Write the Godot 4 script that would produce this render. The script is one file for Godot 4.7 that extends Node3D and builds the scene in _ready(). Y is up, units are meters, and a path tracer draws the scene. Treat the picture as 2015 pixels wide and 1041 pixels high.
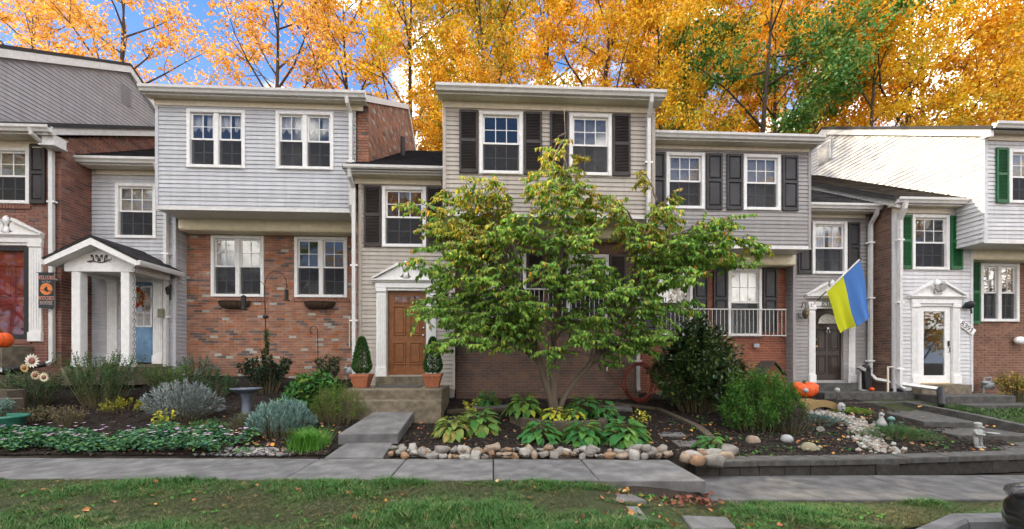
extends Node3D
# A row of brick and clapboard townhouses in October. Metres, y up; "d" is the distance from the camera's line towards the houses (d = -z).

var M := {}
var T := {}
var box_cache := {}
var pane_count := 0
var rng := RandomNumberGenerator.new()
var wob := FastNoiseLite.new()


class Fr:
	# a wall plane: u runs along it, v is height, n points outwards
	var o: Vector3
	var u: Vector3
	var n: Vector3

	func _init(oo: Vector3, uu: Vector3, nn: Vector3) -> void:
		o = oo
		u = uu
		n = nn

	func p(a: float, b: float, c: float) -> Vector3:
		return o + u * a + Vector3(0, b, 0) + n * c


func V(x: float, y: float, d: float) -> Vector3:
	return Vector3(x, y, -d)


func front(d: float) -> Fr:
	return Fr.new(Vector3(0, 0, -d), Vector3(1, 0, 0), Vector3(0, 0, 1))


func side(x: float, facing: float) -> Fr:
	return Fr.new(Vector3(x, 0, 0), Vector3(0, 0, -1), Vector3(facing, 0, 0))


func _ready() -> void:
	rng.seed = 20231
	wob.seed = 7
	wob.frequency = 0.35
	set_camera_sky_sun()
	make_textures()
	make_materials()
	build_ground()
	build_houses()
	build_paving()
	build_trees()
	build_garden()
	build_details()


func set_camera_sky_sun() -> void:
	var cam := Camera3D.new()
	cam.name = "camera"
	cam.projection = Camera3D.PROJECTION_FRUSTUM
	cam.near = 0.1
	cam.far = 900.0
	cam.keep_aspect = Camera3D.KEEP_HEIGHT
	cam.size = 0.1 * 1041.0 / 780.0
	cam.frustum_offset = Vector2(0, 0.1 * 189.5 / 780.0)
	add_child(cam)
	cam.position = Vector3(0, 1.5, 0)
	cam.rotation_degrees = Vector3(0, -2.7, 0)
	cam.current = true
	var env := Environment.new()
	env.background_mode = Environment.BG_SKY
	env.tonemap_mode = Environment.TONE_MAPPER_LINEAR
	env.tonemap_exposure = 5.2
	env.sdfgi_enabled = true
	env.ssao_enabled = true
	env.ssil_enabled = true
	var sky := Sky.new()
	var pano := PanoramaSkyMaterial.new()
	pano.panorama = ImageTexture.create_from_image(sky_image())
	pano.energy_multiplier = 1.0
	sky.sky_material = pano
	env.sky = sky
	env.sky_rotation = Vector3(0, 1.05, 0)
	env.background_energy_multiplier = 0.72
	var we := WorldEnvironment.new()
	we.name = "world_environment"
	we.environment = env
	add_child(we)
	var sun := DirectionalLight3D.new()
	sun.name = "sun"
	sun.light_color = Color(1.0, 0.93, 0.8)
	sun.light_energy = 0.72
	sun.light_angular_distance = 0.5
	sun.shadow_enabled = true
	add_child(sun)
	sun.look_at_from_position(Vector3(-30, 18, -9), Vector3.ZERO)


func sky_image() -> Image:
	# clear October blue, paler towards the horizon, with scattered white cumulus all round
	var w := 768
	var h := 384
	var im := Image.create(w, h, false, Image.FORMAT_RGBF)
	var cl := FastNoiseLite.new()
	cl.seed = 2
	cl.frequency = 1.5
	cl.fractal_octaves = 5
	for y in h:
		var up := (0.5 - (y + 0.5) / h) * PI
		var sy := sin(up)
		for x in w:
			var a := (x + 0.5) / w * TAU
			var k := pow(1.0 - maxf(sy, 0.0), 3.2)
			var c := Color(0.028, 0.095, 0.265).lerp(Color(0.42, 0.50, 0.64), k)
			if sy > -0.02:
				var e := Vector3(cos(a) * cos(up), maxf(sy, 0.0) * 1.7, sin(a) * cos(up))
				var q := cl.get_noise_3dv(e * 1.6) * 0.5 + 0.5
				var m := smoothstep(0.49, 0.62, q)
				var bright := 2.35 + 0.5 * cl.get_noise_3dv(e * 4.0 + Vector3(9, 3, 1))
				c = c.lerp(Color(bright, bright * 0.965, bright * 0.89), m)
			im.set_pixel(x, y, c)
	return im


# ---------------------------------------------------------------- shapes
func newst() -> SurfaceTool:
	var s := SurfaceTool.new()
	s.begin(Mesh.PRIMITIVE_TRIANGLES)
	return s


func tri(s: SurfaceTool, a: Vector3, b: Vector3, c: Vector3) -> void:
	s.add_vertex(a)
	s.add_vertex(b)
	s.add_vertex(c)


func quad(s: SurfaceTool, a: Vector3, b: Vector3, c: Vector3, d: Vector3) -> void:
	tri(s, a, b, c)
	tri(s, a, c, d)


func hexa(s: SurfaceTool, b: Array) -> void:
	# b[0..3] one end, b[4..7] the other end in the same order
	quad(s, b[0], b[1], b[2], b[3])
	quad(s, b[7], b[6], b[5], b[4])
	for i in 4:
		var j := (i + 1) % 4
		quad(s, b[j], b[i], b[i + 4], b[j + 4])


func fbox(s: SurfaceTool, f: Fr, u0: float, u1: float, v0: float, v1: float, n0: float, n1: float) -> void:
	hexa(s, [f.p(u0, v0, n1), f.p(u0, v1, n1), f.p(u1, v1, n1), f.p(u1, v0, n1), f.p(u0, v0, n0), f.p(u0, v1, n0), f.p(u1, v1, n0), f.p(u1, v0, n0)])


func cbox(s: SurfaceTool, f: Fr, u0: float, u1: float, v0: float, v1: float, n0: float, n1: float, c := 0.01) -> void:
	# a box whose front edges are chamfered
	var o := [f.p(u0, v0, n1 - c), f.p(u0, v1, n1 - c), f.p(u1, v1, n1 - c), f.p(u1, v0, n1 - c)]
	var i := [f.p(u0 + c, v0 + c, n1), f.p(u0 + c, v1 - c, n1), f.p(u1 - c, v1 - c, n1), f.p(u1 - c, v0 + c, n1)]
	var b := [f.p(u0, v0, n0), f.p(u0, v1, n0), f.p(u1, v1, n0), f.p(u1, v0, n0)]
	quad(s, i[0], i[1], i[2], i[3])
	for k in 4:
		var j := (k + 1) % 4
		quad(s, i[j], i[k], o[k], o[j])
		quad(s, o[j], o[k], b[k], b[j])


func box3(s: SurfaceTool, a: Vector3, b: Vector3) -> void:
	fbox(s, Fr.new(Vector3.ZERO, Vector3(1, 0, 0), Vector3(0, 0, 1)), a.x, b.x, a.y, b.y, a.z, b.z)


func obox(s: SurfaceTool, c: Vector3, bs: Basis, h: Vector3) -> void:
	# a box with half sizes h turned by bs
	var q := []
	for z in [1.0, -1.0]:
		for e in [[-1.0, -1.0], [-1.0, 1.0], [1.0, 1.0], [1.0, -1.0]]:
			q.append(c + bs * Vector3(e[0] * h.x, e[1] * h.y, z * h.z))
	hexa(s, q)


func bar(s: SurfaceTool, a: Vector3, b: Vector3, r: float, sides := 5) -> void:
	tube(s, [a, b], [r, r], sides)


func tube(s: SurfaceTool, pts: Array, rad: Array, sides := 6, caps := true) -> void:
	var rings := []
	var prev := Vector3.ZERO
	for i in pts.size():
		var a: Vector3 = pts[maxi(i - 1, 0)]
		var b: Vector3 = pts[mini(i + 1, pts.size() - 1)]
		var t := (b - a).normalized()
		var x := prev - t * prev.dot(t)
		if x.length() < 0.01:
			x = t.cross(Vector3.UP if absf(t.y) < 0.9 else Vector3.RIGHT)
		x = x.normalized()
		prev = x
		var y := t.cross(x)
		var ring := []
		for k in sides:
			var an := TAU * (k + 0.5) / sides
			ring.append(pts[i] + (x * cos(an) + y * sin(an)) * rad[mini(i, rad.size() - 1)])
		rings.append(ring)
	for i in rings.size() - 1:
		for k in sides:
			var j := (k + 1) % sides
			quad(s, rings[i][k], rings[i + 1][k], rings[i + 1][j], rings[i][j])
	if caps:
		for k in range(1, sides - 1):
			tri(s, rings[0][0], rings[0][k], rings[0][k + 1])
			tri(s, rings[-1][0], rings[-1][k + 1], rings[-1][k])


func lathe(s: SurfaceTool, c: Vector3, prof: Array, sides := 12, sx := 1.0, sz := 1.0, up := Basis.IDENTITY) -> void:
	for i in prof.size() - 1:
		for k in sides:
			var a := TAU * k / sides
			var b := TAU * (k + 1) / sides
			var p: Vector2 = prof[i]
			var q: Vector2 = prof[i + 1]
			quad(s, c + up * Vector3(cos(a) * p.x * sx, p.y, sin(a) * p.x * sz), c + up * Vector3(cos(a) * q.x * sx, q.y, sin(a) * q.x * sz), c + up * Vector3(cos(b) * q.x * sx, q.y, sin(b) * q.x * sz), c + up * Vector3(cos(b) * p.x * sx, p.y, sin(b) * p.x * sz))


func ball(s: SurfaceTool, c: Vector3, r: Vector3, sides := 10) -> void:
	var prof := []
	for i in 9:
		var a := -PI / 2 + PI * i / 8.0
		prof.append(Vector2(cos(a) * r.x, sin(a) * r.y))
	lathe(s, c, prof, sides, 1.0, r.z / r.x)


func ext(s: SurfaceTool, f: Fr, poly: PackedVector2Array, n0: float, n1: float) -> void:
	var ix := Geometry2D.triangulate_polygon(poly)
	for i in range(0, ix.size(), 3):
		var a := poly[ix[i]]
		var b := poly[ix[i + 1]]
		var c := poly[ix[i + 2]]
		tri(s, f.p(a.x, a.y, n1), f.p(b.x, b.y, n1), f.p(c.x, c.y, n1))
		tri(s, f.p(a.x, a.y, n0), f.p(c.x, c.y, n0), f.p(b.x, b.y, n0))
	for i in poly.size():
		var a := poly[i]
		var b := poly[(i + 1) % poly.size()]
		quad(s, f.p(a.x, a.y, n0), f.p(a.x, a.y, n1), f.p(b.x, b.y, n1), f.p(b.x, b.y, n0))


func sweep_u(s: SurfaceTool, f: Fr, u0: float, u1: float, prof: Array) -> void:
	# a closed profile of (n, v) points drawn out along u
	var poly := PackedVector2Array(prof)
	for i in poly.size():
		var a := poly[i]
		var b := poly[(i + 1) % poly.size()]
		quad(s, f.p(u0, a.y, a.x), f.p(u0, b.y, b.x), f.p(u1, b.y, b.x), f.p(u1, a.y, a.x))
	var ix := Geometry2D.triangulate_polygon(poly)
	for i in range(0, ix.size(), 3):
		for u in [u0, u1]:
			tri(s, f.p(u, poly[ix[i]].y, poly[ix[i]].x), f.p(u, poly[ix[i + 1]].y, poly[ix[i + 1]].x), f.p(u, poly[ix[i + 2]].y, poly[ix[i + 2]].x))


func lumpy(r: Vector3, sd: int, rough := 0.18, rings := 5, segs := 8) -> ArrayMesh:
	# an irregular stone: a sphere pushed in and out
	var nz := FastNoiseLite.new()
	nz.seed = sd
	nz.frequency = 0.9
	var s := newst()
	var g := []
	for i in rings + 1:
		var row := []
		var a := -PI / 2 + PI * i / rings
		for k in segs:
			var b := TAU * k / segs
			var e := Vector3(cos(a) * cos(b), sin(a), cos(a) * sin(b))
			var sq := 1.0 + rough * 2.4 * nz.get_noise_3dv(e * 1.3)
			e = Vector3(signf(e.x) * pow(absf(e.x), 0.62), signf(e.y) * pow(absf(e.y), 0.62), signf(e.z) * pow(absf(e.z), 0.62))
			row.append(Vector3(e.x * r.x, e.y * r.y, e.z * r.z) * sq)
		g.append(row)
	for i in rings:
		for k in segs:
			quad(s, g[i][k], g[i + 1][k], g[i + 1][(k + 1) % segs], g[i][(k + 1) % segs])
	s.generate_normals()
	return s.commit()


# ---------------------------------------------------------------- nodes
func free_name(parent: Node, called: String) -> String:
	var key := "n_" + called
	var n: int = parent.get_meta(key, 0)
	parent.set_meta(key, n + 1)
	return called if n == 0 else "%s_%03d" % [called, n]


func obj(called: String, shape: Variant, m: Material, parent: Node = null, smooth := false) -> MeshInstance3D:
	var o := MeshInstance3D.new()
	if shape is SurfaceTool:
		if smooth:
			shape.generate_normals()
		o.mesh = shape.commit()
	else:
		o.mesh = shape
	o.material_override = m
	var to: Node = parent if parent else self
	o.name = free_name(to, called)
	to.add_child(o, true)
	o.global_transform = Transform3D.IDENTITY
	return o


func at(called: String, mesh: Mesh, m: Material, parent: Node, t: Transform3D) -> MeshInstance3D:
	var o := obj(called, mesh, m, parent)
	o.global_transform = t
	return o


func tag(o: Node, label: String, category: String, group := "") -> Node:
	o.set_meta("label", label)
	o.set_meta("category", category)
	if group:
		o.set_meta("group", group)
	return o


func thing(called: String, label: String, category: String, where := Vector3.ZERO, group := "") -> Node3D:
	var o := Node3D.new()
	o.name = free_name(self, called)
	add_child(o, true)
	o.position = where
	tag(o, label, category, group)
	return o


func structure(o: Node) -> Node:
	o.set_meta("kind", "structure")
	return o


func stuff(o: Node) -> Node:
	o.set_meta("kind", "stuff")
	return o


func copy(o: Node3D, called: String, label: String, t: Transform3D) -> Node3D:
	var c: Node3D = o.duplicate()
	c.name = free_name(self, called)
	add_child(c, true)
	c.transform = t
	c.set_meta("label", label)
	return c


func many(called: String, mesh: Mesh, m: Material, parent: Node, ts: Array, cols: Array) -> MultiMeshInstance3D:
	var mm := MultiMesh.new()
	mm.transform_format = MultiMesh.TRANSFORM_3D
	mm.use_colors = true
	mm.mesh = mesh
	mm.instance_count = ts.size()
	var b := PackedFloat32Array()
	b.resize(ts.size() * 16)
	for i in ts.size():
		var t: Transform3D = ts[i]
		var k := i * 16
		for r in 3:
			b[k + r * 4] = t.basis.x[r]
			b[k + r * 4 + 1] = t.basis.y[r]
			b[k + r * 4 + 2] = t.basis.z[r]
			b[k + r * 4 + 3] = t.origin[r]
		var c: Color = cols[i % cols.size()]
		b[k + 12] = c.r
		b[k + 13] = c.g
		b[k + 14] = c.b
		b[k + 15] = 1.0
	mm.buffer = b
	var o := MultiMeshInstance3D.new()
	o.multimesh = mm
	o.material_override = m
	var to: Node = parent if parent else self
	o.name = free_name(to, called)
	to.add_child(o, true)
	o.global_transform = Transform3D.IDENTITY
	stuff(o)
	return o


# ---------------------------------------------------------------- materials
func noise_tex(key: String, freq: float, oct: int, lo: float, hi := 1.0, kind := FastNoiseLite.TYPE_SIMPLEX_SMOOTH, size := 512) -> void:
	var n := FastNoiseLite.new()
	n.seed = key.hash() % 1000
	n.noise_type = kind
	n.frequency = freq
	n.fractal_octaves = oct
	var t := NoiseTexture2D.new()
	t.width = size
	t.height = size
	t.seamless = true
	t.noise = n
	var g := Gradient.new()
	g.set_color(0, Color(lo, lo, lo))
	g.set_color(1, Color(hi, hi, hi))
	t.color_ramp = g
	T[key] = t


func make_textures() -> void:
	noise_tex("fine", 0.06, 4, 0.72)
	noise_tex("soft", 0.012, 5, 0.80)
	noise_tex("faint", 0.015, 5, 0.92)
	noise_tex("stain", 0.006, 5, 0.91)
	noise_tex("patchy", 0.009, 6, 0.74)
	noise_tex("worn", 0.011, 7, 0.66)
	noise_tex("speck", 0.35, 3, 0.62)
	noise_tex("h_fine", 0.10, 4, 0.0)
	noise_tex("h_speck", 0.4, 2, 0.0)
	noise_tex("h_soft", 0.02, 3, 0.0)


func mat(key: String, c: Color, rough := 0.8, o := {}) -> StandardMaterial3D:
	# c is a linear base colour
	var m := StandardMaterial3D.new()
	m.resource_name = key
	var sc := c.linear_to_srgb()
	sc.a = c.a
	m.albedo_color = sc
	m.roughness = rough
	m.metallic_specular = o.get("spec", 0.4)
	m.metallic = o.get("metal", 0.0)
	m.cull_mode = BaseMaterial3D.CULL_DISABLED
	if o.has("tex"):
		m.albedo_texture = T[o.tex]
	if o.has("bump"):
		m.heightmap_enabled = true
		m.heightmap_texture = T[o.bump]
		m.heightmap_scale = o.get("bs", 0.3)
	if o.has("tex") or o.has("bump"):
		m.uv1_triplanar = true
		m.uv1_world_triplanar = o.get("world", true)
		var k: Variant = o.get("sc", 1.0)
		m.uv1_scale = k if k is Vector3 else Vector3.ONE * float(k)
	if o.has("det"):
		m.detail_enabled = true
		m.detail_blend_mode = BaseMaterial3D.BLEND_MODE_MUL
		m.detail_albedo = T[o.det]
		m.detail_uv_layer = BaseMaterial3D.DETAIL_UV_2
		m.uv2_triplanar = true
		m.uv2_world_triplanar = true
		var k2: Variant = o.get("dsc", 0.2)
		m.uv2_scale = k2 if k2 is Vector3 else Vector3.ONE * float(k2)
	if o.get("vc", false):
		m.vertex_color_use_as_albedo = true
	if o.has("back"):
		m.backlight_enabled = true
		m.backlight = (o.back as Color).linear_to_srgb()
	if o.has("coat"):
		m.clearcoat_enabled = true
		m.clearcoat = o.coat
		m.clearcoat_roughness = 0.08
	if c.a < 1.0:
		m.transparency = BaseMaterial3D.TRANSPARENCY_ALPHA
	M[key] = m
	return m


func make_materials() -> void:
	var paint := {"tex": "soft", "sc": 0.7, "bump": "h_fine", "bs": 0.05, "det": "patchy", "dsc": 0.35}
	mat("trim", Color(0.74, 0.735, 0.72), 0.45, {"tex": "faint", "sc": 0.9})
	mat("gutter", Color(0.68, 0.67, 0.65), 0.4, {"tex": "faint", "sc": 0.5, "det": "faint", "dsc": Vector3(2, 1, 2)})
	mat("soffit", Color(0.66, 0.60, 0.49), 0.6, {"tex": "faint", "sc": 0.8})
	mat("cream", Color(0.76, 0.68, 0.49), 0.55, {"tex": "faint", "sc": 0.6})
	for k in [["b", Color(0.50, 0.51, 0.535)], ["c", Color(0.43, 0.387, 0.337)], ["d", Color(0.30, 0.285, 0.28)], ["e", Color(0.60, 0.60, 0.61)], ["a", Color(0.33, 0.32, 0.335)]]:
		for i in 3:
			var f := 0.94 + 0.06 * i
			mat("siding_%s%d" % [k[0], i], Color(k[1].r * f, k[1].g * f, k[1].b * f), 0.55, {"tex": "faint", "sc": Vector3(0.4, 1.6, 0.4), "bump": "h_fine", "bs": 0.04, "det": "stain", "dsc": Vector3(1.5, 0.2, 1.5)})
	mat("wall_core", Color(0.30, 0.28, 0.26), 0.9)
	mat("mortar", Color(0.50, 0.43, 0.35), 0.95, {"tex": "fine", "sc": 2.0})
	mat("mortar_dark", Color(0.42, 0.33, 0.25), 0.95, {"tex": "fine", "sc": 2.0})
	var brick := {"tex": "fine", "sc": 5.0, "bump": "h_fine", "bs": 0.12, "det": "soft", "dsc": 0.5}
	var tones := {
		"b": [Color(0.513, 0.242, 0.152), Color(0.560, 0.285, 0.188), Color(0.443, 0.218, 0.152), Color(0.537, 0.321, 0.230), Color(0.560, 0.206, 0.097), Color(0.198, 0.164, 0.157), Color(0.620, 0.620, 0.544), Color(0.362, 0.194, 0.145)],
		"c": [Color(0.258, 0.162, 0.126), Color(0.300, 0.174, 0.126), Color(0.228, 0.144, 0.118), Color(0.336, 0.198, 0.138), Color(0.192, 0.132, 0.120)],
		"d": [Color(0.40, 0.135, 0.075), Color(0.36, 0.12, 0.07), Color(0.43, 0.15, 0.085), Color(0.33, 0.115, 0.07)],
		"a": [Color(0.36, 0.165, 0.125), Color(0.32, 0.15, 0.12), Color(0.40, 0.19, 0.135), Color(0.21, 0.13, 0.12), Color(0.35, 0.20, 0.16)],
		"e": [Color(0.36, 0.185, 0.12), Color(0.32, 0.16, 0.105), Color(0.40, 0.21, 0.14), Color(0.29, 0.15, 0.10)],
	}
	for k in tones:
		M["tones_" + k] = tones[k]
		for i in tones[k].size():
			mat("brick_%s%d" % [k, i], tones[k][i], 0.88, brick)
	var mixed := brick.duplicate()
	mixed["vc"] = true
	mat("brick_mixed", Color.WHITE, 0.88, mixed)
	mat("shutter_c", Color(0.060, 0.048, 0.044), 0.5, paint)
	mat("shutter_d", Color(0.050, 0.049, 0.054), 0.5, paint)
	mat("shutter_e", Color(0.012, 0.16, 0.045), 0.45, paint)
	mat("shutter_a", Color(0.060, 0.055, 0.060), 0.5, paint)
	mat("glass", Color(0.02, 0.025, 0.03, 0.12), 0.02, {"spec": 0.9})
	mat("glass_dull", Color(0.02, 0.02, 0.02, 0.06), 0.03, {"spec": 0.42})
	mat("rail", Color(0.50, 0.49, 0.47), 0.5, {"tex": "faint"})
	mat("screen", Color(0.035, 0.037, 0.042, 0.5), 0.9)
	mat("blind", Color(0.82, 0.82, 0.81), 0.7)
	mat("curtain", Color(0.78, 0.78, 0.78), 0.9, {"tex": "soft", "sc": Vector3(6, 0.5, 6)})
	mat("room", Color(0.16, 0.15, 0.14), 0.9)
	mat("door_c", Color(0.31, 0.115, 0.034), 0.4, {"tex": "soft", "sc": Vector3(5, 0.6, 5), "det": "soft", "dsc": 0.8})
	mat("door_b", Color(0.24, 0.43, 0.66), 0.45, paint)
	mat("door_a", Color(0.30, 0.02, 0.025), 0.4, paint)
	mat("door_d", Color(0.045, 0.030, 0.024), 0.35, paint)
	mat("door_e", Color(0.70, 0.70, 0.70), 0.4, paint)
	mat("black_metal", Color(0.02, 0.02, 0.022), 0.5)
	mat("iron", Color(0.035, 0.032, 0.03), 0.65, {"tex": "fine", "sc": 4.0})
	mat("brass", Color(0.55, 0.40, 0.15), 0.3, {"metal": 1.0})
	mat("steel", Color(0.55, 0.55, 0.56), 0.35, {"metal": 1.0})
	mat("shingle_dark", Color.WHITE, 0.95, {"tex": "speck", "sc": 3.0, "bump": "h_speck", "bs": 0.15, "vc": true})
	mat("roofing", Color(0.055, 0.053, 0.055), 0.95, {"tex": "speck", "sc": 2.0})
	mat("concrete", Color(0.29, 0.285, 0.285), 0.9, {"tex": "speck", "sc": 2.2, "bump": "h_speck", "bs": 0.12, "det": "worn", "dsc": 0.45})
	mat("concrete_b", Color(0.26, 0.255, 0.26), 0.9, {"tex": "speck", "sc": 2.0, "bump": "h_speck", "bs": 0.12, "det": "worn", "dsc": 0.6})
	mat("concrete_mid", Color(0.20, 0.195, 0.195), 0.92, {"tex": "speck", "sc": 2.0, "bump": "h_speck", "bs": 0.15, "det": "worn", "dsc": 0.6})
	mat("concrete_tan", Color(0.36, 0.30, 0.215), 0.92, {"tex": "speck", "sc": 2.6, "bump": "h_speck", "bs": 0.18, "det": "worn", "dsc": 0.8})
	mat("concrete_old", Color(0.165, 0.16, 0.15), 0.95, {"tex": "speck", "sc": 2.2, "bump": "h_fine", "bs": 0.25, "det": "worn", "dsc": 0.9})
	mat("flagstone", Color(0.24, 0.235, 0.23), 0.9, {"tex": "fine", "sc": 1.5, "bump": "h_fine", "bs": 0.3, "det": "patchy", "dsc": 0.7})
	mat("asphalt", Color(0.055, 0.055, 0.057), 0.92, {"tex": "speck", "sc": 1.6, "bump": "h_speck", "bs": 0.2})
	mat("soil", Color(0.05, 0.038, 0.028), 1.0, {"tex": "fine", "sc": 1.5, "bump": "h_fine", "bs": 1.2, "det": "patchy", "dsc": 0.8})
	mat("turf", Color(0.06, 0.075, 0.025), 1.0, {"tex": "fine", "sc": 2.0, "bump": "h_fine", "bs": 1.0, "det": "patchy", "dsc": 0.5})
	mat("mulch", Color(0.038, 0.028, 0.022), 1.0, {"tex": "fine", "sc": 3.0, "bump": "h_fine", "bs": 1.6, "det": "patchy", "dsc": 0.6})
	mat("chip", Color.WHITE, 0.95, {"vc": true})
	mat("bark", Color(0.10, 0.075, 0.055), 0.95, {"tex": "fine", "sc": Vector3(3, 0.6, 3), "bump": "h_fine", "bs": 1.5})
	mat("bark_pale", Color(0.20, 0.16, 0.12), 0.95, {"tex": "fine", "sc": Vector3(6, 1.5, 6), "bump": "h_fine", "bs": 0.6})
	mat("stem", Color(0.10, 0.085, 0.045), 0.9)
	mat("leaf", Color.WHITE, 0.8, {"vc": true, "back": Color(0.30, 0.38, 0.06), "spec": 0.15})
	mat("leaf_turned_sunlit", Color.WHITE, 0.6, {"vc": true, "back": Color(0.80, 0.62, 0.14), "spec": 0.25})  # turned dogwood leaves, glow raised to stand in for sun on the crown
	mat("leaf_gloss", Color.WHITE, 0.28, {"vc": true, "back": Color(0.05, 0.08, 0.02), "spec": 0.5})
	mat("leaf_grey", Color.WHITE, 0.8, {"vc": true, "back": Color(0.05, 0.06, 0.05)})
	mat("leaf_gold", Color.WHITE, 0.6, {"vc": true, "back": Color(0.66, 0.44, 0.03), "spec": 0.3})
	mat("leaf_fall_green", Color.WHITE, 0.6, {"vc": true, "back": Color(0.16, 0.30, 0.04), "spec": 0.3})
	mat("dead_leaf", Color.WHITE, 0.85, {"vc": true, "back": Color(0.1, 0.05, 0.01)})
	mat("grass", Color.WHITE, 0.6, {"vc": true, "back": Color(0.08, 0.14, 0.02)})
	mat("terracotta", Color(0.42, 0.15, 0.075), 0.6, {"tex": "soft", "sc": 1.5})
	mat("timber", Color(0.17, 0.14, 0.10), 0.9, {"tex": "fine", "sc": Vector3(1, 5, 1), "bump": "h_fine", "bs": 0.4, "det": "patchy", "dsc": 0.9})
	mat("tan_wood", Color(0.32, 0.22, 0.09), 0.8, {"tex": "fine", "sc": Vector3(1, 5, 1)})
	mat("orange", Color(0.72, 0.10, 0.014), 0.55, {"tex": "soft", "sc": 2.0})
	mat("orange_soft", Color(0.75, 0.22, 0.07), 0.6, {"tex": "soft", "sc": 3.0})
	mat("black_rubber", Color(0.014, 0.014, 0.016), 0.55)
	mat("white_plastic", Color(0.75, 0.75, 0.74), 0.35)
	mat("grey_plastic", Color(0.28, 0.30, 0.31), 0.5)
	mat("hose_red", Color(0.20, 0.035, 0.025), 0.4)
	mat("flag_blue", Color(0.07, 0.19, 0.50), 0.8, {"back": Color(0.04, 0.10, 0.25)})
	mat("flag_yellow", Color(0.58, 0.62, 0.02), 0.8, {"back": Color(0.30, 0.30, 0.01)})
	mat("statue_grey", Color(0.42, 0.43, 0.42), 0.9, {"tex": "fine", "sc": 4.0, "bump": "h_fine", "bs": 0.3})
	mat("birdbath", Color(0.11, 0.135, 0.18), 0.4, {"tex": "soft", "sc": 2.0})
	mat("car_black", Color(0.008, 0.008, 0.010), 0.25, {"coat": 1.0})
	mat("car_trim", Color(0.012, 0.012, 0.013), 0.6)
	mat("lamp_glass", Color(0.02, 0.02, 0.022, 0.55), 0.04, {"spec": 0.4})
	mat("green_pot", Color(0.05, 0.20, 0.15), 0.35)
	mat("stone_grey", Color(0.36, 0.335, 0.30), 0.85, {"tex": "fine", "sc": 6.0, "bump": "h_fine", "bs": 0.2, "det": "patchy", "dsc": 2.0})
	mat("stone_white", Color(0.54, 0.51, 0.46), 0.8, {"tex": "fine", "sc": 6.0, "bump": "h_fine", "bs": 0.2, "det": "patchy", "dsc": 2.0})
	mat("stone_tan", Color(0.44, 0.34, 0.25), 0.85, {"tex": "fine", "sc": 6.0, "bump": "h_fine", "bs": 0.2, "det": "patchy", "dsc": 2.0})
	mat("stone_rust", Color(0.42, 0.26, 0.155), 0.85, {"tex": "fine", "sc": 6.0, "bump": "h_fine", "bs": 0.2, "det": "patchy", "dsc": 2.0})
	mat("wall_dark", Color(0.085, 0.078, 0.07), 0.95, {"tex": "fine", "sc": 3.0, "bump": "h_fine", "bs": 0.6, "det": "patchy", "dsc": 1.5})
	mat("stone_dark", Color(0.14, 0.14, 0.145), 0.85, {"tex": "fine", "sc": 6.0, "bump": "h_fine", "bs": 0.2})
	mat("pebble", Color.WHITE, 0.8, {"vc": true, "tex": "fine", "sc": 8.0})
	mat("painted", Color.WHITE, 0.6, {"vc": true})


# ---------------------------------------------------------------- walls
func span(poly: Array, v: float) -> Vector2:
	# where the level v crosses a convex outline
	var lo := INF
	var hi := -INF
	for i in poly.size():
		var a: Vector2 = poly[i]
		var b: Vector2 = poly[(i + 1) % poly.size()]
		if (a.y <= v) != (b.y <= v):
			var u := a.x + (b.x - a.x) * (v - a.y) / (b.y - a.y)
			lo = minf(lo, u)
			hi = maxf(hi, u)
	return Vector2(lo, hi)


func pieces(seg: Vector2, opens: Array, v: float) -> Array:
	var out := [seg]
	for r: Rect2 in opens:
		if v < r.position.y or v > r.end.y:
			continue
		var nx := []
		for e: Vector2 in out:
			if r.end.x <= e.x or r.position.x >= e.y:
				nx.append(e)
				continue
			if r.position.x > e.x + 0.01:
				nx.append(Vector2(e.x, r.position.x))
			if r.end.x < e.y - 0.01:
				nx.append(Vector2(r.end.x, e.y))
		out = nx
	return out


func rect_poly(u0: float, u1: float, v0: float, v1: float) -> Array:
	return [Vector2(u0, v0), Vector2(u0, v1), Vector2(u1, v1), Vector2(u1, v0)]


func core(parent: Node, called: String, f: Fr, poly: Array, opens: Array, m: Material, n0 := -0.14, n1 := -0.012) -> MeshInstance3D:
	# the wall behind the cladding, with its openings left free
	var us := []
	var vs := []
	for p: Vector2 in poly:
		us.append(p.x)
		vs.append(p.y)
	for r: Rect2 in opens:
		us.append_array([r.position.x, r.end.x])
		vs.append_array([r.position.y, r.end.y])
	us.sort()
	vs.sort()
	var whole := PackedVector2Array(poly)
	var inset := Geometry2D.offset_polygon(whole, -0.016)
	if inset.size() == 1:
		whole = inset[0]
	var s := newst()
	for j in vs.size() - 1:
		if vs[j + 1] - vs[j] < 0.002:
			continue
		var run: Variant = null
		for i in us.size():
			var open := false
			if i < us.size() - 1:
				if us[i + 1] - us[i] < 0.002:
					continue
				var c := Vector2((us[i] + us[i + 1]) / 2, (vs[j] + vs[j + 1]) / 2)
				for r: Rect2 in opens:
					if r.has_point(c):
						open = true
			if run == null and not open and i < us.size() - 1:
				run = us[i]
			if run != null and (open or i == us.size() - 1):
				for part in Geometry2D.intersect_polygons(whole, PackedVector2Array(rect_poly(run, us[i], vs[j], vs[j + 1]))):
					ext(s, f, part, n0, n1)
				run = null
	return obj(called, s, m, parent)


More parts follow.
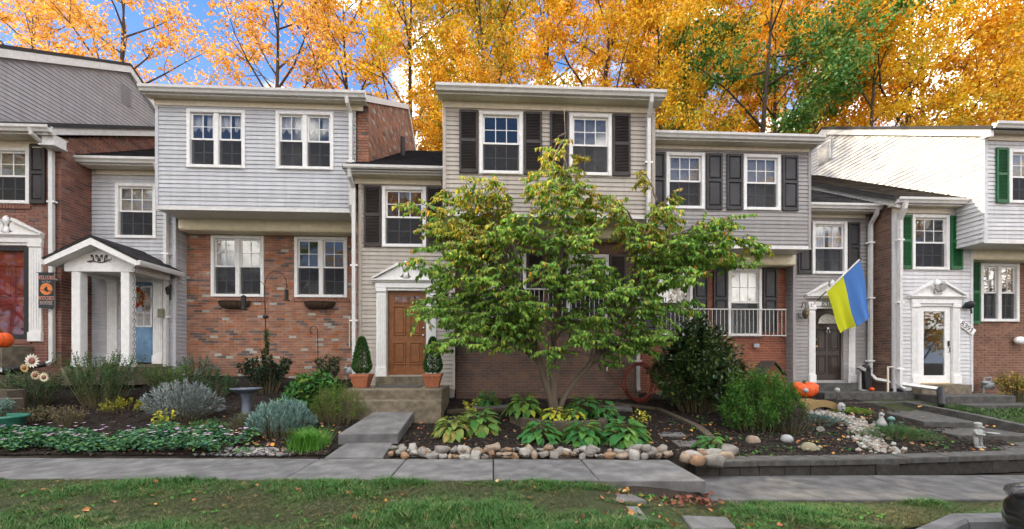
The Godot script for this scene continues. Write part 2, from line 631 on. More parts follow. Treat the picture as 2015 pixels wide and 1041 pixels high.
func siding(wall: Node, f: Fr, poly: Array, opens: Array, key: String, step := 0.1, lap := 0.02) -> void:
	var lo := INF
	var hi := -INF
	for p: Vector2 in poly:
		lo = minf(lo, p.y)
		hi = maxf(hi, p.y)
	var v := lo
	while v < hi - 0.02:
		var w := minf(v + step, hi)
		var a := span(poly, v + 0.002)
		var b := span(poly, w - 0.002)
		var mid := (v + w) / 2
		var runs := []
		for e: Vector2 in pieces(Vector2(minf(a.x, b.x), maxf(a.y, b.y)), opens, mid):
			if e.y - e.x > 2.4 and rng.randf() < 0.55:
				var cut := lerpf(e.x, e.y, rng.randf_range(0.25, 0.75))
				runs.append(Vector2(e.x, cut - 0.001))
				runs.append(Vector2(cut + 0.001, e.y))
			else:
				runs.append(e)
		for e: Vector2 in runs:
			if e.y - e.x < 0.03:
				continue
			var s := newst()
			var j := rng.randf_range(-0.003, 0.003)
			var x0 := [maxf(e.x, a.x), maxf(e.x, b.x)]
			var x1 := [minf(e.y, a.y), minf(e.y, b.y)]
			hexa(s, [f.p(x0[0], v, lap + j), f.p(x0[1], w, 0.005), f.p(x1[1], w, 0.005), f.p(x1[0], v, lap - j), f.p(x0[0], v, -0.01), f.p(x0[1], w, -0.01), f.p(x1[1], w, -0.01), f.p(x1[0], v, -0.01)])
			obj("siding_board", s, M["siding_%s%d" % [key, rng.randi() % 3]], wall)
		v += step


func bricks(wall: Node, f: Fr, poly: Array, opens: Array, key: String, weights: Array, pick := Rect2(), limit := 0) -> void:
	var tones: Array = M["tones_" + key]
	var lo := INF
	var hi := -INF
	var ul := INF
	for p: Vector2 in poly:
		lo = minf(lo, p.y)
		hi = maxf(hi, p.y)
		ul = minf(ul, p.x)
	var s := newst()
	var any := false
	var left := limit
	var row := 0
	var v := lo
	var bw := 0.2032
	var bh := 0.0677
	var unit := BoxMesh.new()
	unit.size = Vector3(bw - 0.01, bh - 0.01, 0.05)
	var turn := Basis(f.u, Vector3.UP, f.n)
	while v < hi - 0.03:
		var mid := v + bh / 2
		for e: Vector2 in pieces(span(poly, minf(mid, hi - 0.004)), opens, mid):
			var k := floorf((e.x - ul) / bw - (row % 2) * 0.5)
			while true:
				var a := ul + (k + (row % 2) * 0.5) * bw
				if a >= e.y - 0.02:
					break
				var b := minf(a + bw, e.y)
				a = maxf(a, e.x)
				k += 1
				if b - a < 0.03:
					continue
				var t := 0
				var x := rng.randf()
				for i in weights.size():
					x -= weights[i]
					if x <= 0.0:
						t = i
						break
				t = mini(t, tones.size() - 1)
				var out := rng.randf_range(-0.003, 0.002)
				if left > 0 and b - a > bw - 0.001 and pick.has_point(Vector2((a + b) / 2, mid)):
					left -= 1
					at("brick", unit, M["brick_%s%d" % [key, t]], wall, Transform3D(turn, f.p((a + b) / 2, mid, out - 0.025)))
					continue
				var g := rng.randf_range(0.85, 1.15)
				var c: Color = tones[t]
				s.set_color(Color(c.r * g, c.g * g, c.b * g))
				any = true
				var q := [f.p(a + 0.005, v + 0.005, out), f.p(a + 0.005, v + bh - 0.005, out), f.p(b - 0.005, v + bh - 0.005, out), f.p(b - 0.005, v + 0.005, out)]
				var r := [f.p(a + 0.005, v + 0.005, -0.02), f.p(a + 0.005, v + bh - 0.005, -0.02), f.p(b - 0.005, v + bh - 0.005, -0.02), f.p(b - 0.005, v + 0.005, -0.02)]
				quad(s, q[0], q[1], q[2], q[3])
				for i in 4:
					quad(s, q[(i + 1) % 4], q[i], r[i], r[(i + 1) % 4])
		row += 1
		v += bh
	if any:
		stuff(obj("brick_courses", s, M.brick_mixed, wall))


func opening(u0: float, u1: float, v0: float, v1: float, inset := 0.045) -> Rect2:
	return Rect2(u0 + inset, v0 + inset, u1 - u0 - inset * 2, v1 - v0 - inset * 2)


# ---------------------------------------------------------------- windows, shutters, doors
func pane(win: Node, f: Fr, a: float, b: float, c: float, e: float, n: float, m := "glass") -> void:
	var key := "%.2f %.2f" % [b - a, e - c]
	if not box_cache.has(key):
		var bx := BoxMesh.new()
		bx.size = Vector3(b - a + 0.006, e - c + 0.006, 0.004)
		box_cache[key] = bx
	pane_count += 1
	var t := Basis(f.u, Vector3.UP, f.n) * Basis.from_euler(Vector3(rng.randf_range(-0.006, 0.006), rng.randf_range(-0.006, 0.006), 0))
	at("pane", box_cache[key], M[m], win, Transform3D(t, f.p((a + b) / 2, (c + e) / 2, n)))


func window(parent: Node, f: Fr, u0: float, u1: float, v0: float, v1: float, o := {}) -> MeshInstance3D:
	var cw: float = o.get("cw", 0.085)
	var units: int = o.get("units", 1)
	var cols: int = o.get("cols", 3)
	var rows: int = o.get("rows", 2)
	var s := newst()
	cbox(s, f, u0, u0 + cw, v0, v1, -0.07, 0.04)
	cbox(s, f, u1 - cw, u1, v0, v1, -0.07, 0.04)
	cbox(s, f, u0 + cw, u1 - cw, v1 - cw, v1, -0.07, 0.038)
	cbox(s, f, u0 + cw, u1 - cw, v0, v0 + cw * 0.9, -0.07, 0.052)
	var mw := 0.11
	var inner := u1 - u0 - cw * 2 - mw * (units - 1)
	for k in units - 1:
		var x := u0 + cw + inner / units * (k + 1) + mw * k
		cbox(s, f, x, x + mw, v0 + cw * 0.9, v1 - cw, -0.07, 0.03)
	var win := obj("window", s, M.trim, parent)
	for k in units:
		var a := u0 + cw + (inner / units + mw) * k
		var b := a + inner / units
		var c := v0 + cw * 0.9
		var e := v1 - cw
		var m := (c + e) / 2
		for up in [true, false]:
			var n := -0.012 if up else -0.042
			var y0: float = m - 0.015 if up else c
			var y1: float = e if up else m + 0.02
			var fw := 0.04
			var q := newst()
			fbox(q, f, a, a + fw, y0, y1, n - 0.026, n)
			fbox(q, f, b - fw, b, y0, y1, n - 0.026, n)
			fbox(q, f, a + fw, b - fw, y0, y0 + fw, n - 0.026, n - 0.001)
			fbox(q, f, a + fw, b - fw, y1 - fw, y1, n - 0.026, n - 0.001)
			obj("sash", q, M.trim, win)
			var w := newst()
			var gx := (b - a - fw * 2) / cols
			var gy := (y1 - y0 - fw * 2) / rows
			for i in range(1, cols):
				fbox(w, f, a + fw + gx * i - 0.009, a + fw + gx * i + 0.009, y0 + fw, y1 - fw, n - 0.021, n - 0.006)
			for i in range(1, rows):
				fbox(w, f, a + fw, b - fw, y0 + fw + gy * i - 0.008, y0 + fw + gy * i + 0.008, n - 0.02, n - 0.007)
			obj("muntin", w, M.trim, win)
			for i in cols:
				for j in rows:
					pane(win, f, a + fw + gx * i + 0.009, a + fw + gx * (i + 1) - 0.009, y0 + fw + gy * j + 0.008, y0 + fw + gy * (j + 1) - 0.008, n - 0.014)
		if o.get("screen", true):
			var q := newst()
			fbox(q, f, a + 0.01, b - 0.01, c + 0.01, m - 0.017, -0.0215, -0.0205)
			obj("insect_screen", q, M.screen, win)
		var bl: String = o.get("blind", "")
		if bl == "blind":
			var q := newst()
			var lv: float = c + (e - c) * o.get("low", 0.0)
			var y := e
			while y > lv:
				hexa(q, [f.p(a, y, -0.098), f.p(b, y, -0.098), f.p(b, y + 0.002, -0.098), f.p(a, y + 0.002, -0.098), f.p(a, y - 0.017, -0.075), f.p(b, y - 0.017, -0.075), f.p(b, y - 0.015, -0.075), f.p(a, y - 0.015, -0.075)])
				y -= 0.02
			stuff(obj("blind", q, M.blind, win))
		elif bl == "curtain":
			var q := newst()
			var lv: float = c + (e - c) * o.get("low", 0.55)
			for sd in 2:
				var x0 := a if sd == 0 else b - (b - a) * 0.42
				for i in 12:
					var x1 := x0 + (b - a) * 0.035
					var n0 := -0.1 + 0.018 * sin(i * 2.2)
					var n1 := -0.1 + 0.018 * sin((i + 1) * 2.2)
					quad(q, f.p(x0, lv - 0.05 * sin(i * 0.8), n0), f.p(x0, e, n0), f.p(x1, e, n1), f.p(x1, lv - 0.05 * sin((i + 1) * 0.8), n1))
					x0 = x1
			obj("curtain", q, M.curtain, win)
	return win


func shutter(parent: Node, f: Fr, u0: float, u1: float, v0: float, v1: float, key: String, louvered: bool) -> void:
	var s := newst()
	var m: Material = M["shutter_" + key]
	var st := 0.05
	var vm := v0 + (v1 - v0) * 0.52
	cbox(s, f, u0, u0 + st, v0, v1, 0.022, 0.055, 0.006)
	cbox(s, f, u1 - st, u1, v0, v1, 0.022, 0.055, 0.006)
	for y: Array in [[v0, v0 + 0.085], [vm - 0.035, vm + 0.035], [v1 - 0.06, v1]]:
		fbox(s, f, u0 + st, u1 - st, y[0], y[1], 0.022, 0.053)
	fbox(s, f, u0 + 0.01, u1 - 0.01, v0 + 0.01, v1 - 0.01, 0.021, 0.026)
	var sh := obj("shutter", s, m, parent)
	for y: Array in [[v0 + 0.085, vm - 0.035], [vm + 0.035, v1 - 0.06]]:
		var q := newst()
		if louvered:
			var v: float = y[0] + 0.006
			while v < y[1] - 0.02:
				hexa(q, [f.p(u0 + st, v, 0.05), f.p(u0 + st, v + 0.006, 0.05), f.p(u1 - st, v + 0.006, 0.05), f.p(u1 - st, v, 0.05), f.p(u0 + st, v + 0.022, 0.028), f.p(u0 + st, v + 0.028, 0.028), f.p(u1 - st, v + 0.028, 0.028), f.p(u1 - st, v + 0.022, 0.028)])
				v += 0.034
			stuff(obj("louvers", q, m, sh))
		else:
			var g := 0.022
			cbox(q, f, u0 + st + g, u1 - st - g, y[0] + g, y[1] - g, 0.024, 0.05, 0.018)
			obj("panel", q, m, sh)


func door(parent: Node, f: Fr, u0: float, u1: float, v0: float, v1: float, m: Material, rects: Array, o := {}) -> MeshInstance3D:
	# rects are the panels, as shares of the leaf
	var s := newst()
	var w := u1 - u0
	var h := v1 - v0
	fbox(s, f, u0, u1, v0, v1, -0.10, -0.06)
	var d := obj("door", s, m, parent)
	for r: Rect2 in rects:
		var q := newst()
		var a := u0 + r.position.x * w
		var b := u0 + r.end.x * w
		var c := v0 + r.position.y * h
		var e := v0 + r.end.y * h
		cbox(q, f, a, b, c, c + 0.03, -0.06, -0.044, 0.01)
		cbox(q, f, a, b, e - 0.03, e, -0.06, -0.044, 0.01)
		cbox(q, f, a, a + 0.03, c + 0.03, e - 0.03, -0.06, -0.044, 0.01)
		cbox(q, f, b - 0.03, b, c + 0.03, e - 0.03, -0.06, -0.044, 0.01)
		cbox(q, f, a + 0.055, b - 0.055, c + 0.055, e - 0.055, -0.06, -0.046, 0.012)
		obj("panel", q, m, d)
	var ks: float = o.get("knob", 0.93)
	var q := newst()
	var kc := f.p(u0 + w * ks, v0 + 0.95, -0.02)
	ball(q, kc, Vector3(0.032, 0.032, 0.032))
	bar(q, kc, f.p(u0 + w * ks, v0 + 0.95, -0.07), 0.014)
	ball(q, f.p(u0 + w * ks, v0 + 1.14, -0.05), Vector3(0.027, 0.027, 0.02))
	obj("knob", q, M[o.get("metal", "brass")], d, true)
	return d


func surround(parent: Node, f: Fr, ul: float, ur: float, v0: float, v1: float, pw: float) -> void:
	# two fluted pilasters and the frieze board above the door; ul and ur are the outer edges
	for k in 2:
		var a := ul if k == 0 else ur - pw
		var b := a + pw
		var s := newst()
		cbox(s, f, a + 0.012, b - 0.012, v0 + 0.22, v1 - 0.1, -0.08, 0.045, 0.006)
		cbox(s, f, a, b, v0, v0 + 0.22, -0.08, 0.07, 0.01)
		cbox(s, f, a, b, v1 - 0.1, v1, -0.08, 0.07, 0.012)
		var n := 4
		for i in n:
			var x := a + 0.035 + (pw - 0.07) * (i + 0.5) / n
			fbox(s, f, x - 0.011, x + 0.011, v0 + 0.3, v1 - 0.16, 0.04, 0.056)
		obj("pilaster", s, M.trim, parent)
	var q := newst()
	cbox(q, f, ul + pw, ur - pw, v1 - 0.06, v1, -0.08, 0.03, 0.008)
	cbox(q, f, ul - 0.01, ur + 0.01, v1, v1 + 0.12, -0.03, 0.06, 0.01)
	obj("door_head", q, M.trim, parent)


func pediment(parent: Node, f: Fr, uc: float, v0: float, hw: float, h: float) -> void:
	var s := newst()
	sweep_u(s, f, uc - hw, uc + hw, [Vector2(0.0, v0), Vector2(0.06, v0), Vector2(0.075, v0 + 0.03), Vector2(0.11, v0 + 0.05), Vector2(0.11, v0 + 0.075), Vector2(0.0, v0 + 0.075)])
	var b := v0 + 0.075
	for k in [-1.0, 1.0]:
		# tympanum half with the scrolled cut beside the finial
		var poly := PackedVector2Array()
		poly.append(Vector2(uc + k * (hw - 0.06), b))
		poly.append(Vector2(uc + k * 0.17, b + h * 0.86))
		for i in 9:
			var an := PI * 0.5 + PI * 1.05 * i / 8.0
			poly.append(Vector2(uc + k * (0.14 - cos(an) * -0.075), b + h * 0.52 + sin(an) * h * 0.34))
		poly.append(Vector2(uc + k * 0.055, b + 0.03))
		poly.append(Vector2(uc + k * 0.055, b))
		if Geometry2D.triangulate_polygon(poly).is_empty():
			poly = PackedVector2Array([Vector2(uc + k * (hw - 0.06), b), Vector2(uc + k * 0.19, b + h * 0.8), Vector2(uc + k * 0.13, b + h * 0.45), Vector2(uc + k * 0.055, b)])
		ext(s, f, poly, 0.0, 0.05)
		# raking cornice
		var a0 := Vector2(uc + k * (hw + 0.01), b - 0.005)
		var a1 := Vector2(uc + k * 0.16, b + h * 0.88)
		var up := Vector2(0, 0.07)
		hexa(s, [f.p(a0.x, a0.y, 0.11), f.p(a0.x, a0.y + 0.03, 0.11), f.p(a1.x, a1.y + up.y, 0.11), f.p(a1.x, a1.y, 0.11), f.p(a0.x, a0.y, 0.0), f.p(a0.x, a0.y + 0.03, 0.0), f.p(a1.x, a1.y + up.y, 0.0), f.p(a1.x, a1.y, 0.0)])
	var p := obj("pediment", s, M.trim, parent)
	var q := newst()
	fbox(q, f, uc - 0.05, uc + 0.05, b, b + h * 0.45, 0.005, 0.09)
	var c := f.p(uc, b + h * 0.45, 0.05)
	lathe(q, c, [Vector2(0.0, 0.0), Vector2(0.05, 0.0), Vector2(0.05, 0.02), Vector2(0.022, 0.04), Vector2(0.03, 0.06), Vector2(0.065, 0.11), Vector2(0.07, 0.16), Vector2(0.055, 0.22), Vector2(0.02, 0.27), Vector2(0.0, 0.28)], 12)
	obj("finial", q, M.trim, p, true)


# ---------------------------------------------------------------- eaves and roofs
func gutter(parent: Node, f: Fr, u0: float, u1: float, v0: float, n0: float) -> void:
	var s := newst()
	sweep_u(s, f, u0, u1, [Vector2(n0, v0), Vector2(n0 + 0.065, v0), Vector2(n0 + 0.085, v0 + 0.045), Vector2(n0 + 0.115, v0 + 0.075), Vector2(n0 + 0.12, v0 + 0.13), Vector2(n0 + 0.105, v0 + 0.13), Vector2(n0 + 0.1, v0 + 0.085), Vector2(n0 + 0.012, v0 + 0.085), Vector2(n0 + 0.012, v0 + 0.14), Vector2(n0, v0 + 0.14)])
	obj("gutter", s, M.gutter, parent)


func eave(parent: Node, f: Fr, u0: float, u1: float, soff: float, out: float, frieze: float, groove := false) -> void:
	# frieze board on the wall, a soffit reaching out, the fascia and the gutter
	var s := newst()
	fbox(s, f, u0 + 0.12, u1 - 0.12, soff - frieze, soff, 0.006, 0.035)
	obj("frieze", s, M.soffit, parent)
	var q := newst()
	if groove:
		var u := u0
		while u < u1 - 0.02:
			fbox(q, f, u + 0.004, minf(u + 0.11, u1) - 0.004, soff, soff + 0.012, 0.0, out)
			u += 0.11
		fbox(q, f, u0, u1, soff + 0.0125, soff + 0.03, 0.0, out)
	else:
		fbox(q, f, u0, u1, soff, soff + 0.02, 0.0, out)
	obj("soffit", q, M.soffit, parent)
	var w := newst()
	fbox(w, f, u0, u1, soff - 0.015, soff + 0.15, out, out + 0.022)
	obj("fascia", w, M.gutter, parent)
	gutter(parent, f, u0 - 0.02, u1 + 0.02, soff + 0.02, out + 0.0235)


func downspout(parent: Node, pts: Array, straps: Array, f: Fr) -> void:
	var s := newst()
	tube(s, pts, [0.055], 4)
	var d := obj("downspout", s, M.gutter, parent)
	for y: float in straps:
		var c: Vector3 = pts[-2]
		var q := newst()
		var cc := Vector3(c.x, y, c.z)
		obox(q, cc, Basis.IDENTITY, Vector3(0.085, 0.018, 0.042))
		obj("strap", q, M.white_plastic, d)


func slab_roof(parent: Node, x0: float, x1: float, d0: float, y0: float, d1: float, y1: float, th := 0.1) -> void:
	var s := newst()
	hexa(s, [V(x0, y0, d0), V(x0, y1, d1), V(x1, y1, d1), V(x1, y0, d0), V(x0, y0 - th, d0), V(x0, y1 - th, d1), V(x1, y1 - th, d1), V(x1, y0 - th, d0)])
	obj("roof", s, M.roofing, parent)


func shingles(parent: Node, p00: Vector3, p10: Vector3, p01: Vector3, p11: Vector3, tone: Color) -> void:
	# courses of tabs from the eave (p00 p10) to the ridge (p01 p11), joined
	var s := newst()
	var up := ((p01 - p00).length() + (p11 - p10).length()) / 2
	var nrm := (p10 - p00).cross(p01 - p00).normalized()
	if nrm.y < 0:
		nrm = -nrm
	var n := int(up / 0.14)
	for i in n:
		var t0 := float(i) / n
		var t1 := minf(float(i + 1.15) / n, 1.0)
		var a0 := p00.lerp(p01, t0)
		var a1 := p10.lerp(p11, t0)
		var b0 := p00.lerp(p01, t1)
		var b1 := p10.lerp(p11, t1)
		var ln := (a1 - a0).length()
		var x := 0.0
		while x < ln - 0.02:
			var w := minf(rng.randf_range(0.12, 0.34), ln - x)
			var k := rng.randf_range(0.7, 1.35)
			s.set_color(Color(tone.r * k, tone.g * k, tone.b * k))
			var f0 := x / ln
			var f1 := (x + w - 0.006) / ln
			var lift := 0.016 + rng.randf_range(0.0, 0.006)
			var q := [a0.lerp(a1, f0) + nrm * lift, b0.lerp(b1, f0) + nrm * 0.004, b0.lerp(b1, f1) + nrm * 0.004, a0.lerp(a1, f1) + nrm * lift]
			quad(s, q[0], q[1], q[2], q[3])
			quad(s, q[0], q[3], q[3] - nrm * lift, q[0] - nrm * lift)
			x += w
	stuff(obj("shingles", s, M.shingle_dark, parent))


func shell(parent: Node, x0: float, x1: float, dl: float, dover: float, ybase: float, yover: float, yeave: float, dridge: float, yridge: float, dback: float, sides := [true, true]) -> void:
	# plain party walls, back wall, overhang floor and ceiling that close a house
	var yb := yeave
	for k in 2:
		if not sides[k]:
			continue
		var f := side(x0 if k == 0 else x1, -1.0 if k == 0 else 1.0)
		var poly := PackedVector2Array([Vector2(dl + 0.03, ybase), Vector2(dl + 0.03, yover + 0.01), Vector2(dover + 0.03, yover + 0.01), Vector2(dover + 0.03, yeave), Vector2(dridge, yridge), Vector2(dback, yb), Vector2(dback, ybase)])
		var s := newst()
		ext(s, f, poly, -0.12, 0.0)
		obj("side_wall", s, M.wall_core, parent)
	var s := newst()
	box3(s, Vector3(x0 + 0.12, ybase, -dback - 0.1), Vector3(x1 - 0.12, yb, -dback))
	obj("back_wall", s, M.wall_core, parent)
	var q := newst()
	box3(q, Vector3(x0 + 0.12, yover + 0.02, -dback), Vector3(x1 - 0.12, yover + 0.12, -dover - 0.15))
	box3(q, Vector3(x0 + 0.12, ybase, -dback), Vector3(x1 - 0.12, ybase + 0.1, -dl - 0.15))
	obj("floor", q, M.room, parent)


func railing(parent: Node, f: Fr, u0: float, u1: float, v0: float, v1: float, n: float, gap := 0.115) -> void:
	var s := newst()
	fbox(s, f, u0, u1, v1 - 0.03, v1, n - 0.02, n + 0.02)
	fbox(s, f, u0, u1, v0, v0 + 0.025, n - 0.015, n + 0.015)
	for x: float in [u0, u1]:
		fbox(s, f, x - 0.012, x + 0.012, v0 - 0.02, v0 + 0.02, 0.0, n)
		fbox(s, f, x - 0.012, x + 0.012, v1 - 0.03, v1 - 0.005, 0.0, n)
	var r := obj("railing", s, M.rail, parent)
	var x := u0 + 0.012
	var bm := BoxMesh.new()
	bm.size = Vector3(0.013, v1 - v0 - 0.05, 0.013)
	while x < u1:
		at("baluster", bm, M.rail, r, Transform3D(Basis.IDENTITY, f.p(x, (v0 + v1) / 2, n)))
		x += gap


func gable_trim(parent: Node, f: Fr, pts: Array, w := 0.16, n0 := 0.0, n1 := 0.05) -> void:
	# a rake board hanging below each run of the line pts
	var s := newst()
	for i in pts.size() - 1:
		var a: Vector2 = pts[i]
		var b: Vector2 = pts[i + 1]
		hexa(s, [f.p(a.x, a.y - w, n1), f.p(a.x, a.y, n1), f.p(b.x, b.y, n1), f.p(b.x, b.y - w, n1), f.p(a.x, a.y - w, n0), f.p(a.x, a.y, n0), f.p(b.x, b.y, n0), f.p(b.x, b.y - w, n0)])
	obj("rake_board", s, M.gutter, parent)


func corner_post(parent: Node, f: Fr, u: float, w: float, v0: float, v1: float, key: String) -> void:
	var s := newst()
	cbox(s, f, u, u + w, v0, v1, -0.03, 0.028, 0.004)
	obj("corner_post", s, M[key], parent)


func letters(called: String, txt: String, size: float, where: Vector3, m: Material, parent: Node, turn := Basis.IDENTITY, font_name := "Droid Serif", depth := 0.006, px := 0.0) -> MeshInstance3D:
	var t := TextMesh.new()
	var fnt := SystemFont.new()
	fnt.font_names = PackedStringArray([font_name])
	t.font = fnt
	t.text = txt
	t.font_size = 64
	t.pixel_size = size / 46.0
	t.depth = depth
	var o := obj(called, t, m, parent)
	o.global_transform = Transform3D(turn, where)
	return o


# ---------------------------------------------------------------- the houses
func build_houses() -> void:
	house_a()
	house_b()
	house_c()
	house_d()
	house_e()


func six_panels() -> Array:
	return [Rect2(0.13, 0.12, 0.33, 0.27), Rect2(0.56, 0.12, 0.33, 0.27), Rect2(0.13, 0.47, 0.33, 0.35), Rect2(0.56, 0.47, 0.33, 0.35)]


func main_roof(h: Node, x0: float, x1: float, d0: float, y0: float, d1: float, y1: float) -> void:
	slab_roof(h, x0, x1, d0, y0, d1, y1)
	slab_roof(h, x0, x1, d1 + (d1 - d0), y0, d1 + 0.001, y1)


func overhang_floor(h: Node, x0: float, x1: float, d0: float, d1: float, y: float) -> void:
	var s := newst()
	box3(s, Vector3(x0, y - 0.012, -d1), Vector3(x1, y + 0.018, -d0))
	obj("overhang_soffit", s, M.gutter, h)
	var q := newst()
	box3(q, Vector3(x0, y - 0.03, -d0 - 0.001), Vector3(x1, y + 0.05, -d0 + 0.026))
	obj("drip_board", q, M.gutter, h)


func beam(h: Node, f: Fr, u0: float, u1: float, v0: float, v1: float, n: float) -> void:
	# the boxed cream frieze under an overhang
	var s := newst()
	fbox(s, f, u0, u1, v0 + 0.03, v1, 0.0, n)
	sweep_u(s, f, u0, u1, [Vector2(0.0, v0), Vector2(n - 0.03, v0), Vector2(n - 0.01, v0 + 0.03), Vector2(0.0, v0 + 0.03)])
	obj("beam", s, M.cream, h)


func house_a() -> void:
	var h := thing("townhouse", "red brick townhouse with grey clapboard gable at the left edge of the row", "house", V(-12.5, 1.0, 9.8), "row of townhouses")
	var f := front(9.8)
	var win := Rect2(-11.9, 5.16, 1.08, 1.32)
	var op := [opening(-11.9, -10.82, 5.16, 6.48), Rect2(-11.75, 2.0, 0.91, 2.17)]
	var poly := rect_poly(-14.2, -10.14, 0.9, 6.66)
	var w := core(h, "brick_wall", f, poly, op, M.mortar)
	bricks(w, f, poly, op, "a", [0.34, 0.22, 0.2, 0.1, 0.14], Rect2(-11.5, 1.2, 1.4, 5.5), 300)
	window(h, f, -11.9, -10.82, 5.16, 6.48, {"blind": "blind", "low": 0.55})
	shutter(h, f, -10.8, -10.46, 5.17, 6.56, "a", false)
	# brick sill under the window
	var s := newst()
	var u := -11.95
	while u < -10.8:
		fbox(s, f, u, u + 0.058, 5.05, 5.155, 0.0, 0.03)
		u += 0.068
	obj("window_sill", s, M.brick_a0, h)
	# side wall above and beside the neighbour's entry
	var fs := side(-10.14, 1.0)
	var sp := [Vector2(9.8, 0.9), Vector2(9.8, 6.72), Vector2(14.2, 9.4), Vector2(18.4, 6.8), Vector2(18.4, 0.9)]
	var ws := core(h, "brick_wall", fs, sp, [], M.mortar)
	bricks(ws, fs, sp, [], "a", [0.34, 0.22, 0.2, 0.1, 0.14])
	var st := newst()
	box3(st, Vector3(-14.2, 0.9, -18.5), Vector3(-10.3, 6.7, -18.4))
	obj("back_wall", st, M.wall_core, h)
	eave(h, f, -14.2, -9.98, 6.63, 0.33, 0.16)
	# boxed cornice return at the corner
	var q := newst()
	fbox(q, f, -10.25, -9.985, 6.42, 6.628, 0.036, 0.30)
	fbox(q, f, -10.30, -9.96, 6.40, 6.43, 0.036, 0.33)
	obj("cornice_return", q, M.gutter, h)
	gable_trim(h, fs, [Vector2(9.42, 6.80), Vector2(14.2, 9.45), Vector2(18.6, 6.95)], 0.2, 0.0, 0.1)
	main_roof(h, -14.2, -10.0, 9.4, 6.86, 14.2, 9.55)
	downspout(h, [V(-10.35, 6.72, 9.38), V(-10.35, 6.6, 9.40), V(-10.27, 6.38, 9.72), V(-10.27, 1.5, 9.73), V(-10.27, 1.42, 9.6)], [5.2, 3.4], f)
	# storm door with its dark frame, the red door behind, and the surround
	s = newst()
	fbox(s, f, -11.75, -11.66, 2.0, 4.17, -0.03, 0.01)
	fbox(s, f, -10.96, -10.84, 2.0, 4.17, -0.03, 0.01)
	fbox(s, f, -11.66, -10.96, 4.07, 4.17, -0.03, 0.01)
	fbox(s, f, -11.66, -10.96, 2.0, 2.12, -0.03, 0.01)
	var sd := obj("storm_door", s, M.black_metal, h)
	pane(sd, f, -11.66, -10.96, 2.12, 4.07, -0.01, "glass_dull")
	door(h, f, -11.7, -10.88, 2.02, 4.12, M.door_a, six_panels(), {"knob": 0.08})
	surround(h, f, -12.06, -10.53, 1.95, 4.25, 0.3)
	pediment(h, f, -11.3, 4.37, 0.8, 0.34)
	s = newst()
	fbox(s, f, -11.8, -10.8, 1.9, 2.0, -0.1, 0.03)
	obj("door_sill", s, M.brick_a1, h)
	# tall gable of the house behind
	var fg := side(-12.63, 1.0)
	var gp := [Vector2(8.9, 6.0), Vector2(8.9, 8.3), Vector2(14.3, 11.62), Vector2(19.7, 8.3), Vector2(19.7, 6.0)]
	var wg := core(h, "gable_wall", fg, gp, [], M.wall_core)
	siding(wg, fg, gp, [], "a", 0.115)
	gable_trim(h, fg, [Vector2(8.5, 8.1), Vector2(14.3, 11.68), Vector2(20.1, 8.1)], 0.22, 0.025, 0.12)
	slab_roof(h, -17.5, -12.5, 8.45, 8.18, 14.3, 11.78)
	slab_roof(h, -17.5, -12.5, 20.15, 8.18, 14.301, 11.78)
	s = newst()
	fbox(s, fg, 14.05, 14.45, 10.3, 11.0, 0.02, 0.03)
	for i in 12:
		fbox(s, fg, 14.07, 14.43, 10.33 + i * 0.054, 10.35 + i * 0.054, 0.03, 0.045)
	obj("gable_vent", s, M.siding_a1, h)
	st = newst()
	box3(st, Vector3(-17.4, 6.0, -9.0), Vector3(-12.7, 8.3, -8.9))
	box3(st, Vector3(-17.4, 6.0, -19.7), Vector3(-12.7, 8.3, -19.6))
	box3(st, Vector3(-17.5, 1.0, -19.6), Vector3(-17.4, 8.3, -9.0))
	box3(st, Vector3(-17.4, 1.0, -9.9), Vector3(-14.3, 6.0, -9.8))
	obj("back_wall", st, M.wall_core, h)


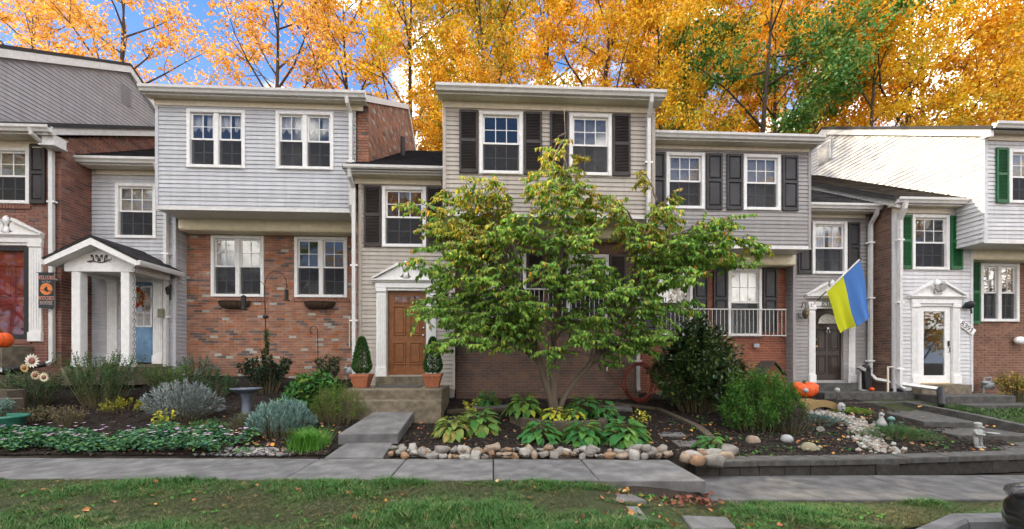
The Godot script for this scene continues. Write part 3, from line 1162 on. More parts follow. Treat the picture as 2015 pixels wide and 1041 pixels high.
func house_b() -> void:
	var h := thing("townhouse", "pale grey clapboard townhouse with mottled red brick ground floor and blue door", "house", V(-6, 0.9, 10.85), "row of townhouses")
	var f := front(9.83)
	var poly := rect_poly(-7.96, -3.35, 5.13, 7.76)
	var wins := [[-7.31, -5.95, 6.11, 7.52], [-5.24, -3.87, 6.12, 7.53]]
	var op := []
	for r in wins:
		op.append(opening(r[0], r[1], r[2], r[3]))
	var w := core(h, "clapboard_wall", f, rect_poly(-8.02, -3.35, 5.13, 7.9), op, M.wall_core)
	siding(w, f, poly, op, "b", 0.1)
	corner_post(h, f, -8.03, 0.075, 5.12, 7.76, "siding_b2")
	for r in wins:
		window(h, f, r[0], r[1], r[2], r[3], {"units": 2, "cols": 2, "blind": "curtain", "low": 0.72})
	eave(h, f, -8.15, -3.05, 7.72, 0.2, 0.14)
	shell(h, -8.02, -3.35, 10.85, 9.83, 0.7, 5.13, 7.74, 14.2, 10.3, 18.5, [true, false])
	main_roof(h, -8.18, -3.08, 9.58, 7.88, 14.2, 10.5)
	overhang_floor(h, -8.03, -3.35, 9.83, 10.85, 5.13)
	var fb := front(10.85)
	beam(h, fb, -8.0, -3.36, 4.84, 5.117, 0.38)
	var lows := [[-7.45, -6.09, 3.19, 4.82], [-5.3, -3.91, 3.19, 4.82]]
	var lop := []
	for r in lows:
		lop.append(opening(r[0], r[1], r[2], r[3]))
	var bp := rect_poly(-8.10, -3.36, 0.75, 4.9)
	var bw := core(h, "brick_wall", fb, bp, lop, M.mortar)
	bricks(bw, fb, bp, lop, "b", [0.25, 0.2, 0.17, 0.12, 0.08, 0.07, 0.06, 0.05], Rect2(-6.6, 1.5, 1.7, 3.3), 300)
	for r in lows:
		window(h, fb, r[0], r[1], r[2], r[3], {"units": 2, "cols": 2})
		var q := newst()
		var u: float = r[0] - 0.05
		while u < r[1] + 0.03:
			fbox(q, fb, u, u + 0.058, r[2] - 0.105, r[2] - 0.004, 0.0, 0.025)
			u += 0.068
		obj("window_sill", q, M.brick_b2, h)
	# brick party wall that stands up above the lower roof next door
	var fs := side(-3.06, 1.0)
	var sp := [Vector2(9.9, 0.75), Vector2(9.9, 7.9), Vector2(14.2, 10.5), Vector2(18.5, 8.0), Vector2(18.5, 0.75)]
	var pw := core(h, "party_wall", fs, sp, [], M.mortar, -0.28, -0.012)
	bricks(pw, fs, sp, [], "b", [0.22, 0.17, 0.17, 0.16, 0.08, 0.07, 0.08, 0.05])
	bricks(pw, Fr.new(V(0, 0, 9.898), Vector3(1, 0, 0), Vector3(0, 0, 1)), rect_poly(-3.34, -3.06, 0.75, 7.85), [], "b", [0.25, 0.2, 0.2, 0.15, 0.1, 0.1])
	gable_trim(h, fs, [Vector2(9.62, 7.85), Vector2(14.2, 10.58), Vector2(18.9, 7.95)], 0.16, 0.004, 0.06)
	downspout(h, [V(-3.46, 7.75, 9.55), V(-3.46, 7.62, 9.57), V(-3.43, 7.45, 9.72), V(-3.43, 5.25, 9.73), V(-3.43, 4.95, 9.9)], [6.3], f)
	# set-back entry wing
	var fc := front(10.5)
	var wr := [-9.55, -8.55, 4.6, 6.0]
	var cop := [opening(wr[0], wr[1], wr[2], wr[3]), Rect2(-9.43, 1.4, 0.85, 2.14)]
	var cp := rect_poly(-10.12, -8.09, 1.1, 6.42)
	var cw := core(h, "entry_wall", fc, cp, cop, M.wall_core)
	siding(cw, fc, cp, cop, "b", 0.1)
	window(h, fc, wr[0], wr[1], wr[2], wr[3], {"blind": "blind", "low": 0.5})
	var fr := side(-8.09, 1.0)
	var rp := rect_poly(10.5, 10.85, 1.0, 5.1)
	var rw := core(h, "return_wall", fr, rp, [], M.wall_core)
	siding(rw, fr, rp, [], "b", 0.1)
	corner_post(h, fc, -8.15, 0.08, 1.1, 5.11, "siding_b2")
	eave(h, fc, -10.12, -7.95, 6.32, 0.3, 0.12)
	slab_roof(h, -10.12, -8.03, 10.12, 6.5, 14.6, 9.18)
	shingles(h, V(-10.12, 6.5, 10.12), V(-8.04, 6.5, 10.12), V(-10.12, 9.18, 14.6), V(-8.04, 9.18, 14.6), Color(0.05, 0.048, 0.052))
	var s := newst()
	box3(s, Vector3(-10.1, 1.0, -18.5), Vector3(-8.1, 6.5, -18.4))
	hexa(s, [V(-10.1, 6.4, 18.4), V(-8.1, 6.4, 18.4), V(-8.1, 9.1, 14.6), V(-10.1, 9.1, 14.6), V(-10.1, 6.3, 18.4), V(-8.1, 6.3, 18.4), V(-8.1, 9.0, 14.6), V(-10.1, 9.0, 14.6)])
	obj("back_wall", s, M.wall_core, h)
	# blue half-glazed door
	s = newst()
	fbox(s, fc, -9.43, -8.58, 1.46, 2.36, -0.10, -0.06)
	fbox(s, fc, -9.43, -9.29, 2.36, 3.54, -0.10, -0.06)
	fbox(s, fc, -8.72, -8.58, 2.36, 3.54, -0.10, -0.06)
	fbox(s, fc, -9.29, -8.72, 3.4, 3.54, -0.10, -0.06)
	var d := obj("door", s, M.door_b, h)
	s = newst()
	for e in [[-9.3, -9.26, 2.4, 3.37], [-8.75, -8.71, 2.4, 3.37], [-9.3, -8.71, 2.36, 2.4], [-9.3, -8.71, 3.37, 3.41]]:
		fbox(s, fc, e[0], e[1], e[2], e[3], -0.07, -0.045)
	for i in 2:
		fbox(s, fc, -9.26 + 0.17 * (i + 1) - 0.008, -9.26 + 0.17 * (i + 1) + 0.008, 2.4, 3.37, -0.078, -0.062)
		fbox(s, fc, -9.26, -8.75, 2.4 + 0.323 * (i + 1) - 0.008, 2.4 + 0.323 * (i + 1) + 0.008, -0.079, -0.063)
	obj("glazing_bar", s, M.trim, d)
	for i in 3:
		for j in 3:
			pane(d, fc, -9.26 + 0.17 * i, -9.26 + 0.17 * (i + 1), 2.4 + 0.323 * j, 2.4 + 0.323 * (j + 1), -0.072)
	s = newst()
	fbox(s, fc, -9.28, -8.73, 2.38, 3.4, -0.16, -0.15)
	obj("curtain", s, M.curtain, d)
	for e in [[-9.28, -9.04], [-8.96, -8.72]]:
		s = newst()
		cbox(s, fc, e[0], e[1], 1.62, 2.22, -0.06, -0.046, 0.012)
		cbox(s, fc, e[0] + 0.05, e[1] - 0.05, 1.67, 2.17, -0.046, -0.036, 0.01)
		obj("panel", s, M.door_b, d)
	s = newst()
	tube(s, [fc.p(-8.635, 2.42, -0.05), fc.p(-8.63, 2.36, -0.005), fc.p(-8.63, 2.22, 0.0), fc.p(-8.635, 2.14, -0.05)], [0.014], 6)
	ball(s, fc.p(-8.635, 2.55, -0.05), Vector3(0.028, 0.028, 0.02))
	obj("handle", s, M.black_metal, d, true)
	surround(h, fc, -9.74, -8.37, 1.42, 3.56, 0.26)
	s = newst()
	fbox(s, fc, -9.8, -8.3, 1.2, 1.42, -0.12, 0.08)
	obj("door_sill", s, M.concrete_tan, h)
	downspout(h, [V(-8.28, 6.36, 10.12), V(-8.28, 6.2, 10.2), V(-8.25, 5.9, 10.40), V(-8.25, 1.25, 10.4), V(-8.2, 1.12, 10.28)], [4.2, 2.6], fc)
	portico(h)


func portico(h: Node) -> void:
	var f := front(9.45)
	for x: float in [-9.47, -8.40]:
		var s := newst()
		cbox(s, f, x - 0.095, x + 0.095, 1.36, 3.53, -0.17, 0.0, 0.01)
		cbox(s, f, x - 0.11, x + 0.11, 1.36, 1.45, -0.185, 0.012, 0.01)
		obj("portico_post", s, M.trim, h)
	var s := newst()
	fbox(s, f, -9.7, -8.17, 3.53, 3.72, -0.2, 0.01)
	box3(s, Vector3(-9.7, 3.53, -10.44), Vector3(-9.5, 3.72, -9.66))
	box3(s, Vector3(-8.37, 3.53, -10.44), Vector3(-8.17, 3.72, -9.66))
	box3(s, Vector3(-9.5, 3.6, -10.44), Vector3(-8.37, 3.63, -9.66))
	obj("portico_beam", s, M.trim, h)
	s = newst()
	ext(s, f, PackedVector2Array([Vector2(-9.72, 3.721), Vector2(-8.935, 4.17), Vector2(-8.15, 3.721)]), -0.1, -0.02)
	obj("portico_gable", s, M.trim, h)
	# rake boards
	s = newst()
	for k in [-1.0, 1.0]:
		var a := Vector2(-8.935 + k * 0.98, 3.62)
		var b := Vector2(-8.935, 4.235)
		hexa(s, [f.p(a.x, a.y, 0.22), f.p(a.x, a.y + 0.12, 0.22), f.p(b.x, b.y + 0.0, 0.22), f.p(b.x, b.y - 0.15, 0.22), f.p(a.x, a.y, 0.18), f.p(a.x, a.y + 0.12, 0.18), f.p(b.x, b.y, 0.18), f.p(b.x, b.y - 0.15, 0.18)])
		hexa(s, [f.p(a.x, a.y, 0.18), f.p(a.x, a.y + 0.04, 0.18), f.p(b.x, b.y - 0.1, 0.18), f.p(b.x, b.y - 0.14, 0.18), f.p(a.x, a.y, -0.02), f.p(a.x, a.y + 0.04, -0.02), f.p(b.x, b.y - 0.1, -0.02), f.p(b.x, b.y - 0.14, -0.02)])
	obj("rake_board", s, M.trim, h)
	s = newst()
	for k in [-1.0, 1.0]:
		var a0 := V(-8.935 + k * 1.0, 3.735, 9.22)
		var b0 := V(-8.935, 4.262, 9.22)
		var a1 := V(-8.935 + k * 1.0, 3.735, 10.5)
		var b1 := V(-8.935, 4.262, 10.5)
		var up := Vector3(0, 0.03, 0)
		hexa(s, [a0, a0 + up, b0 + up, b0, a1, a1 + up, b1 + up, b1])
	obj("portico_roof", s, M.roofing, h)
	shingles(h, V(-7.93, 3.765, 9.22), V(-7.93, 3.765, 10.5), V(-8.935, 4.295, 9.22), V(-8.935, 4.295, 10.5), Color(0.05, 0.047, 0.052))
	shingles(h, V(-9.94, 3.765, 9.22), V(-9.94, 3.765, 10.5), V(-8.935, 4.295, 9.22), V(-8.935, 4.295, 10.5), Color(0.05, 0.047, 0.052))
	for k in [-1.0, 1.0]:
		var fg := side(-8.935 + k * 0.985, k)
		s = newst()
		sweep_u(s, fg, 9.23, 10.5, [Vector2(0.0, 3.64), Vector2(0.06, 3.64), Vector2(0.08, 3.70), Vector2(0.08, 3.75), Vector2(0.0, 3.75)])
		obj("portico_gutter", s, M.gutter, h)
	s = newst()
	box3(s, Vector3(-9.72, 0.95, -10.49), Vector3(-8.15, 1.36, -9.38))
	obj("porch_slab", s, M.concrete_tan, h)


func house_c() -> void:
	var h := thing("townhouse", "taupe clapboard townhouse with brown louvred shutters and brown front door behind the dogwood", "house", V(0.3, 0.5, 9.9), "row of townhouses")
	var f := front(8.95)
	var wins := [[-0.32, 0.67, 5.70, 7.12], [1.72, 2.70, 5.71, 7.13]]
	var op := []
	for r in wins:
		op.append(opening(r[0], r[1], r[2], r[3]))
	var w := core(h, "clapboard_wall", f, rect_poly(-1.12, 3.70, 4.78, 7.5), op, M.wall_core)
	siding(w, f, rect_poly(-1.06, 3.64, 4.78, 7.34), op, "c", 0.1)
	corner_post(h, f, -1.13, 0.075, 4.77, 7.34, "siding_c2")
	corner_post(h, f, 3.635, 0.075, 4.77, 7.34, "siding_c2")
	for r in wins:
		window(h, f, r[0], r[1], r[2], r[3], {"blind": "blind" if r[0] > 1.0 else "", "low": 0.5})
		shutter(h, f, r[0] - 0.44, r[0] - 0.02, r[2] + 0.01, r[3] + 0.0, "c", true)
		shutter(h, f, r[1] + 0.02, r[1] + 0.43, r[2] + 0.01, r[3] + 0.0, "c", true)
	eave(h, f, -1.22, 3.80, 7.32, 0.26, 0.15)
	shell(h, -1.12, 3.70, 9.9, 8.95, 0.3, 4.78, 7.34, 14.2, 9.9, 18.5)
	main_roof(h, -1.25, 3.83, 8.63, 7.50, 14.2, 10.1)
	overhang_floor(h, -1.13, 3.71, 8.95, 9.9, 4.78)
	downspout(h, [V(3.5, 7.4, 8.61), V(3.5, 7.25, 8.64), V(3.52, 7.0, 8.84), V(3.52, 4.9, 8.85), V(3.55, 4.68, 8.95)], [6.0], f)
	var fb := front(9.9)
	beam(h, fb, -0.95, 3.70, 4.5, 4.767, 0.35)
	var lows := [[-0.24, 0.82, 2.52, 4.18], [1.84, 2.91, 2.52, 4.18]]
	var lop := []
	for r in lows:
		lop.append(opening(r[0], r[1], r[2], r[3]))
	var bp := rect_poly(-0.93, 3.70, 0.4, 4.55)
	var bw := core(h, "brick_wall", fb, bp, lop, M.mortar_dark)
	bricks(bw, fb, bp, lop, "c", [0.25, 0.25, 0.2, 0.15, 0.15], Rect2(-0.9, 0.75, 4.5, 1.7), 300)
	for r in lows:
		window(h, fb, r[0], r[1], r[2], r[3], {"blind": "blind", "low": 0.6})
		shutter(h, fb, r[0] - 0.44, r[0] - 0.02, r[2] + 0.02, r[3], "c", true)
		shutter(h, fb, r[1] + 0.02, r[1] + 0.44, r[2] + 0.02, r[3], "c", true)
	railing(h, fb, -0.26, 3.42, 2.55, 3.29, 0.13)
	downspout(h, [V(3.6, 4.6, 9.5), V(3.62, 4.4, 9.74), V(3.62, 0.85, 9.76), V(3.62, 0.75, 9.7)], [3.0, 1.5], fb)
	# entry wing
	var fc := front(9.63)
	var wr := [-2.66, -1.61, 4.22, 5.68]
	var cop := [opening(wr[0], wr[1], wr[2], wr[3]), Rect2(-2.53, 1.16, 0.91, 2.03)]
	var cp := rect_poly(-3.14, -0.98, 0.82, 5.93)
	var cw := core(h, "entry_wall", fc, rect_poly(-3.2, -0.93, 0.6, 6.0), cop, M.wall_core)
	siding(cw, fc, cp, cop, "c", 0.1)
	corner_post(h, fc, -3.21, 0.075, 0.8, 5.93, "siding_c2")
	corner_post(h, fc, -0.985, 0.065, 0.8, 4.77, "siding_c2")
	window(h, fc, wr[0], wr[1], wr[2], wr[3], {})
	shutter(h, fc, -3.08, -2.67, 4.23, 5.68, "c", true)
	shutter(h, fc, -1.60, -1.19, 4.23, 5.68, "c", true)
	eave(h, fc, -3.42, -1.13, 5.86, 0.25, 0.14)
	slab_roof(h, -3.46, -1.13, 9.27, 6.0, 14.4, 9.05)
	shingles(h, V(-3.46, 6.0, 9.27), V(-1.13, 6.0, 9.27), V(-3.05, 9.05, 14.4), V(-1.13, 9.05, 14.4), Color(0.060, 0.060, 0.068))
	var s := newst()
	box3(s, Vector3(-3.04, 0.5, -18.5), Vector3(-1.13, 6.1, -18.4))
	hexa(s, [V(-3.04, 6.1, 18.4), V(-1.13, 6.1, 18.4), V(-1.13, 9.0, 14.4), V(-3.04, 9.0, 14.4), V(-3.04, 6.0, 18.4), V(-1.13, 6.0, 18.4), V(-1.13, 8.9, 14.4), V(-3.04, 8.9, 14.4)])
	box3(s, Vector3(-3.04, 0.5, -18.4), Vector3(-1.13, 0.6, -9.78))
	obj("back_wall", s, M.wall_core, h)
	# pipe boot on the roof
	s = newst()
	bar(s, V(-2.75, 7.6, 12.2), V(-2.75, 8.3, 12.2), 0.07, 8)
	obj("vent_pipe", s, M.black_metal, h)
	var pn := six_panels()
	var d := door(h, fc, -2.53, -1.62, 1.16, 3.19, M.door_c, pn, {"metal": "steel"})
	# slim glazed strip at the top of the door
	s = newst()
	for e in [[-2.41, -2.385], [-1.765, -1.74]]:
		fbox(s, fc, e[0], e[1], 2.9, 3.08, -0.06, -0.045)
	fbox(s, fc, -2.385, -1.765, 2.9, 2.92, -0.06, -0.045)
	fbox(s, fc, -2.385, -1.765, 3.06, 3.08, -0.06, -0.045)
	for i in 3:
		fbox(s, fc, -2.385 + 0.155 * (i + 1) - 0.006, -2.385 + 0.155 * (i + 1) + 0.006, 2.92, 3.06, -0.058, -0.047)
	obj("light_frame", s, M.door_c, d)
	for i in 4:
		pane(d, fc, -2.385 + 0.155 * i, -2.385 + 0.155 * (i + 1), 2.92, 3.06, -0.056)
	surround(h, fc, -2.80, -1.36, 1.12, 3.24, 0.255)
	pediment(h, fc, -2.09, 3.37, 0.79, 0.38)
	s = newst()
	box3(s, Vector3(-2.72, 0.9, -9.62), Vector3(-1.45, 1.13, -9.3))
	obj("door_sill", s, M.concrete_tan, h)
	downspout(h, [V(-3.30, 5.9, 9.25), V(-3.30, 5.75, 9.3), V(-3.28, 5.55, 9.5), V(-3.28, 1.1, 9.52), V(-3.28, 1.0, 9.45)], [3.75, 2.45], fc)


func house_d() -> void:
	var h := thing("townhouse", "dark grey clapboard townhouse with charcoal panelled shutters and orange brick ground floor", "house", V(7, 0.6, 10.65), "row of townhouses")
	var f := front(9.73)
	var wins := [[4.31, 5.30, 5.30, 6.72], [6.30, 7.27, 5.30, 6.72]]
	var op := []
	for r in wins:
		op.append(opening(r[0], r[1], r[2], r[3]))
	var w := core(h, "clapboard_wall", f, rect_poly(3.74, 8.06, 4.36, 7.1), op, M.wall_core)
	siding(w, f, rect_poly(3.74, 8.0, 4.36, 6.9), op, "d", 0.1)
	corner_post(h, f, 7.995, 0.075, 4.35, 6.9, "siding_d2")
	for r in wins:
		window(h, f, r[0], r[1], r[2], r[3], {"blind": "blind", "low": 0.0})
		shutter(h, f, r[0] - 0.44, r[0] - 0.03, r[2], r[3] - 0.02, "d", false)
		shutter(h, f, r[1] + 0.04, r[1] + 0.45, r[2], r[3] - 0.02, "d", false)
	eave(h, f, 3.84, 8.14, 6.90, 0.24, 0.1, true)
	shell(h, 3.74, 8.06, 10.65, 9.73, 0.4, 4.36, 6.92, 14.2, 8.9, 18.5)
	main_roof(h, 3.86, 8.17, 9.45, 7.07, 14.2, 9.2)
	overhang_floor(h, 3.75, 8.07, 9.73, 10.65, 4.36)
	var fb := front(10.65)
	beam(h, fb, 3.80, 8.12, 4.07, 4.347, 0.36)
	var lows := [[4.44, 5.46, 2.17, 4.06], [6.46, 7.42, 2.17, 4.06]]
	var lop := []
	for r in lows:
		lop.append(opening(r[0], r[1], r[2], r[3]))
	var bp := rect_poly(3.8, 8.13, 0.45, 4.12)
	var bw := core(h, "brick_wall", fb, bp, lop, M.mortar)
	bricks(bw, fb, bp, lop, "d", [0.3, 0.25, 0.25, 0.2], Rect2(6.2, 0.9, 2.0, 3.2), 300)
	for r in lows:
		window(h, fb, r[0], r[1], r[2], r[3], {"blind": "blind", "low": 0.0, "rows": 2})
		shutter(h, fb, r[0] - 0.42, r[0] - 0.02, r[2] + 0.12, r[3], "d", false)
		shutter(h, fb, r[1] + 0.03, r[1] + 0.43, r[2] + 0.12, r[3], "d", false)
	railing(h, fb, 4.44, 8.02, 2.18, 2.92, 0.14)
	# entry wing
	var fc := front(10.4)
	var wr := [8.66, 9.65, 3.86, 5.30]
	var cop := [opening(wr[0], wr[1], wr[2], wr[3]), Rect2(8.76, 0.94, 0.79, 1.99)]
	var cp := rect_poly(8.13, 10.3, 0.87, 5.52)
	var cw := core(h, "entry_wall", fc, cp, cop, M.wall_core)
	siding(cw, fc, cp, cop, "d", 0.1)
	var fr := side(8.13, -1.0)
	var rp := rect_poly(10.4, 10.65, 0.7, 4.34)
	var rw := core(h, "return_wall", fr, rp, [], M.wall_core)
	siding(rw, fr, rp, [], "d", 0.1)
	corner_post(h, fc, 8.12, 0.08, 0.8, 4.35, "siding_d2")
	window(h, fc, wr[0], wr[1], wr[2], wr[3], {"blind": "curtain", "low": 0.0})
	shutter(h, fc, 8.25, 8.64, 3.86, 5.28, "d", false)
	shutter(h, fc, 9.68, 10.0, 3.9, 5.28, "d", false)
	eave(h, fc, 8.1, 10.28, 5.5, 0.28, 0.1)
	slab_roof(h, 8.08, 10.3, 10.07, 5.68, 14.2, 8.15)
	shingles(h, V(8.08, 5.68, 10.07), V(10.3, 5.68, 10.07), V(8.08, 8.15, 14.2), V(10.3, 8.15, 14.2), Color(0.045, 0.042, 0.044))
	var s := newst()
	box3(s, Vector3(8.1, 0.5, -18.5), Vector3(10.3, 5.6, -18.4))
	hexa(s, [V(8.1, 5.6, 18.4), V(10.3, 5.6, 18.4), V(10.3, 8.1, 14.2), V(8.1, 8.1, 14.2), V(8.1, 5.5, 18.4), V(10.3, 5.5, 18.4), V(10.3, 8.0, 14.2), V(8.1, 8.0, 14.2)])
	box3(s, Vector3(8.1, 0.5, -18.4), Vector3(10.3, 0.6, -10.55))
	obj("back_wall", s, M.wall_core, h)
	var d := door(h, fc, 8.76, 9.55, 0.94, 2.93, M.door_d, [Rect2(0.1, 0.1, 0.35, 0.26), Rect2(0.55, 0.1, 0.35, 0.26), Rect2(0.1, 0.42, 0.35, 0.3), Rect2(0.55, 0.42, 0.35, 0.3)], {"knob": 0.07})
	# half-round light
	var arc := PackedVector2Array()
	var rim := newst()
	for i in 13:
		var a := PI * i / 12.0
		arc.append(Vector2(9.155 + cos(a) * 0.27, 2.52 + sin(a) * 0.27))
		if i < 12:
			var b := PI * (i + 1) / 12.0
			hexa(rim, [fc.p(9.155 + cos(a) * 0.27, 2.52 + sin(a) * 0.27, -0.04), fc.p(9.155 + cos(a) * 0.3, 2.52 + sin(a) * 0.3, -0.04), fc.p(9.155 + cos(b) * 0.3, 2.52 + sin(b) * 0.3, -0.04), fc.p(9.155 + cos(b) * 0.27, 2.52 + sin(b) * 0.27, -0.04), fc.p(9.155 + cos(a) * 0.27, 2.52 + sin(a) * 0.27, -0.06), fc.p(9.155 + cos(a) * 0.3, 2.52 + sin(a) * 0.3, -0.06), fc.p(9.155 + cos(b) * 0.3, 2.52 + sin(b) * 0.3, -0.06), fc.p(9.155 + cos(b) * 0.27, 2.52 + sin(b) * 0.27, -0.06)])
	fbox(rim, fc, 8.855, 9.455, 2.49, 2.52, -0.06, -0.04)
	obj("light_frame", rim, M.door_d, d)
	s = newst()
	ext(s, fc, arc, -0.057, -0.052)
	obj("pane", s, mat("etched_glass", Color(0.62, 0.60, 0.55), 0.12, {"spec": 0.8, "bump": "h_fine", "bs": 0.4, "sc": 3.0, "tex": "patchy"}), d)
	s = newst()
	lathe(s, fc.p(9.155, 2.36, -0.04), [Vector2(0.03, -0.02), Vector2(0.045, 0.0), Vector2(0.03, 0.05), Vector2(0.0, 0.06)], 8)
	tube(s, [fc.p(9.12, 2.34, -0.03), fc.p(9.115, 2.28, -0.02), fc.p(9.155, 2.25, -0.015), fc.p(9.195, 2.28, -0.02), fc.p(9.19, 2.34, -0.03)], [0.01], 5)
	obj("knocker", s, M.steel, d, true)
	surround(h, fc, 8.55, 9.88, 0.9, 2.98, 0.2)
	pediment(h, fc, 9.2, 3.2, 0.74, 0.34)
	letters("house_number", "8389", 0.13, fc.p(9.08, 3.04, 0.064), M.black_metal, h)
	s = newst()
	fbox(s, fc, 8.45, 10.0, 0.7, 0.9, -0.1, 0.28)
	obj("door_sill", s, M.concrete_old, h)
	downspout(h, [V(10.18, 5.55, 10.05), V(10.2, 5.4, 10.1), V(10.21, 5.2, 10.27), V(10.21, 1.15, 10.28), V(10.25, 1.0, 10.15), V(10.55, 0.88, 9.55), V(10.95, 0.80, 9.2)], [], fc)
	for y: float in [4.7, 3.2, 1.5]:
		s = newst()
		obox(s, V(10.21, y, 10.28), Basis.IDENTITY, Vector3(0.085, 0.018, 0.06))
		obj("strap", s, M.white_plastic, h)


func house_e() -> void:
	var h := thing("townhouse", "white clapboard townhouse with green shutters and sunlit gable at the right of the row", "house", V(12.5, 0.6, 9.8), "row of townhouses")
	var fc := front(9.8)
	var wr := [10.85, 11.87, 3.86, 5.30]
	var cop := [opening(wr[0], wr[1], wr[2], wr[3]), Rect2(11.05, 0.9, 0.88, 2.02)]
	var cp := rect_poly(10.42, 12.46, 0.73, 5.5)
	var cw := core(h, "entry_wall", fc, rect_poly(10.35, 12.52, 0.5, 5.6), cop, M.wall_core)
	siding(cw, fc, cp, cop, "e", 0.1)
	corner_post(h, fc, 10.345, 0.08, 0.7, 5.5, "siding_e2")
	corner_post(h, fc, 12.455, 0.07, 0.7, 4.4, "siding_e2")
	window(h, fc, wr[0], wr[1], wr[2], wr[3], {})
	shutter(h, fc, 10.50, 10.83, 3.88, 5.28, "e", true)
	shutter(h, fc, 11.89, 12.22, 3.88, 5.28, "e", true)
	eave(h, fc, 10.2, 12.02, 5.47, 0.2, 0.14)
	slab_roof(h, 10.12, 12.04, 9.55, 5.65, 14.2, 8.4)
	shingles(h, V(10.12, 5.65, 9.55), V(12.04, 5.65, 9.55), V(10.12, 8.4, 14.2), V(12.04, 8.4, 14.2), Color(0.07, 0.056, 0.045))
	# brick flank beside the neighbour's entry
	var fs := side(10.35, -1.0)
	var sp := [Vector2(9.8, 0.5), Vector2(9.8, 5.5), Vector2(14.2, 8.1), Vector2(18.4, 5.6), Vector2(18.4, 0.5)]
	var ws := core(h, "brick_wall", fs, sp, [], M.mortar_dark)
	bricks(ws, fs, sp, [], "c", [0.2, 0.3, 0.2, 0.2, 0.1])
	gable_trim(h, fs, [Vector2(9.57, 5.56), Vector2(14.2, 8.3)], 0.17, 0.0, 0.14)
	var s := newst()
	box3(s, Vector3(10.5, 0.5, -18.5), Vector3(12.0, 5.6, -18.4))
	hexa(s, [V(10.4, 5.6, 18.4), V(12.0, 5.6, 18.4), V(12.0, 8.3, 14.2), V(10.4, 8.3, 14.2), V(10.4, 5.5, 18.4), V(12.0, 5.5, 18.4), V(12.0, 8.2, 14.2), V(10.4, 8.2, 14.2)])
	box3(s, Vector3(10.5, 0.5, -18.4), Vector3(12.0, 0.6, -9.95))
	obj("back_wall", s, M.wall_core, h)
	# storm door
	s = newst()
	fbox(s, fc, 11.05, 11.20, 0.92, 2.92, -0.05, -0.01)
	fbox(s, fc, 11.78, 11.93, 0.92, 2.92, -0.05, -0.01)
	fbox(s, fc, 11.20, 11.78, 2.79, 2.92, -0.05, -0.01)
	fbox(s, fc, 11.20, 11.78, 0.92, 1.12, -0.05, -0.01)
	var d := obj("storm_door", s, M.trim, h)
	pane(d, fc, 11.20, 11.78, 1.12, 2.79, -0.03)
	s = newst()
	fbox(s, fc, 11.855, 11.89, 1.88, 2.02, -0.01, 0.015)
	tube(s, [fc.p(11.872, 1.86, -0.01), fc.p(11.872, 1.84, 0.03), fc.p(11.872, 1.74, 0.03), fc.p(11.872, 1.72, -0.01)], [0.01], 5)
	obj("handle", s, M.black_metal, d)
	s = newst()
	fbox(s, fc, 11.08, 11.90, 0.895, 0.92, -0.05, 0.06)
	obj("threshold", s, M.brass, d)
	surround(h, fc, 10.82, 12.16, 0.9, 2.98, 0.22)
	pediment(h, fc, 11.5, 3.11, 0.77, 0.36)
	s = newst()
	fbox(s, fc, 10.85, 12.2, 0.65, 0.89, -0.1, 0.25)
	obj("door_sill", s, M.concrete_tan, h)
	downspout(h, [V(10.36, 5.5, 9.49), V(10.36, 5.35, 9.52), V(10.42, 5.1, 9.68), V(10.42, 0.85, 9.69), V(10.46, 0.78, 9.6)], [4.6, 3.0, 1.3], fc)
	# tall block with its gable
	var fo := front(9.2)
	var uw := [12.69, 13.7, 5.38, 6.72]
	var uop := [opening(uw[0], uw[1], uw[2], uw[3])]
	var ow := core(h, "clapboard_wall", fo, rect_poly(12.05, 17.0, 4.42, 7.2), uop, M.wall_core)
	siding(ow, fo, rect_poly(12.13, 17.0, 4.42, 7.08), uop, "e", 0.1)
	corner_post(h, fo, 12.045, 0.09, 4.41, 7.08, "siding_e2")
	window(h, fo, uw[0], uw[1], uw[2], uw[3], {"blind": "blind", "low": 0.5})
	shutter(h, fo, 12.34, 12.66, 5.38, 6.74, "e", true)
	eave(h, fo, 12.0, 17.0, 7.06, 0.2, 0.14)
	var fg := side(12.05, -1.0)
	var gp := [Vector2(9.2, 4.42), Vector2(9.2, 7.08), Vector2(13.9, 9.78), Vector2(18.6, 7.08), Vector2(18.6, 4.42)]
	var gw := core(h, "gable_wall", fg, gp, [], M.wall_core)
	siding(gw, fg, gp, [], "e", 0.115, 0.026)
	gable_trim(h, fg, [Vector2(8.98, 7.1), Vector2(13.9, 9.95), Vector2(18.95, 7.08)], 0.2, 0.022, 0.1)
	s = newst()
	fbox(s, fg, 9.02, 9.17, 6.93, 7.052, -0.02, 0.096)
	obj("cornice_return", s, M.gutter, h)
	s = newst()
	fbox(s, fg, 13.55, 14.15, 8.72, 9.42, 0.02, 0.06)
	for i in 10:
		fbox(s, fg, 13.61, 14.09, 8.77 + i * 0.062, 8.80 + i * 0.062, 0.06, 0.085)
	obj("gable_vent", s, M.siding_e1, h)
	slab_roof(h, 11.94, 17.0, 8.96, 7.15, 13.9, 10.03)
	slab_roof(h, 11.94, 17.0, 18.97, 7.13, 13.901, 10.03)
	overhang_floor(h, 12.05, 17.0, 9.2, 10.15, 4.42)
	s = newst()
	box3(s, Vector3(12.2, 0.5, -18.7), Vector3(17.0, 7.1, -18.6))
	box3(s, Vector3(16.9, 0.5, -18.6), Vector3(17.0, 7.1, -10.2))
	ext(s, side(16.9, 1.0), PackedVector2Array([Vector2(9.25, 4.5), Vector2(9.25, 7.0), Vector2(13.9, 9.8), Vector2(18.6, 7.0), Vector2(18.6, 4.5)]), 0.0, 0.05)
	box3(s, Vector3(12.2, 4.5, -18.6), Vector3(16.9, 4.6, -9.4))
	box3(s, Vector3(12.2, 0.5, -18.6), Vector3(16.9, 0.6, -10.3))
	obj("back_wall", s, M.wall_core, h)
	var fb := front(10.15)
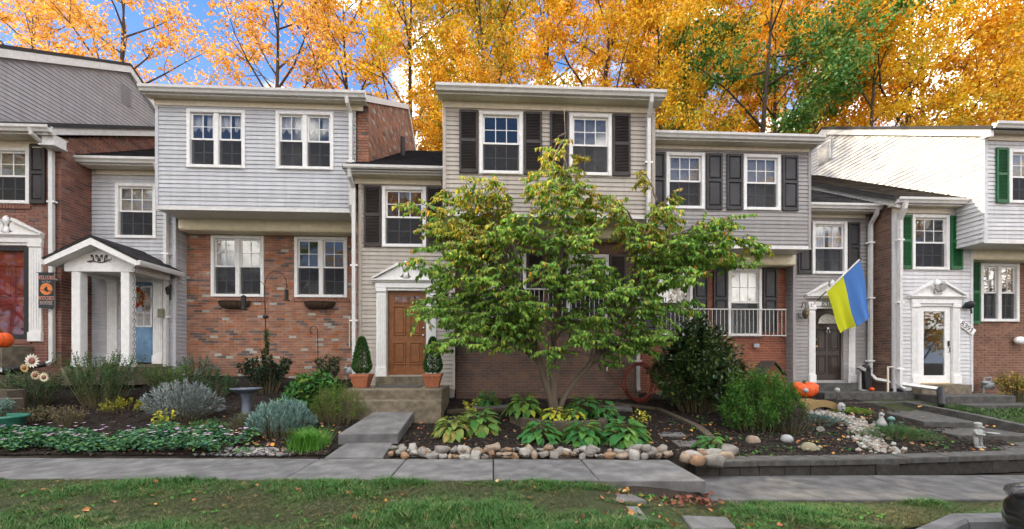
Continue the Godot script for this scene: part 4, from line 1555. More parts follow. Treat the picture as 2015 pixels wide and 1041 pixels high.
	beam(h, fb, 12.52, 17.0, 4.16, 4.407, 0.36)
	var bp := rect_poly(12.52, 17.0, 0.4, 4.2)
	var bop := [opening(13.18, 14.30, 2.56, 4.15)]
	var bw := core(h, "brick_wall", fb, bp, bop, M.mortar)
	bricks(bw, fb, bp, bop, "e", [0.3, 0.25, 0.25, 0.2], Rect2(12.5, 0.6, 2.3, 3.6), 300)
	window(h, fb, 13.18, 14.30, 2.56, 4.15, {"units": 2, "cols": 2, "blind": "blind", "low": 0.6})
	shutter(h, fb, 12.84, 13.16, 2.5, 4.15, "e", true)
	# house number board on the slant and the spotlight above it
	s = newst()
	var bb := Basis(Vector3(0, 0, 1), deg_to_rad(-35))
	obox(s, fc.p(12.32, 2.38, 0.035), bb, Vector3(0.26, 0.085, 0.012))
	var nb := obj("number_board", s, M.trim, h)
	letters("house_number", "8391", 0.13, fc.p(12.32, 2.38, 0.05), M.black_metal, nb, bb)
	s = newst()
	lathe(s, fc.p(12.33, 2.95, 0.1), [Vector2(0.0, -0.09), Vector2(0.09, -0.07), Vector2(0.1, 0.0), Vector2(0.06, 0.09), Vector2(0.0, 0.1)], 10, 1.0, 1.0, Basis(Vector3(1, 0, 0), 0.9))
	bar(s, fc.p(12.2, 2.9, 0.02), fc.p(12.3, 2.93, 0.1), 0.03)
	bar(s, fc.p(12.32, 2.9, 0.13), fc.p(12.3, 2.72, 0.16), 0.02)
	obj("spotlight", s, M.black_metal, h, true)


# ---------------------------------------------------------------- ground
func lerp_table(t: Array, x: float) -> float:
	if x <= t[0][0]:
		return t[0][1]
	for i in t.size() - 1:
		if x <= t[i + 1][0]:
			var k: float = (x - t[i][0]) / (t[i + 1][0] - t[i][0])
			return lerpf(t[i][1], t[i + 1][1], k * k * (3.0 - 2.0 * k))
	return t[-1][1]


func walk_near(x: float) -> float:
	return 5.0 - 0.058 * x if x < 2.66 else 4.78 - 0.045 * (x - 2.66)


func walk_far(x: float) -> float:
	return 6.05 - 0.058 * x if x < 2.66 else 5.82 - 0.045 * (x - 2.66)


func bed_edge(x: float) -> float:
	return walk_far(x) if x < 2.66 else maxf(5.9, 5.68 + 0.08 * (x - 3.1)) + 0.02


func kerb_line(x: float) -> float:
	return lerp_table([[-30.0, 2.9], [3.1, 2.9], [4.0, 3.76], [5.0, 3.92], [30.0, 3.95]], x)


func gy(x: float, d: float) -> float:
	# height of the ground
	var wall := lerp_table([[-11.0, 1.15], [-8.5, 1.1], [-3.6, 0.98], [-0.9, 0.6], [3.7, 0.58], [9.0, 0.62], [14.0, 0.6]], x)
	var low := lerp_table([[1.0, 0.0], [2.7, -0.22]], x)
	var edge := bed_edge(x)
	if d > 18.0:
		return wall + (1.0 - exp(-(d - 18.0) / 30.0)) * 3.0
	if d > edge:
		var y0 := 0.01 if x < 2.66 else lerp_table([[2.66, 0.01], [3.2, -0.03], [8.0, -0.02], [9.5, -0.05]], x)
		var t := clampf((d - edge) / (10.3 - edge), 0.0, 1.0)
		return y0 + (wall - y0) * pow(t, 1.15)
	var nr := walk_near(x)
	if d > nr:
		return (-0.07 if x < 2.66 else -0.29)
	var k := kerb_line(x)
	if d > k:
		return low - 0.035 - 0.05 * clampf((nr - d) / 1.6, 0.0, 1.0) - 0.02 * clampf(x, 0.0, 1.0)
	var road := -0.36
	if d > k - 0.22:
		return road
	if d > -5.0:
		return road
	return road + 0.15


func sheet(s: SurfaceTool, xs: Array, ds: Array, lift: float, bump := 0.0, bed_only := false) -> void:
	for i in xs.size() - 1:
		for j in ds.size() - 1:
			var q := []
			var ok := true
			for e in [[0, 0], [0, 1], [1, 1], [1, 0]]:
				var x: float = xs[i + e[0]]
				var d: float = ds[j + e[1]]
				if bed_only and (d <= bed_edge(x) + 0.02 or (x > -2.5 and x < -1.65 and d < 8.1)):
					ok = false
				var y := gy(x, d) + lift
				if bump > 0.0:
					y += bump * wob.get_noise_2d(x * 9.0, d * 9.0) + bump * 0.6 * wob.get_noise_2d(x * 31.0, d * 31.0)
				q.append(V(x, y, d))
			if ok:
				quad(s, q[0], q[1], q[2], q[3])


func steps_of(a: float, b: float, st: float) -> Array:
	var out := []
	var n := int(ceil((b - a) / st))
	for i in n + 1:
		out.append(a + (b - a) * i / n)
	return out


func build_ground() -> void:
	var xs := [-420.0, -200.0, -100.0, -60.0, -40.0, -30.0, -22.0, -17.0] + steps_of(-14.0, 16.0, 0.25) + [18.0, 22.0, 30.0, 45.0, 70.0, 120.0, 420.0]
	var ds := [-420.0, -200.0, -100.0, -60.0, -35.0, -20.0, -12.0, -6.0, -5.2, -5.0, -3.0, 0.0, 1.5] + steps_of(2.4, 11.0, 0.1) + [12.0, 14.0, 18.0, 18.1, 20.0, 23.0, 27.0, 32.0, 40.0, 55.0, 80.0, 140.0, 420.0]
	var s := newst()
	sheet(s, xs, ds, 0.0)
	structure(obj("ground", s, M.soil, null, true))
	# lawn strip between pavement and kerb
	s = newst()
	for i in 100:
		var x0 := -13.0 + i * 0.3
		var x1 := x0 + 0.3
		var n := 12
		for j in n:
			var q := []
			for e in [[x0, j], [x0, j + 1], [x1, j + 1], [x1, j]]:
				var d := lerpf(kerb_line(e[0]) + 0.19, walk_near(e[0]) - 0.01, float(e[1]) / n)
				q.append(V(e[0], gy(e[0], d) + 0.018 + 0.018 * wob.get_noise_2d(e[0] * 8, d * 8), d))
			quad(s, q[0], q[1], q[2], q[3])
	structure(obj("lawn", s, M.turf, null, true))
	# bark mulch on the beds, up to the house walls
	s = newst()
	sheet(s, steps_of(-13.0, 9.3, 0.12), steps_of(5.7, 10.9, 0.12), 0.022, 0.03, true)
	structure(obj("mulch_bed", s, M.mulch, null, true))
	# grassy bank before the white house
	s = newst()
	sheet(s, steps_of(9.3, 15.5, 0.2), steps_of(6.0, 10.4, 0.2), 0.02, 0.03)
	structure(obj("bank", s, M.turf, null, true))
	# the street
	s = newst()
	for i in 70:
		var x0 := -60.0 + i * 2.0 if i < 25 else (-10.0 + (i - 25) * 0.5 if i < 60 else 7.5 + (i - 60) * 6.0)
		var x1 := -60.0 + (i + 1) * 2.0 if i < 25 else (-10.0 + (i - 24) * 0.5 if i < 60 else 7.5 + (i - 59) * 6.0)
		quad(s, V(x0, -0.34, -5.0), V(x0, -0.34, kerb_line(x0) - 0.01), V(x1, -0.34, kerb_line(x1) - 0.01), V(x1, -0.34, -5.0))
	structure(obj("road", s, M.asphalt))
	var kerb := Node3D.new()
	kerb.name = "kerb"
	add_child(kerb)
	structure(kerb)
	var x := -10.0
	while x < 14.0:
		var w := x + 1.5 - 0.008
		var q := newst()
		var a := [V(x, -0.34, kerb_line(x)), V(x, -0.20, kerb_line(x) + 0.02), V(x, -0.17, kerb_line(x) + 0.05), V(x, -0.17, kerb_line(x) + 0.18)]
		var b := [V(w, -0.34, kerb_line(w)), V(w, -0.20, kerb_line(w) + 0.02), V(w, -0.17, kerb_line(w) + 0.05), V(w, -0.17, kerb_line(w) + 0.18)]
		for i in 3:
			quad(q, a[i], a[i + 1], b[i + 1], b[i])
		quad(q, a[3], a[3] - Vector3(0, 0.25, 0), b[3] - Vector3(0, 0.25, 0), b[3])
		obj("kerb_stone", q, M.concrete_b, kerb)
		x += 1.5


func slab(s: SurfaceTool, c: Array, top: Array, thick: float, ch := 0.012) -> void:
	# c: four corners (x, d) in order, top: their heights
	var mid := Vector2.ZERO
	for p: Vector2 in c:
		mid += p * 0.25
	var a := []
	var b := []
	var e := []
	for i in 4:
		var p: Vector2 = c[i]
		var q := p + (mid - p).normalized() * ch * 1.4
		a.append(V(q.x, top[i], q.y))
		b.append(V(p.x, top[i] - ch, p.y))
		e.append(V(p.x, top[i] - thick, p.y))
	quad(s, a[0], a[1], a[2], a[3])
	for i in 4:
		var j := (i + 1) % 4
		quad(s, a[j], a[i], b[i], b[j])
		quad(s, b[j], b[i], e[i], e[j])
	quad(s, e[3], e[2], e[1], e[0])


func build_paving() -> void:
	var mats := [M.concrete, M.concrete_b, M.concrete]
	var walk := Node3D.new()
	walk.name = "sidewalk"
	add_child(walk)
	structure(walk)
	var x := -13.30
	for i in 12:
		var a := x + 0.007
		var b := x + 1.323
		var s := newst()
		var tilt := rng.randf_range(-0.006, 0.006)
		slab(s, [Vector2(a, walk_near(a)), Vector2(a, walk_far(a)), Vector2(b, walk_far(b)), Vector2(b, walk_near(b))], [tilt, 0.002, 0.0, -tilt], 0.15 if i == 11 else 0.13)
		obj("pavement_slab", s, mats[i % 3], walk)
		x += 1.33
	# lower pavement on the right
	x = 2.67
	for i in 9:
		var a := x + 0.004
		var b := x + 1.446
		var s := newst()
		slab(s, [Vector2(a, walk_near(a)), Vector2(a, walk_far(a)), Vector2(b, walk_far(b)), Vector2(b, walk_near(b))], [-0.215, -0.215, -0.215, -0.215], 0.13)
		obj("pavement_slab", s, M.concrete_mid if i < 4 else M.concrete_b, walk)
		x += 1.45
	# garden path and steps to the brown door
	var path := thing("front_walk", "concrete garden path and steps up to the brown front door", "path", V(-2.0, 0.0, 7.5))
	var s := newst()
	slab(s, [Vector2(-2.57, 6.18), Vector2(-2.46, 6.74), Vector2(-1.68, 6.74), Vector2(-1.69, 6.15)], [0.03, 0.13, 0.13, 0.03], 0.14)
	obj("path_slab", s, M.concrete, path)
	s = newst()
	slab(s, [Vector2(-2.58, 6.73), Vector2(-2.34, 7.92), Vector2(-1.56, 7.92), Vector2(-1.60, 6.73)], [0.285, 0.5, 0.5, 0.285], 0.18)
	obj("path_slab", s, M.concrete, path)
	s = newst()
	slab(s, [Vector2(-2.95, 7.88), Vector2(-2.95, 8.3), Vector2(-1.03, 8.3), Vector2(-1.03, 7.88)], [0.71, 0.715, 0.715, 0.71], 0.5, 0.015)
	obj("step", s, M.concrete_tan, path)
	s = newst()
	slab(s, [Vector2(-3.05, 8.2), Vector2(-3.1, 9.6), Vector2(-1.06, 9.6), Vector2(-1.06, 8.2)], [0.915, 0.925, 0.925, 0.915], 0.7, 0.015)
	obj("landing", s, M.concrete_tan, path)
	# worn wash of grey screed on the treads
	s = newst()
	slab(s, [Vector2(-2.6, 8.72), Vector2(-2.6, 9.22), Vector2(-1.62, 9.22), Vector2(-1.62, 8.72)], [0.938, 0.942, 0.942, 0.938], 0.012, 0.003)
	tag(obj("doormat", s, mat("mat_grey", Color(0.12, 0.12, 0.125), 0.95, {"tex": "speck", "sc": 6.0, "bump": "h_speck", "bs": 0.4})), "dark grey doormat on the landing before the brown door", "doormat")
	# steps of the two doors on the right
	path = thing("door_steps", "mossy concrete landing and step before the dark brown arched door", "steps", V(9.5, 0.2, 9.7))
	s = newst()
	slab(s, [Vector2(8.35, 9.62), Vector2(8.35, 10.38), Vector2(10.55, 10.38), Vector2(10.75, 9.62)], [0.70, 0.70, 0.70, 0.70], 0.5, 0.02)
	obj("landing", s, M.concrete_old, path)
	s = newst()
	slab(s, [Vector2(8.45, 9.3), Vector2(8.4, 9.66), Vector2(10.72, 9.66), Vector2(10.72, 9.3)], [0.48, 0.49, 0.49, 0.48], 0.4, 0.02)
	obj("step", s, M.concrete_old, path)
	path = thing("door_steps", "mossy concrete landing and step before the white storm door", "steps", V(11.7, 0.2, 9.3))
	s = newst()
	slab(s, [Vector2(10.80, 9.02), Vector2(10.85, 9.78), Vector2(12.75, 9.78), Vector2(12.65, 9.02)], [0.655, 0.66, 0.66, 0.655], 0.5, 0.02)
	obj("landing", s, M.concrete_old, path)
	s = newst()
	slab(s, [Vector2(11.1, 8.66), Vector2(11.1, 9.05), Vector2(13.3, 9.05), Vector2(13.3, 8.66)], [0.47, 0.48, 0.48, 0.47], 0.4, 0.02)
	obj("step", s, M.concrete_old, path)
	# the stepped walk that comes down to the right
	path = thing("stepped_walk", "weathered concrete walk coming down in shallow steps at the right", "path", V(9.0, 0.0, 7.8))
	for e in [[[Vector2(8.62, 7.55), Vector2(8.95, 9.32), Vector2(10.05, 9.32), Vector2(9.62, 7.45)], [0.29, 0.38, 0.38, 0.28]], [[Vector2(8.48, 6.85), Vector2(8.6, 7.6), Vector2(9.85, 7.52), Vector2(9.95, 6.75)], [0.14, 0.16, 0.16, 0.14]], [[Vector2(8.42, 6.12), Vector2(8.46, 6.9), Vector2(10.2, 6.8), Vector2(10.2, 6.05)], [0.02, 0.03, 0.03, 0.02]]]:
		s = newst()
		slab(s, e[0], e[1], 0.2, 0.015)
		obj("path_slab", s, M.concrete_old, path)
	# edging beam along that walk
	var kb := thing("edging_beam", "long weathered timber edging beside the stepped walk on the right", "edging", V(9.9, 0.3, 7.8))
	for e in [[Vector2(9.98, 9.2), Vector2(9.88, 8.0), 0.50, 0.42], [Vector2(9.87, 7.98), Vector2(9.98, 6.9), 0.42, 0.27], [Vector2(9.985, 6.88), Vector2(10.3, 5.95), 0.26, 0.12]]:
		s = newst()
		var a: Vector2 = e[0]
		var b: Vector2 = e[1]
		slab(s, [a, a + Vector2(0.16, 0.02), b + Vector2(0.16, 0.02), b], [e[2], e[2], e[3], e[3]], 0.3, 0.015)
		obj("timber", s, M.concrete_old, kb)
	# low wall along the lower pavement
	var lw := thing("low_wall", "low retaining wall with grey cap stones along the lower pavement", "wall", V(5.8, -0.2, 5.8))
	x = 3.02
	var k := 0
	while x < 11.5:
		var w := rng.randf_range(0.7, 1.25)
		var a := x + 0.006
		var b := x + w - 0.006
		var da := bed_edge(a) - 0.22
		var db := bed_edge(b) - 0.22
		s = newst()
		var lift := rng.randf_range(-0.006, 0.008)
		slab(s, [Vector2(a, da), Vector2(a, da + 0.3), Vector2(b, db + 0.3), Vector2(b, db)], [0.02 + lift, 0.02 + lift, 0.02, 0.02], 0.085, 0.015)
		obj("cap_stone", s, M.concrete_old, lw)
		x += w
	x = 3.0
	while x < 11.5:
		var w := rng.randf_range(0.24, 0.4)
		var da := bed_edge(x) - 0.19 + rng.randf_range(-0.012, 0.012)
		s = newst()
		slab(s, [Vector2(x + 0.005, da), Vector2(x + 0.005, da + 0.2), Vector2(x + w - 0.005, da + 0.2), Vector2(x + w - 0.005, da)], [-0.066, -0.066, -0.066, -0.066], 0.2, 0.008)
		obj("wall_block", s, M.wall_dark, lw)
		x += w
	# stepping stones across the lawn
	for e in [[[Vector2(1.14, 4.42), Vector2(1.16, 4.67), Vector2(1.66, 4.64), Vector2(1.74, 4.43)], -0.085, "small grey stepping stone in the grass by the raised pavement slab"], [[Vector2(1.10, 3.9), Vector2(1.10, 4.32), Vector2(1.60, 4.30), Vector2(1.57, 3.93)], -0.10, "square grey stepping stone in the lawn nearest the kerb"], [[Vector2(1.98, 3.86), Vector2(2.04, 4.20), Vector2(2.5, 4.13), Vector2(2.44, 3.88)], -0.17, "grey stepping stone right of the square one at the picture's lower edge"]]:
		s = newst()
		slab(s, e[0], [e[1], e[1], e[1], e[1]], 0.08, 0.012)
		tag(obj("stepping_stone", s, M.flagstone), e[2], "stepping stone", "stepping stones in the lawn")
	for e in [[[Vector2(3.0, 7.05), Vector2(3.1, 7.5), Vector2(3.55, 7.45), Vector2(3.5, 7.0)], "flat grey stone in the mulch right of the hostas, nearer the brick wall"], [[Vector2(3.1, 6.5), Vector2(3.15, 6.88), Vector2(3.65, 6.82), Vector2(3.55, 6.45)], "flat grey stone in the mulch right of the hostas, nearer the pavement"]]:
		s = newst()
		var yy := gy(3.3, e[0][0].y) + 0.05
		slab(s, e[0], [yy, yy + 0.02, yy + 0.02, yy], 0.08, 0.012)
		tag(obj("stepping_stone", s, M.flagstone), e[1], "stepping stone", "stones in the mulch")
	for e in [[-0.05, 9.0], [2.75, 8.9]]:
		s = newst()
		var yy := gy(e[0], e[1]) + 0.06
		slab(s, [Vector2(e[0] - 0.45, e[1] - 0.14), Vector2(e[0] - 0.4, e[1] + 0.16), Vector2(e[0] + 0.42, e[1] + 0.14), Vector2(e[0] + 0.36, e[1] - 0.16)], [yy, yy + 0.03, yy + 0.03, yy], 0.08, 0.012)
		tag(obj("stepping_stone", s, M.flagstone), "flat grey slab in the bed left of the dogwood's trunk" if e[0] < 1 else "flat grey slab in the bed between the dogwood and the red hose", "stepping stone", "stones in the mulch")
	# timber edging of the planting beds
	var tb := thing("bed_edging", "weathered timber raised-bed edging around the dogwood", "edging", V(1.2, 0.3, 7.6))
	for e in [[Vector2(0.38, 7.95), Vector2(1.02, 7.22), 0.0], [Vector2(1.04, 7.21), Vector2(1.98, 7.24), 0.0], [Vector2(1.99, 7.25), Vector2(2.15, 7.62), 0.0]]:
		for kk in 2:
			s = newst()
			var a: Vector2 = e[0]
			var b: Vector2 = e[1]
			var n := (b - a).orthogonal().normalized() * 0.075
			var yy := 0.30 + 0.095 * kk
			slab(s, [a - n, a + n, b + n, b - n], [yy, yy, yy, yy], 0.09, 0.012)
			obj("timber", s, M.timber, tb)
	s = newst()
	slab(s, [Vector2(0.45, 7.95), Vector2(0.5, 9.0), Vector2(2.2, 9.0), Vector2(2.05, 7.35), ], [0.36, 0.45, 0.45, 0.36], 0.3, 0.02)
	structure(obj("raised_soil", s, M.mulch))
	tb = thing("bed_edging", "long timber edging beam running down beside the dark shrub to the pavement", "edging", V(3.6, 0.2, 7.2))
	var pl := [Vector2(2.9, 9.35), Vector2(3.75, 8.9), Vector2(4.0, 7.6), Vector2(3.75, 6.15)]
	for i in 3:
		s = newst()
		var a: Vector2 = pl[i]
		var b: Vector2 = pl[i + 1]
		var n := (b - a).orthogonal().normalized() * 0.07
		var e := (b - a).normalized() * 0.006
		var ya := gy(a.x, a.y) + 0.07
		var yb := gy(b.x, b.y) + 0.07
		slab(s, [a - n + e, a + n + e, b + n - e, b - n - e], [ya, ya, yb, yb], 0.14, 0.012)
		obj("timber", s, M.timber, tb)
	tb = thing("bed_edging", "timber edging beam in the mulch right of the front steps", "edging", V(0, 0.4, 9.2))
	s = newst()
	slab(s, [Vector2(-1.0, 8.6), Vector2(-1.0, 8.74), Vector2(0.42, 8.9), Vector2(0.42, 8.76)], [0.44, 0.44, 0.46, 0.46], 0.2, 0.012)
	obj("timber", s, M.timber, tb)
	# steps before the brick house at the left edge
	path = thing("door_steps", "weathered timber and concrete steps at the left edge before the red door", "steps", V(-10.8, 1.0, 9.0))
	for e in [[-12.6, -10.75, 9.2, 9.78, 1.85], [-12.4, -11.0, 8.9, 9.2, 1.55], [-12.4, -9.5, 8.75, 8.9, 1.2], [-12.4, -9.2, 7.95, 8.25, 0.95], [-12.4, -8.9, 7.65, 7.95, 0.8]]:
		s = newst()
		slab(s, [Vector2(e[0], e[2]), Vector2(e[0], e[3]), Vector2(e[1], e[3]), Vector2(e[1], e[2])], [e[4], e[4], e[4], e[4]], 0.5, 0.015)
		obj("step", s, M.timber if e[4] < 1.4 else M.concrete_tan, path)


# ---------------------------------------------------------------- leaves
func leaf_mesh(ln: float, w: float, bend := 0.15, fold := 0.12, segs := 3) -> ArrayMesh:
	# a leaf along +z from its stalk at the origin, folded at the midrib and bent down
	var s := newst()
	var mid := []
	var lf := []
	var rt := []
	for i in segs + 1:
		var t := float(i) / segs
		var hw := w * 0.5 * sin(PI * pow(t, 0.75)) if i < segs else 0.0
		var y := -bend * ln * t * t
		mid.append(Vector3(0, y, t * ln))
		lf.append(Vector3(-hw, y + fold * hw, t * ln))
		rt.append(Vector3(hw, y + fold * hw, t * ln))
	for i in segs:
		quad(s, mid[i], lf[i], lf[i + 1], mid[i + 1])
		quad(s, mid[i], mid[i + 1], rt[i + 1], rt[i])
	return s.commit()


func blade_tuft(n: int, h: float, w: float, spread: float, sd: int) -> ArrayMesh:
	var r := RandomNumberGenerator.new()
	r.seed = sd
	var s := newst()
	for i in n:
		var a := r.randf() * TAU
		var b := Vector3(cos(a), 0, sin(a))
		var c := Vector3(-b.z, 0, b.x) * w * 0.5
		var o := Vector3(r.randf_range(-1, 1), 0, r.randf_range(-1, 1)) * spread * 0.4
		var hh := h * r.randf_range(0.6, 1.15)
		var m := o + b * spread * 0.25 + Vector3(0, hh * 0.6, 0)
		var e := o + b * spread * r.randf_range(0.5, 1.0) + Vector3(0, hh, 0)
		quad(s, o - c, o + c, m + c * 0.8, m - c * 0.8)
		tri(s, m - c * 0.8, m + c * 0.8, e)
	return s.commit()


func facing(dir: Vector3, roll: float, size: float) -> Basis:
	# +z along dir
	var z := dir.normalized()
	var x := Vector3.UP.cross(z)
	if x.length() < 0.05:
		x = Vector3.RIGHT
	x = x.normalized()
	var y := z.cross(x)
	return Basis(x, y, z).rotated(z, roll).scaled(Vector3.ONE * size)


func rdir(r: RandomNumberGenerator) -> Vector3:
	var a := r.randf() * TAU
	var y := r.randf_range(-1.0, 1.0)
	var k := sqrt(1.0 - y * y)
	return Vector3(cos(a) * k, y, sin(a) * k)


func vary(c: Color, r: RandomNumberGenerator, k := 0.25) -> Color:
	var f := 1.0 + r.randf_range(-k, k)
	return Color(c.r * f * (1.0 + r.randf_range(-0.1, 0.1)), c.g * f, c.b * f)


# ---------------------------------------------------------------- big autumn trees
func autumn_tree(label: String, sd: int, height: float, base: float, spread: float, leaves: int, cols: Array, lm: Material, group: String, up := 0.55, leaf := "tree_leaf") -> Node3D:
	var r := RandomNumberGenerator.new()
	r.seed = sd
	var t := thing("autumn_tree", label, "tree", Vector3.ZERO, group)
	var s := newst()
	var lean := Vector3(r.randf_range(-0.05, 0.05), 0, r.randf_range(-0.05, 0.05))
	var trunk := []
	var rad := []
	for i in 9:
		var k := i / 8.0
		trunk.append(Vector3(lean.x * k * height + 0.25 * sin(k * 5.0 + sd), height * 0.96 * k, lean.z * k * height + 0.2 * cos(k * 4.0 + sd)))
		rad.append(lerpf(height * 0.0105, 0.015, k))
	tube(s, trunk, rad, 7)
	var tips := []
	var n := 18
	for i in n:
		var k := lerpf(base, 0.93, (i + r.randf() * 0.7) / n)
		var fi := k * 8.0
		var i0 := mini(int(fi), 7)
		var p0: Vector3 = (trunk[i0] as Vector3).lerp(trunk[i0 + 1], fi - i0)
		var an := i * 2.4 + r.randf_range(-0.5, 0.5)
		var ln := spread * (0.45 + 0.75 * sin(PI * clampf((k - base) / (1.0 - base) * 0.8 + 0.18, 0, 1))) * r.randf_range(0.7, 1.15)
		var dir := Vector3(cos(an), up + r.randf_range(-0.15, 0.5), sin(an)).normalized()
		var pts := [p0]
		var rr := [lerpf(height * 0.006, 0.03, k)]
		var q := p0
		for m in 4:
			dir = (dir + Vector3(r.randf_range(-0.2, 0.2), r.randf_range(0.0, 0.22), r.randf_range(-0.2, 0.2))).normalized()
			q += dir * ln / 4.0
			pts.append(q)
			rr.append(maxf(0.012, rr[0] * (1.0 - (m + 1) / 4.4)))
			if m > 0:
				for b in 3:
					var bd := (dir * 0.5 + rdir(r) * 0.9 + Vector3(0, 0.35, 0)).normalized()
					var e := q + bd * ln * r.randf_range(0.18, 0.42)
					tube(s, [q, q.lerp(e, 0.5) + rdir(r) * 0.08, e], [rr[-1] * 0.55, rr[-1] * 0.4, 0.008], 4, false)
					tips.append([q.lerp(e, 0.45), 0.35])
					tips.append([e, 0.55])
		tips.append([q, 0.6])
		tube(s, pts, rr, 5, false)
	obj("trunk", s, M.bark, t, true)
	var ts := []
	var cs := []
	var tone := FastNoiseLite.new()
	tone.seed = sd
	tone.frequency = 0.22
	var shade := []
	for i in tips.size():
		shade.append(r.randf_range(-0.28, 0.28))
	for i in leaves:
		var ti := r.randi() % tips.size()
		var tp: Array = tips[ti]
		var g := Vector3(r.randfn(), r.randfn() * 0.75, r.randfn()) * (tp[1] as float) * spread * r.randf_range(0.05, 0.19)
		var p: Vector3 = tp[0] + g
		if p.y > height * 1.04 or p.y < height * base * 0.5:
			continue
		ts.append(Transform3D(facing(rdir(r) + Vector3(0, -0.3, 0), r.randf() * TAU, r.randf_range(0.7, 1.35)), p))
		var c := clampi(int((tone.get_noise_3dv(p) * 0.9 + 0.5 + shade[ti] + r.randf_range(-0.2, 0.2)) * cols.size()), 0, cols.size() - 1)
		cs.append(vary(cols[c], r, 0.22))
	many("crown", T[leaf], lm, t, ts, cs)
	return t


func build_trees() -> void:
	T["tree_leaf"] = leaf_mesh(0.17, 0.12, 0.2, 0.3, 2)
	T["big_leaf"] = leaf_mesh(0.34, 0.25, 0.2, 0.3, 2)
	var gold := [Color(0.760, 0.532, 0.038), Color(0.798, 0.598, 0.057), Color(0.740, 0.455, 0.028), Color(0.550, 0.513, 0.057)]
	var orange := [Color(0.722, 0.418, 0.034), Color(0.760, 0.495, 0.038), Color(0.590, 0.305, 0.028), Color(0.780, 0.550, 0.057)]
	var rust := [Color(0.70, 0.46, 0.14), Color(0.62, 0.36, 0.12), Color(0.76, 0.55, 0.17), Color(0.52, 0.30, 0.11)]
	var lime := [Color(0.437, 0.400, 0.048), Color(0.590, 0.447, 0.048), Color(0.285, 0.313, 0.048), Color(0.665, 0.427, 0.038)]
	var green := [Color(0.07, 0.17, 0.035), Color(0.11, 0.22, 0.04), Color(0.08, 0.19, 0.05), Color(0.26, 0.30, 0.05)]
	var gr := "autumn trees behind the houses"
	# prototypes; the first use of each stands where its prototype was made
	var proto := {
		"sparse": autumn_tree("thin rust-leaved tree above the ridge of the left brick house", 3, 23.0, 0.38, 4.6, 9000, rust, M.leaf_gold, gr, 0.9),
		"rusty": autumn_tree("low bushy orange tree just behind the left gable", 5, 15.0, 0.25, 4.6, 17000, rust, M.leaf_gold, gr),
		"gold": autumn_tree("tall golden tree behind the gap left of the taupe house", 8, 27.0, 0.2, 5.4, 27000, gold, M.leaf_gold, gr, 0.8),
		"lime": autumn_tree("yellow-green tree with forked limbs above the taupe house's gutter", 13, 27.0, 0.25, 5.6, 19000, lime, M.leaf_gold, gr, 1.0),
		"orange": autumn_tree("orange tree with upright limbs above the right end of the taupe house", 21, 27.0, 0.2, 5.2, 26000, orange, M.leaf_gold, gr, 0.9),
		"green": autumn_tree("green-leaved tree among golden ones above the dark grey house", 34, 24.0, 0.22, 5.6, 32000, green, M.leaf_fall_green, gr, 0.25),
		"full": autumn_tree("dense orange tree at the right end above the white gable", 55, 26.0, 0.15, 6.2, 32000, orange, M.leaf_gold, gr, 0.6),
	}
	var spots := [
		["sparse", -20.5, 23.0, 1.0, 0.4, "thin rust-leaved tree above the ridge of the left brick house"],
		["sparse", -12.2, 22.0, 1.02, 2.4, "thin rust-leaved tree left above the pale grey house"],
		["sparse", -8.0, 23.0, 1.0, 4.0, "thin rust-leaved tree in the middle above the pale grey house"],
		["sparse", -26.5, 25.0, 1.0, 5.4, "thin rust-leaved tree at the upper left corner"],
		["rusty", -21.5, 21.0, 0.95, 0.0, "low bushy orange tree just behind the left gable"],
		["rusty", -16.0, 24.0, 0.93, 1.5, "low bushy orange tree behind the left end of the pale grey house"],
		["rusty", -11.0, 25.0, 0.9, 3.0, "low bushy orange tree behind the middle of the pale grey house"],
		["rusty", -28.0, 22.0, 1.0, 4.5, "low bushy orange tree at the far left edge"],
		["rusty", -5.9, 23.5, 0.9, 2.2, "low bushy orange tree behind the right end of the pale grey house"],
		["gold", -4.6, 24.0, 0.98, 0.0, "tall golden tree behind the gap left of the taupe house"],
		["gold", 3.2, 26.0, 1.05, 1.9, "tall golden tree behind the middle of the taupe house"],
		["gold", 12.3, 25.0, 1.02, 3.6, "tall golden tree above the left end of the dark grey house"],
		["gold", 9.5, 21.5, 0.8, 5.0, "shorter golden tree close behind the dark grey house"],
		["lime", 0.4, 23.0, 1.0, 0.0, "yellow-green tree with forked limbs above the taupe house's gutter"],
		["lime", -2.4, 28.0, 1.0, 2.0, "yellow-green tree seen between the pale grey and the taupe house"],
		["lime", 21.5, 29.0, 1.05, 4.1, "yellow-green tree far back above the white gable"],
		["orange", 5.9, 23.0, 0.98, 0.0, "orange tree with upright limbs above the right end of the taupe house"],
		["orange", -1.6, 20.5, 0.62, 1.2, "small orange tree showing low between the two left roofs"],
		["orange", 15.2, 28.0, 1.05, 2.5, "orange tree behind the green-leaved tree"],
		["green", 15.0, 21.5, 1.02, 0.0, "green-leaved tree among golden ones above the dark grey house"],
		["full", 23.5, 22.5, 1.0, 0.0, "dense orange tree at the right end above the white gable"],
		["full", 28.5, 24.0, 1.05, 2.2, "dense orange tree at the upper right corner"],
		["full", 19.3, 26.0, 1.0, 4.4, "dense orange tree right behind the green-leaved tree"],
		["full", 25.8, 29.0, 1.08, 5.2, "dense orange tree far back between the two right-hand ones"],
		["gold", 20.6, 20.8, 0.78, 0.7, "shorter golden tree close behind the white gable's peak"],
		["gold", 27.2, 20.5, 0.72, 2.9, "shorter golden tree close behind the white house's right part"],
		["full", 32.5, 22.0, 0.9, 1.0, "dense orange tree at the far right edge"],
	]
	var used := {}
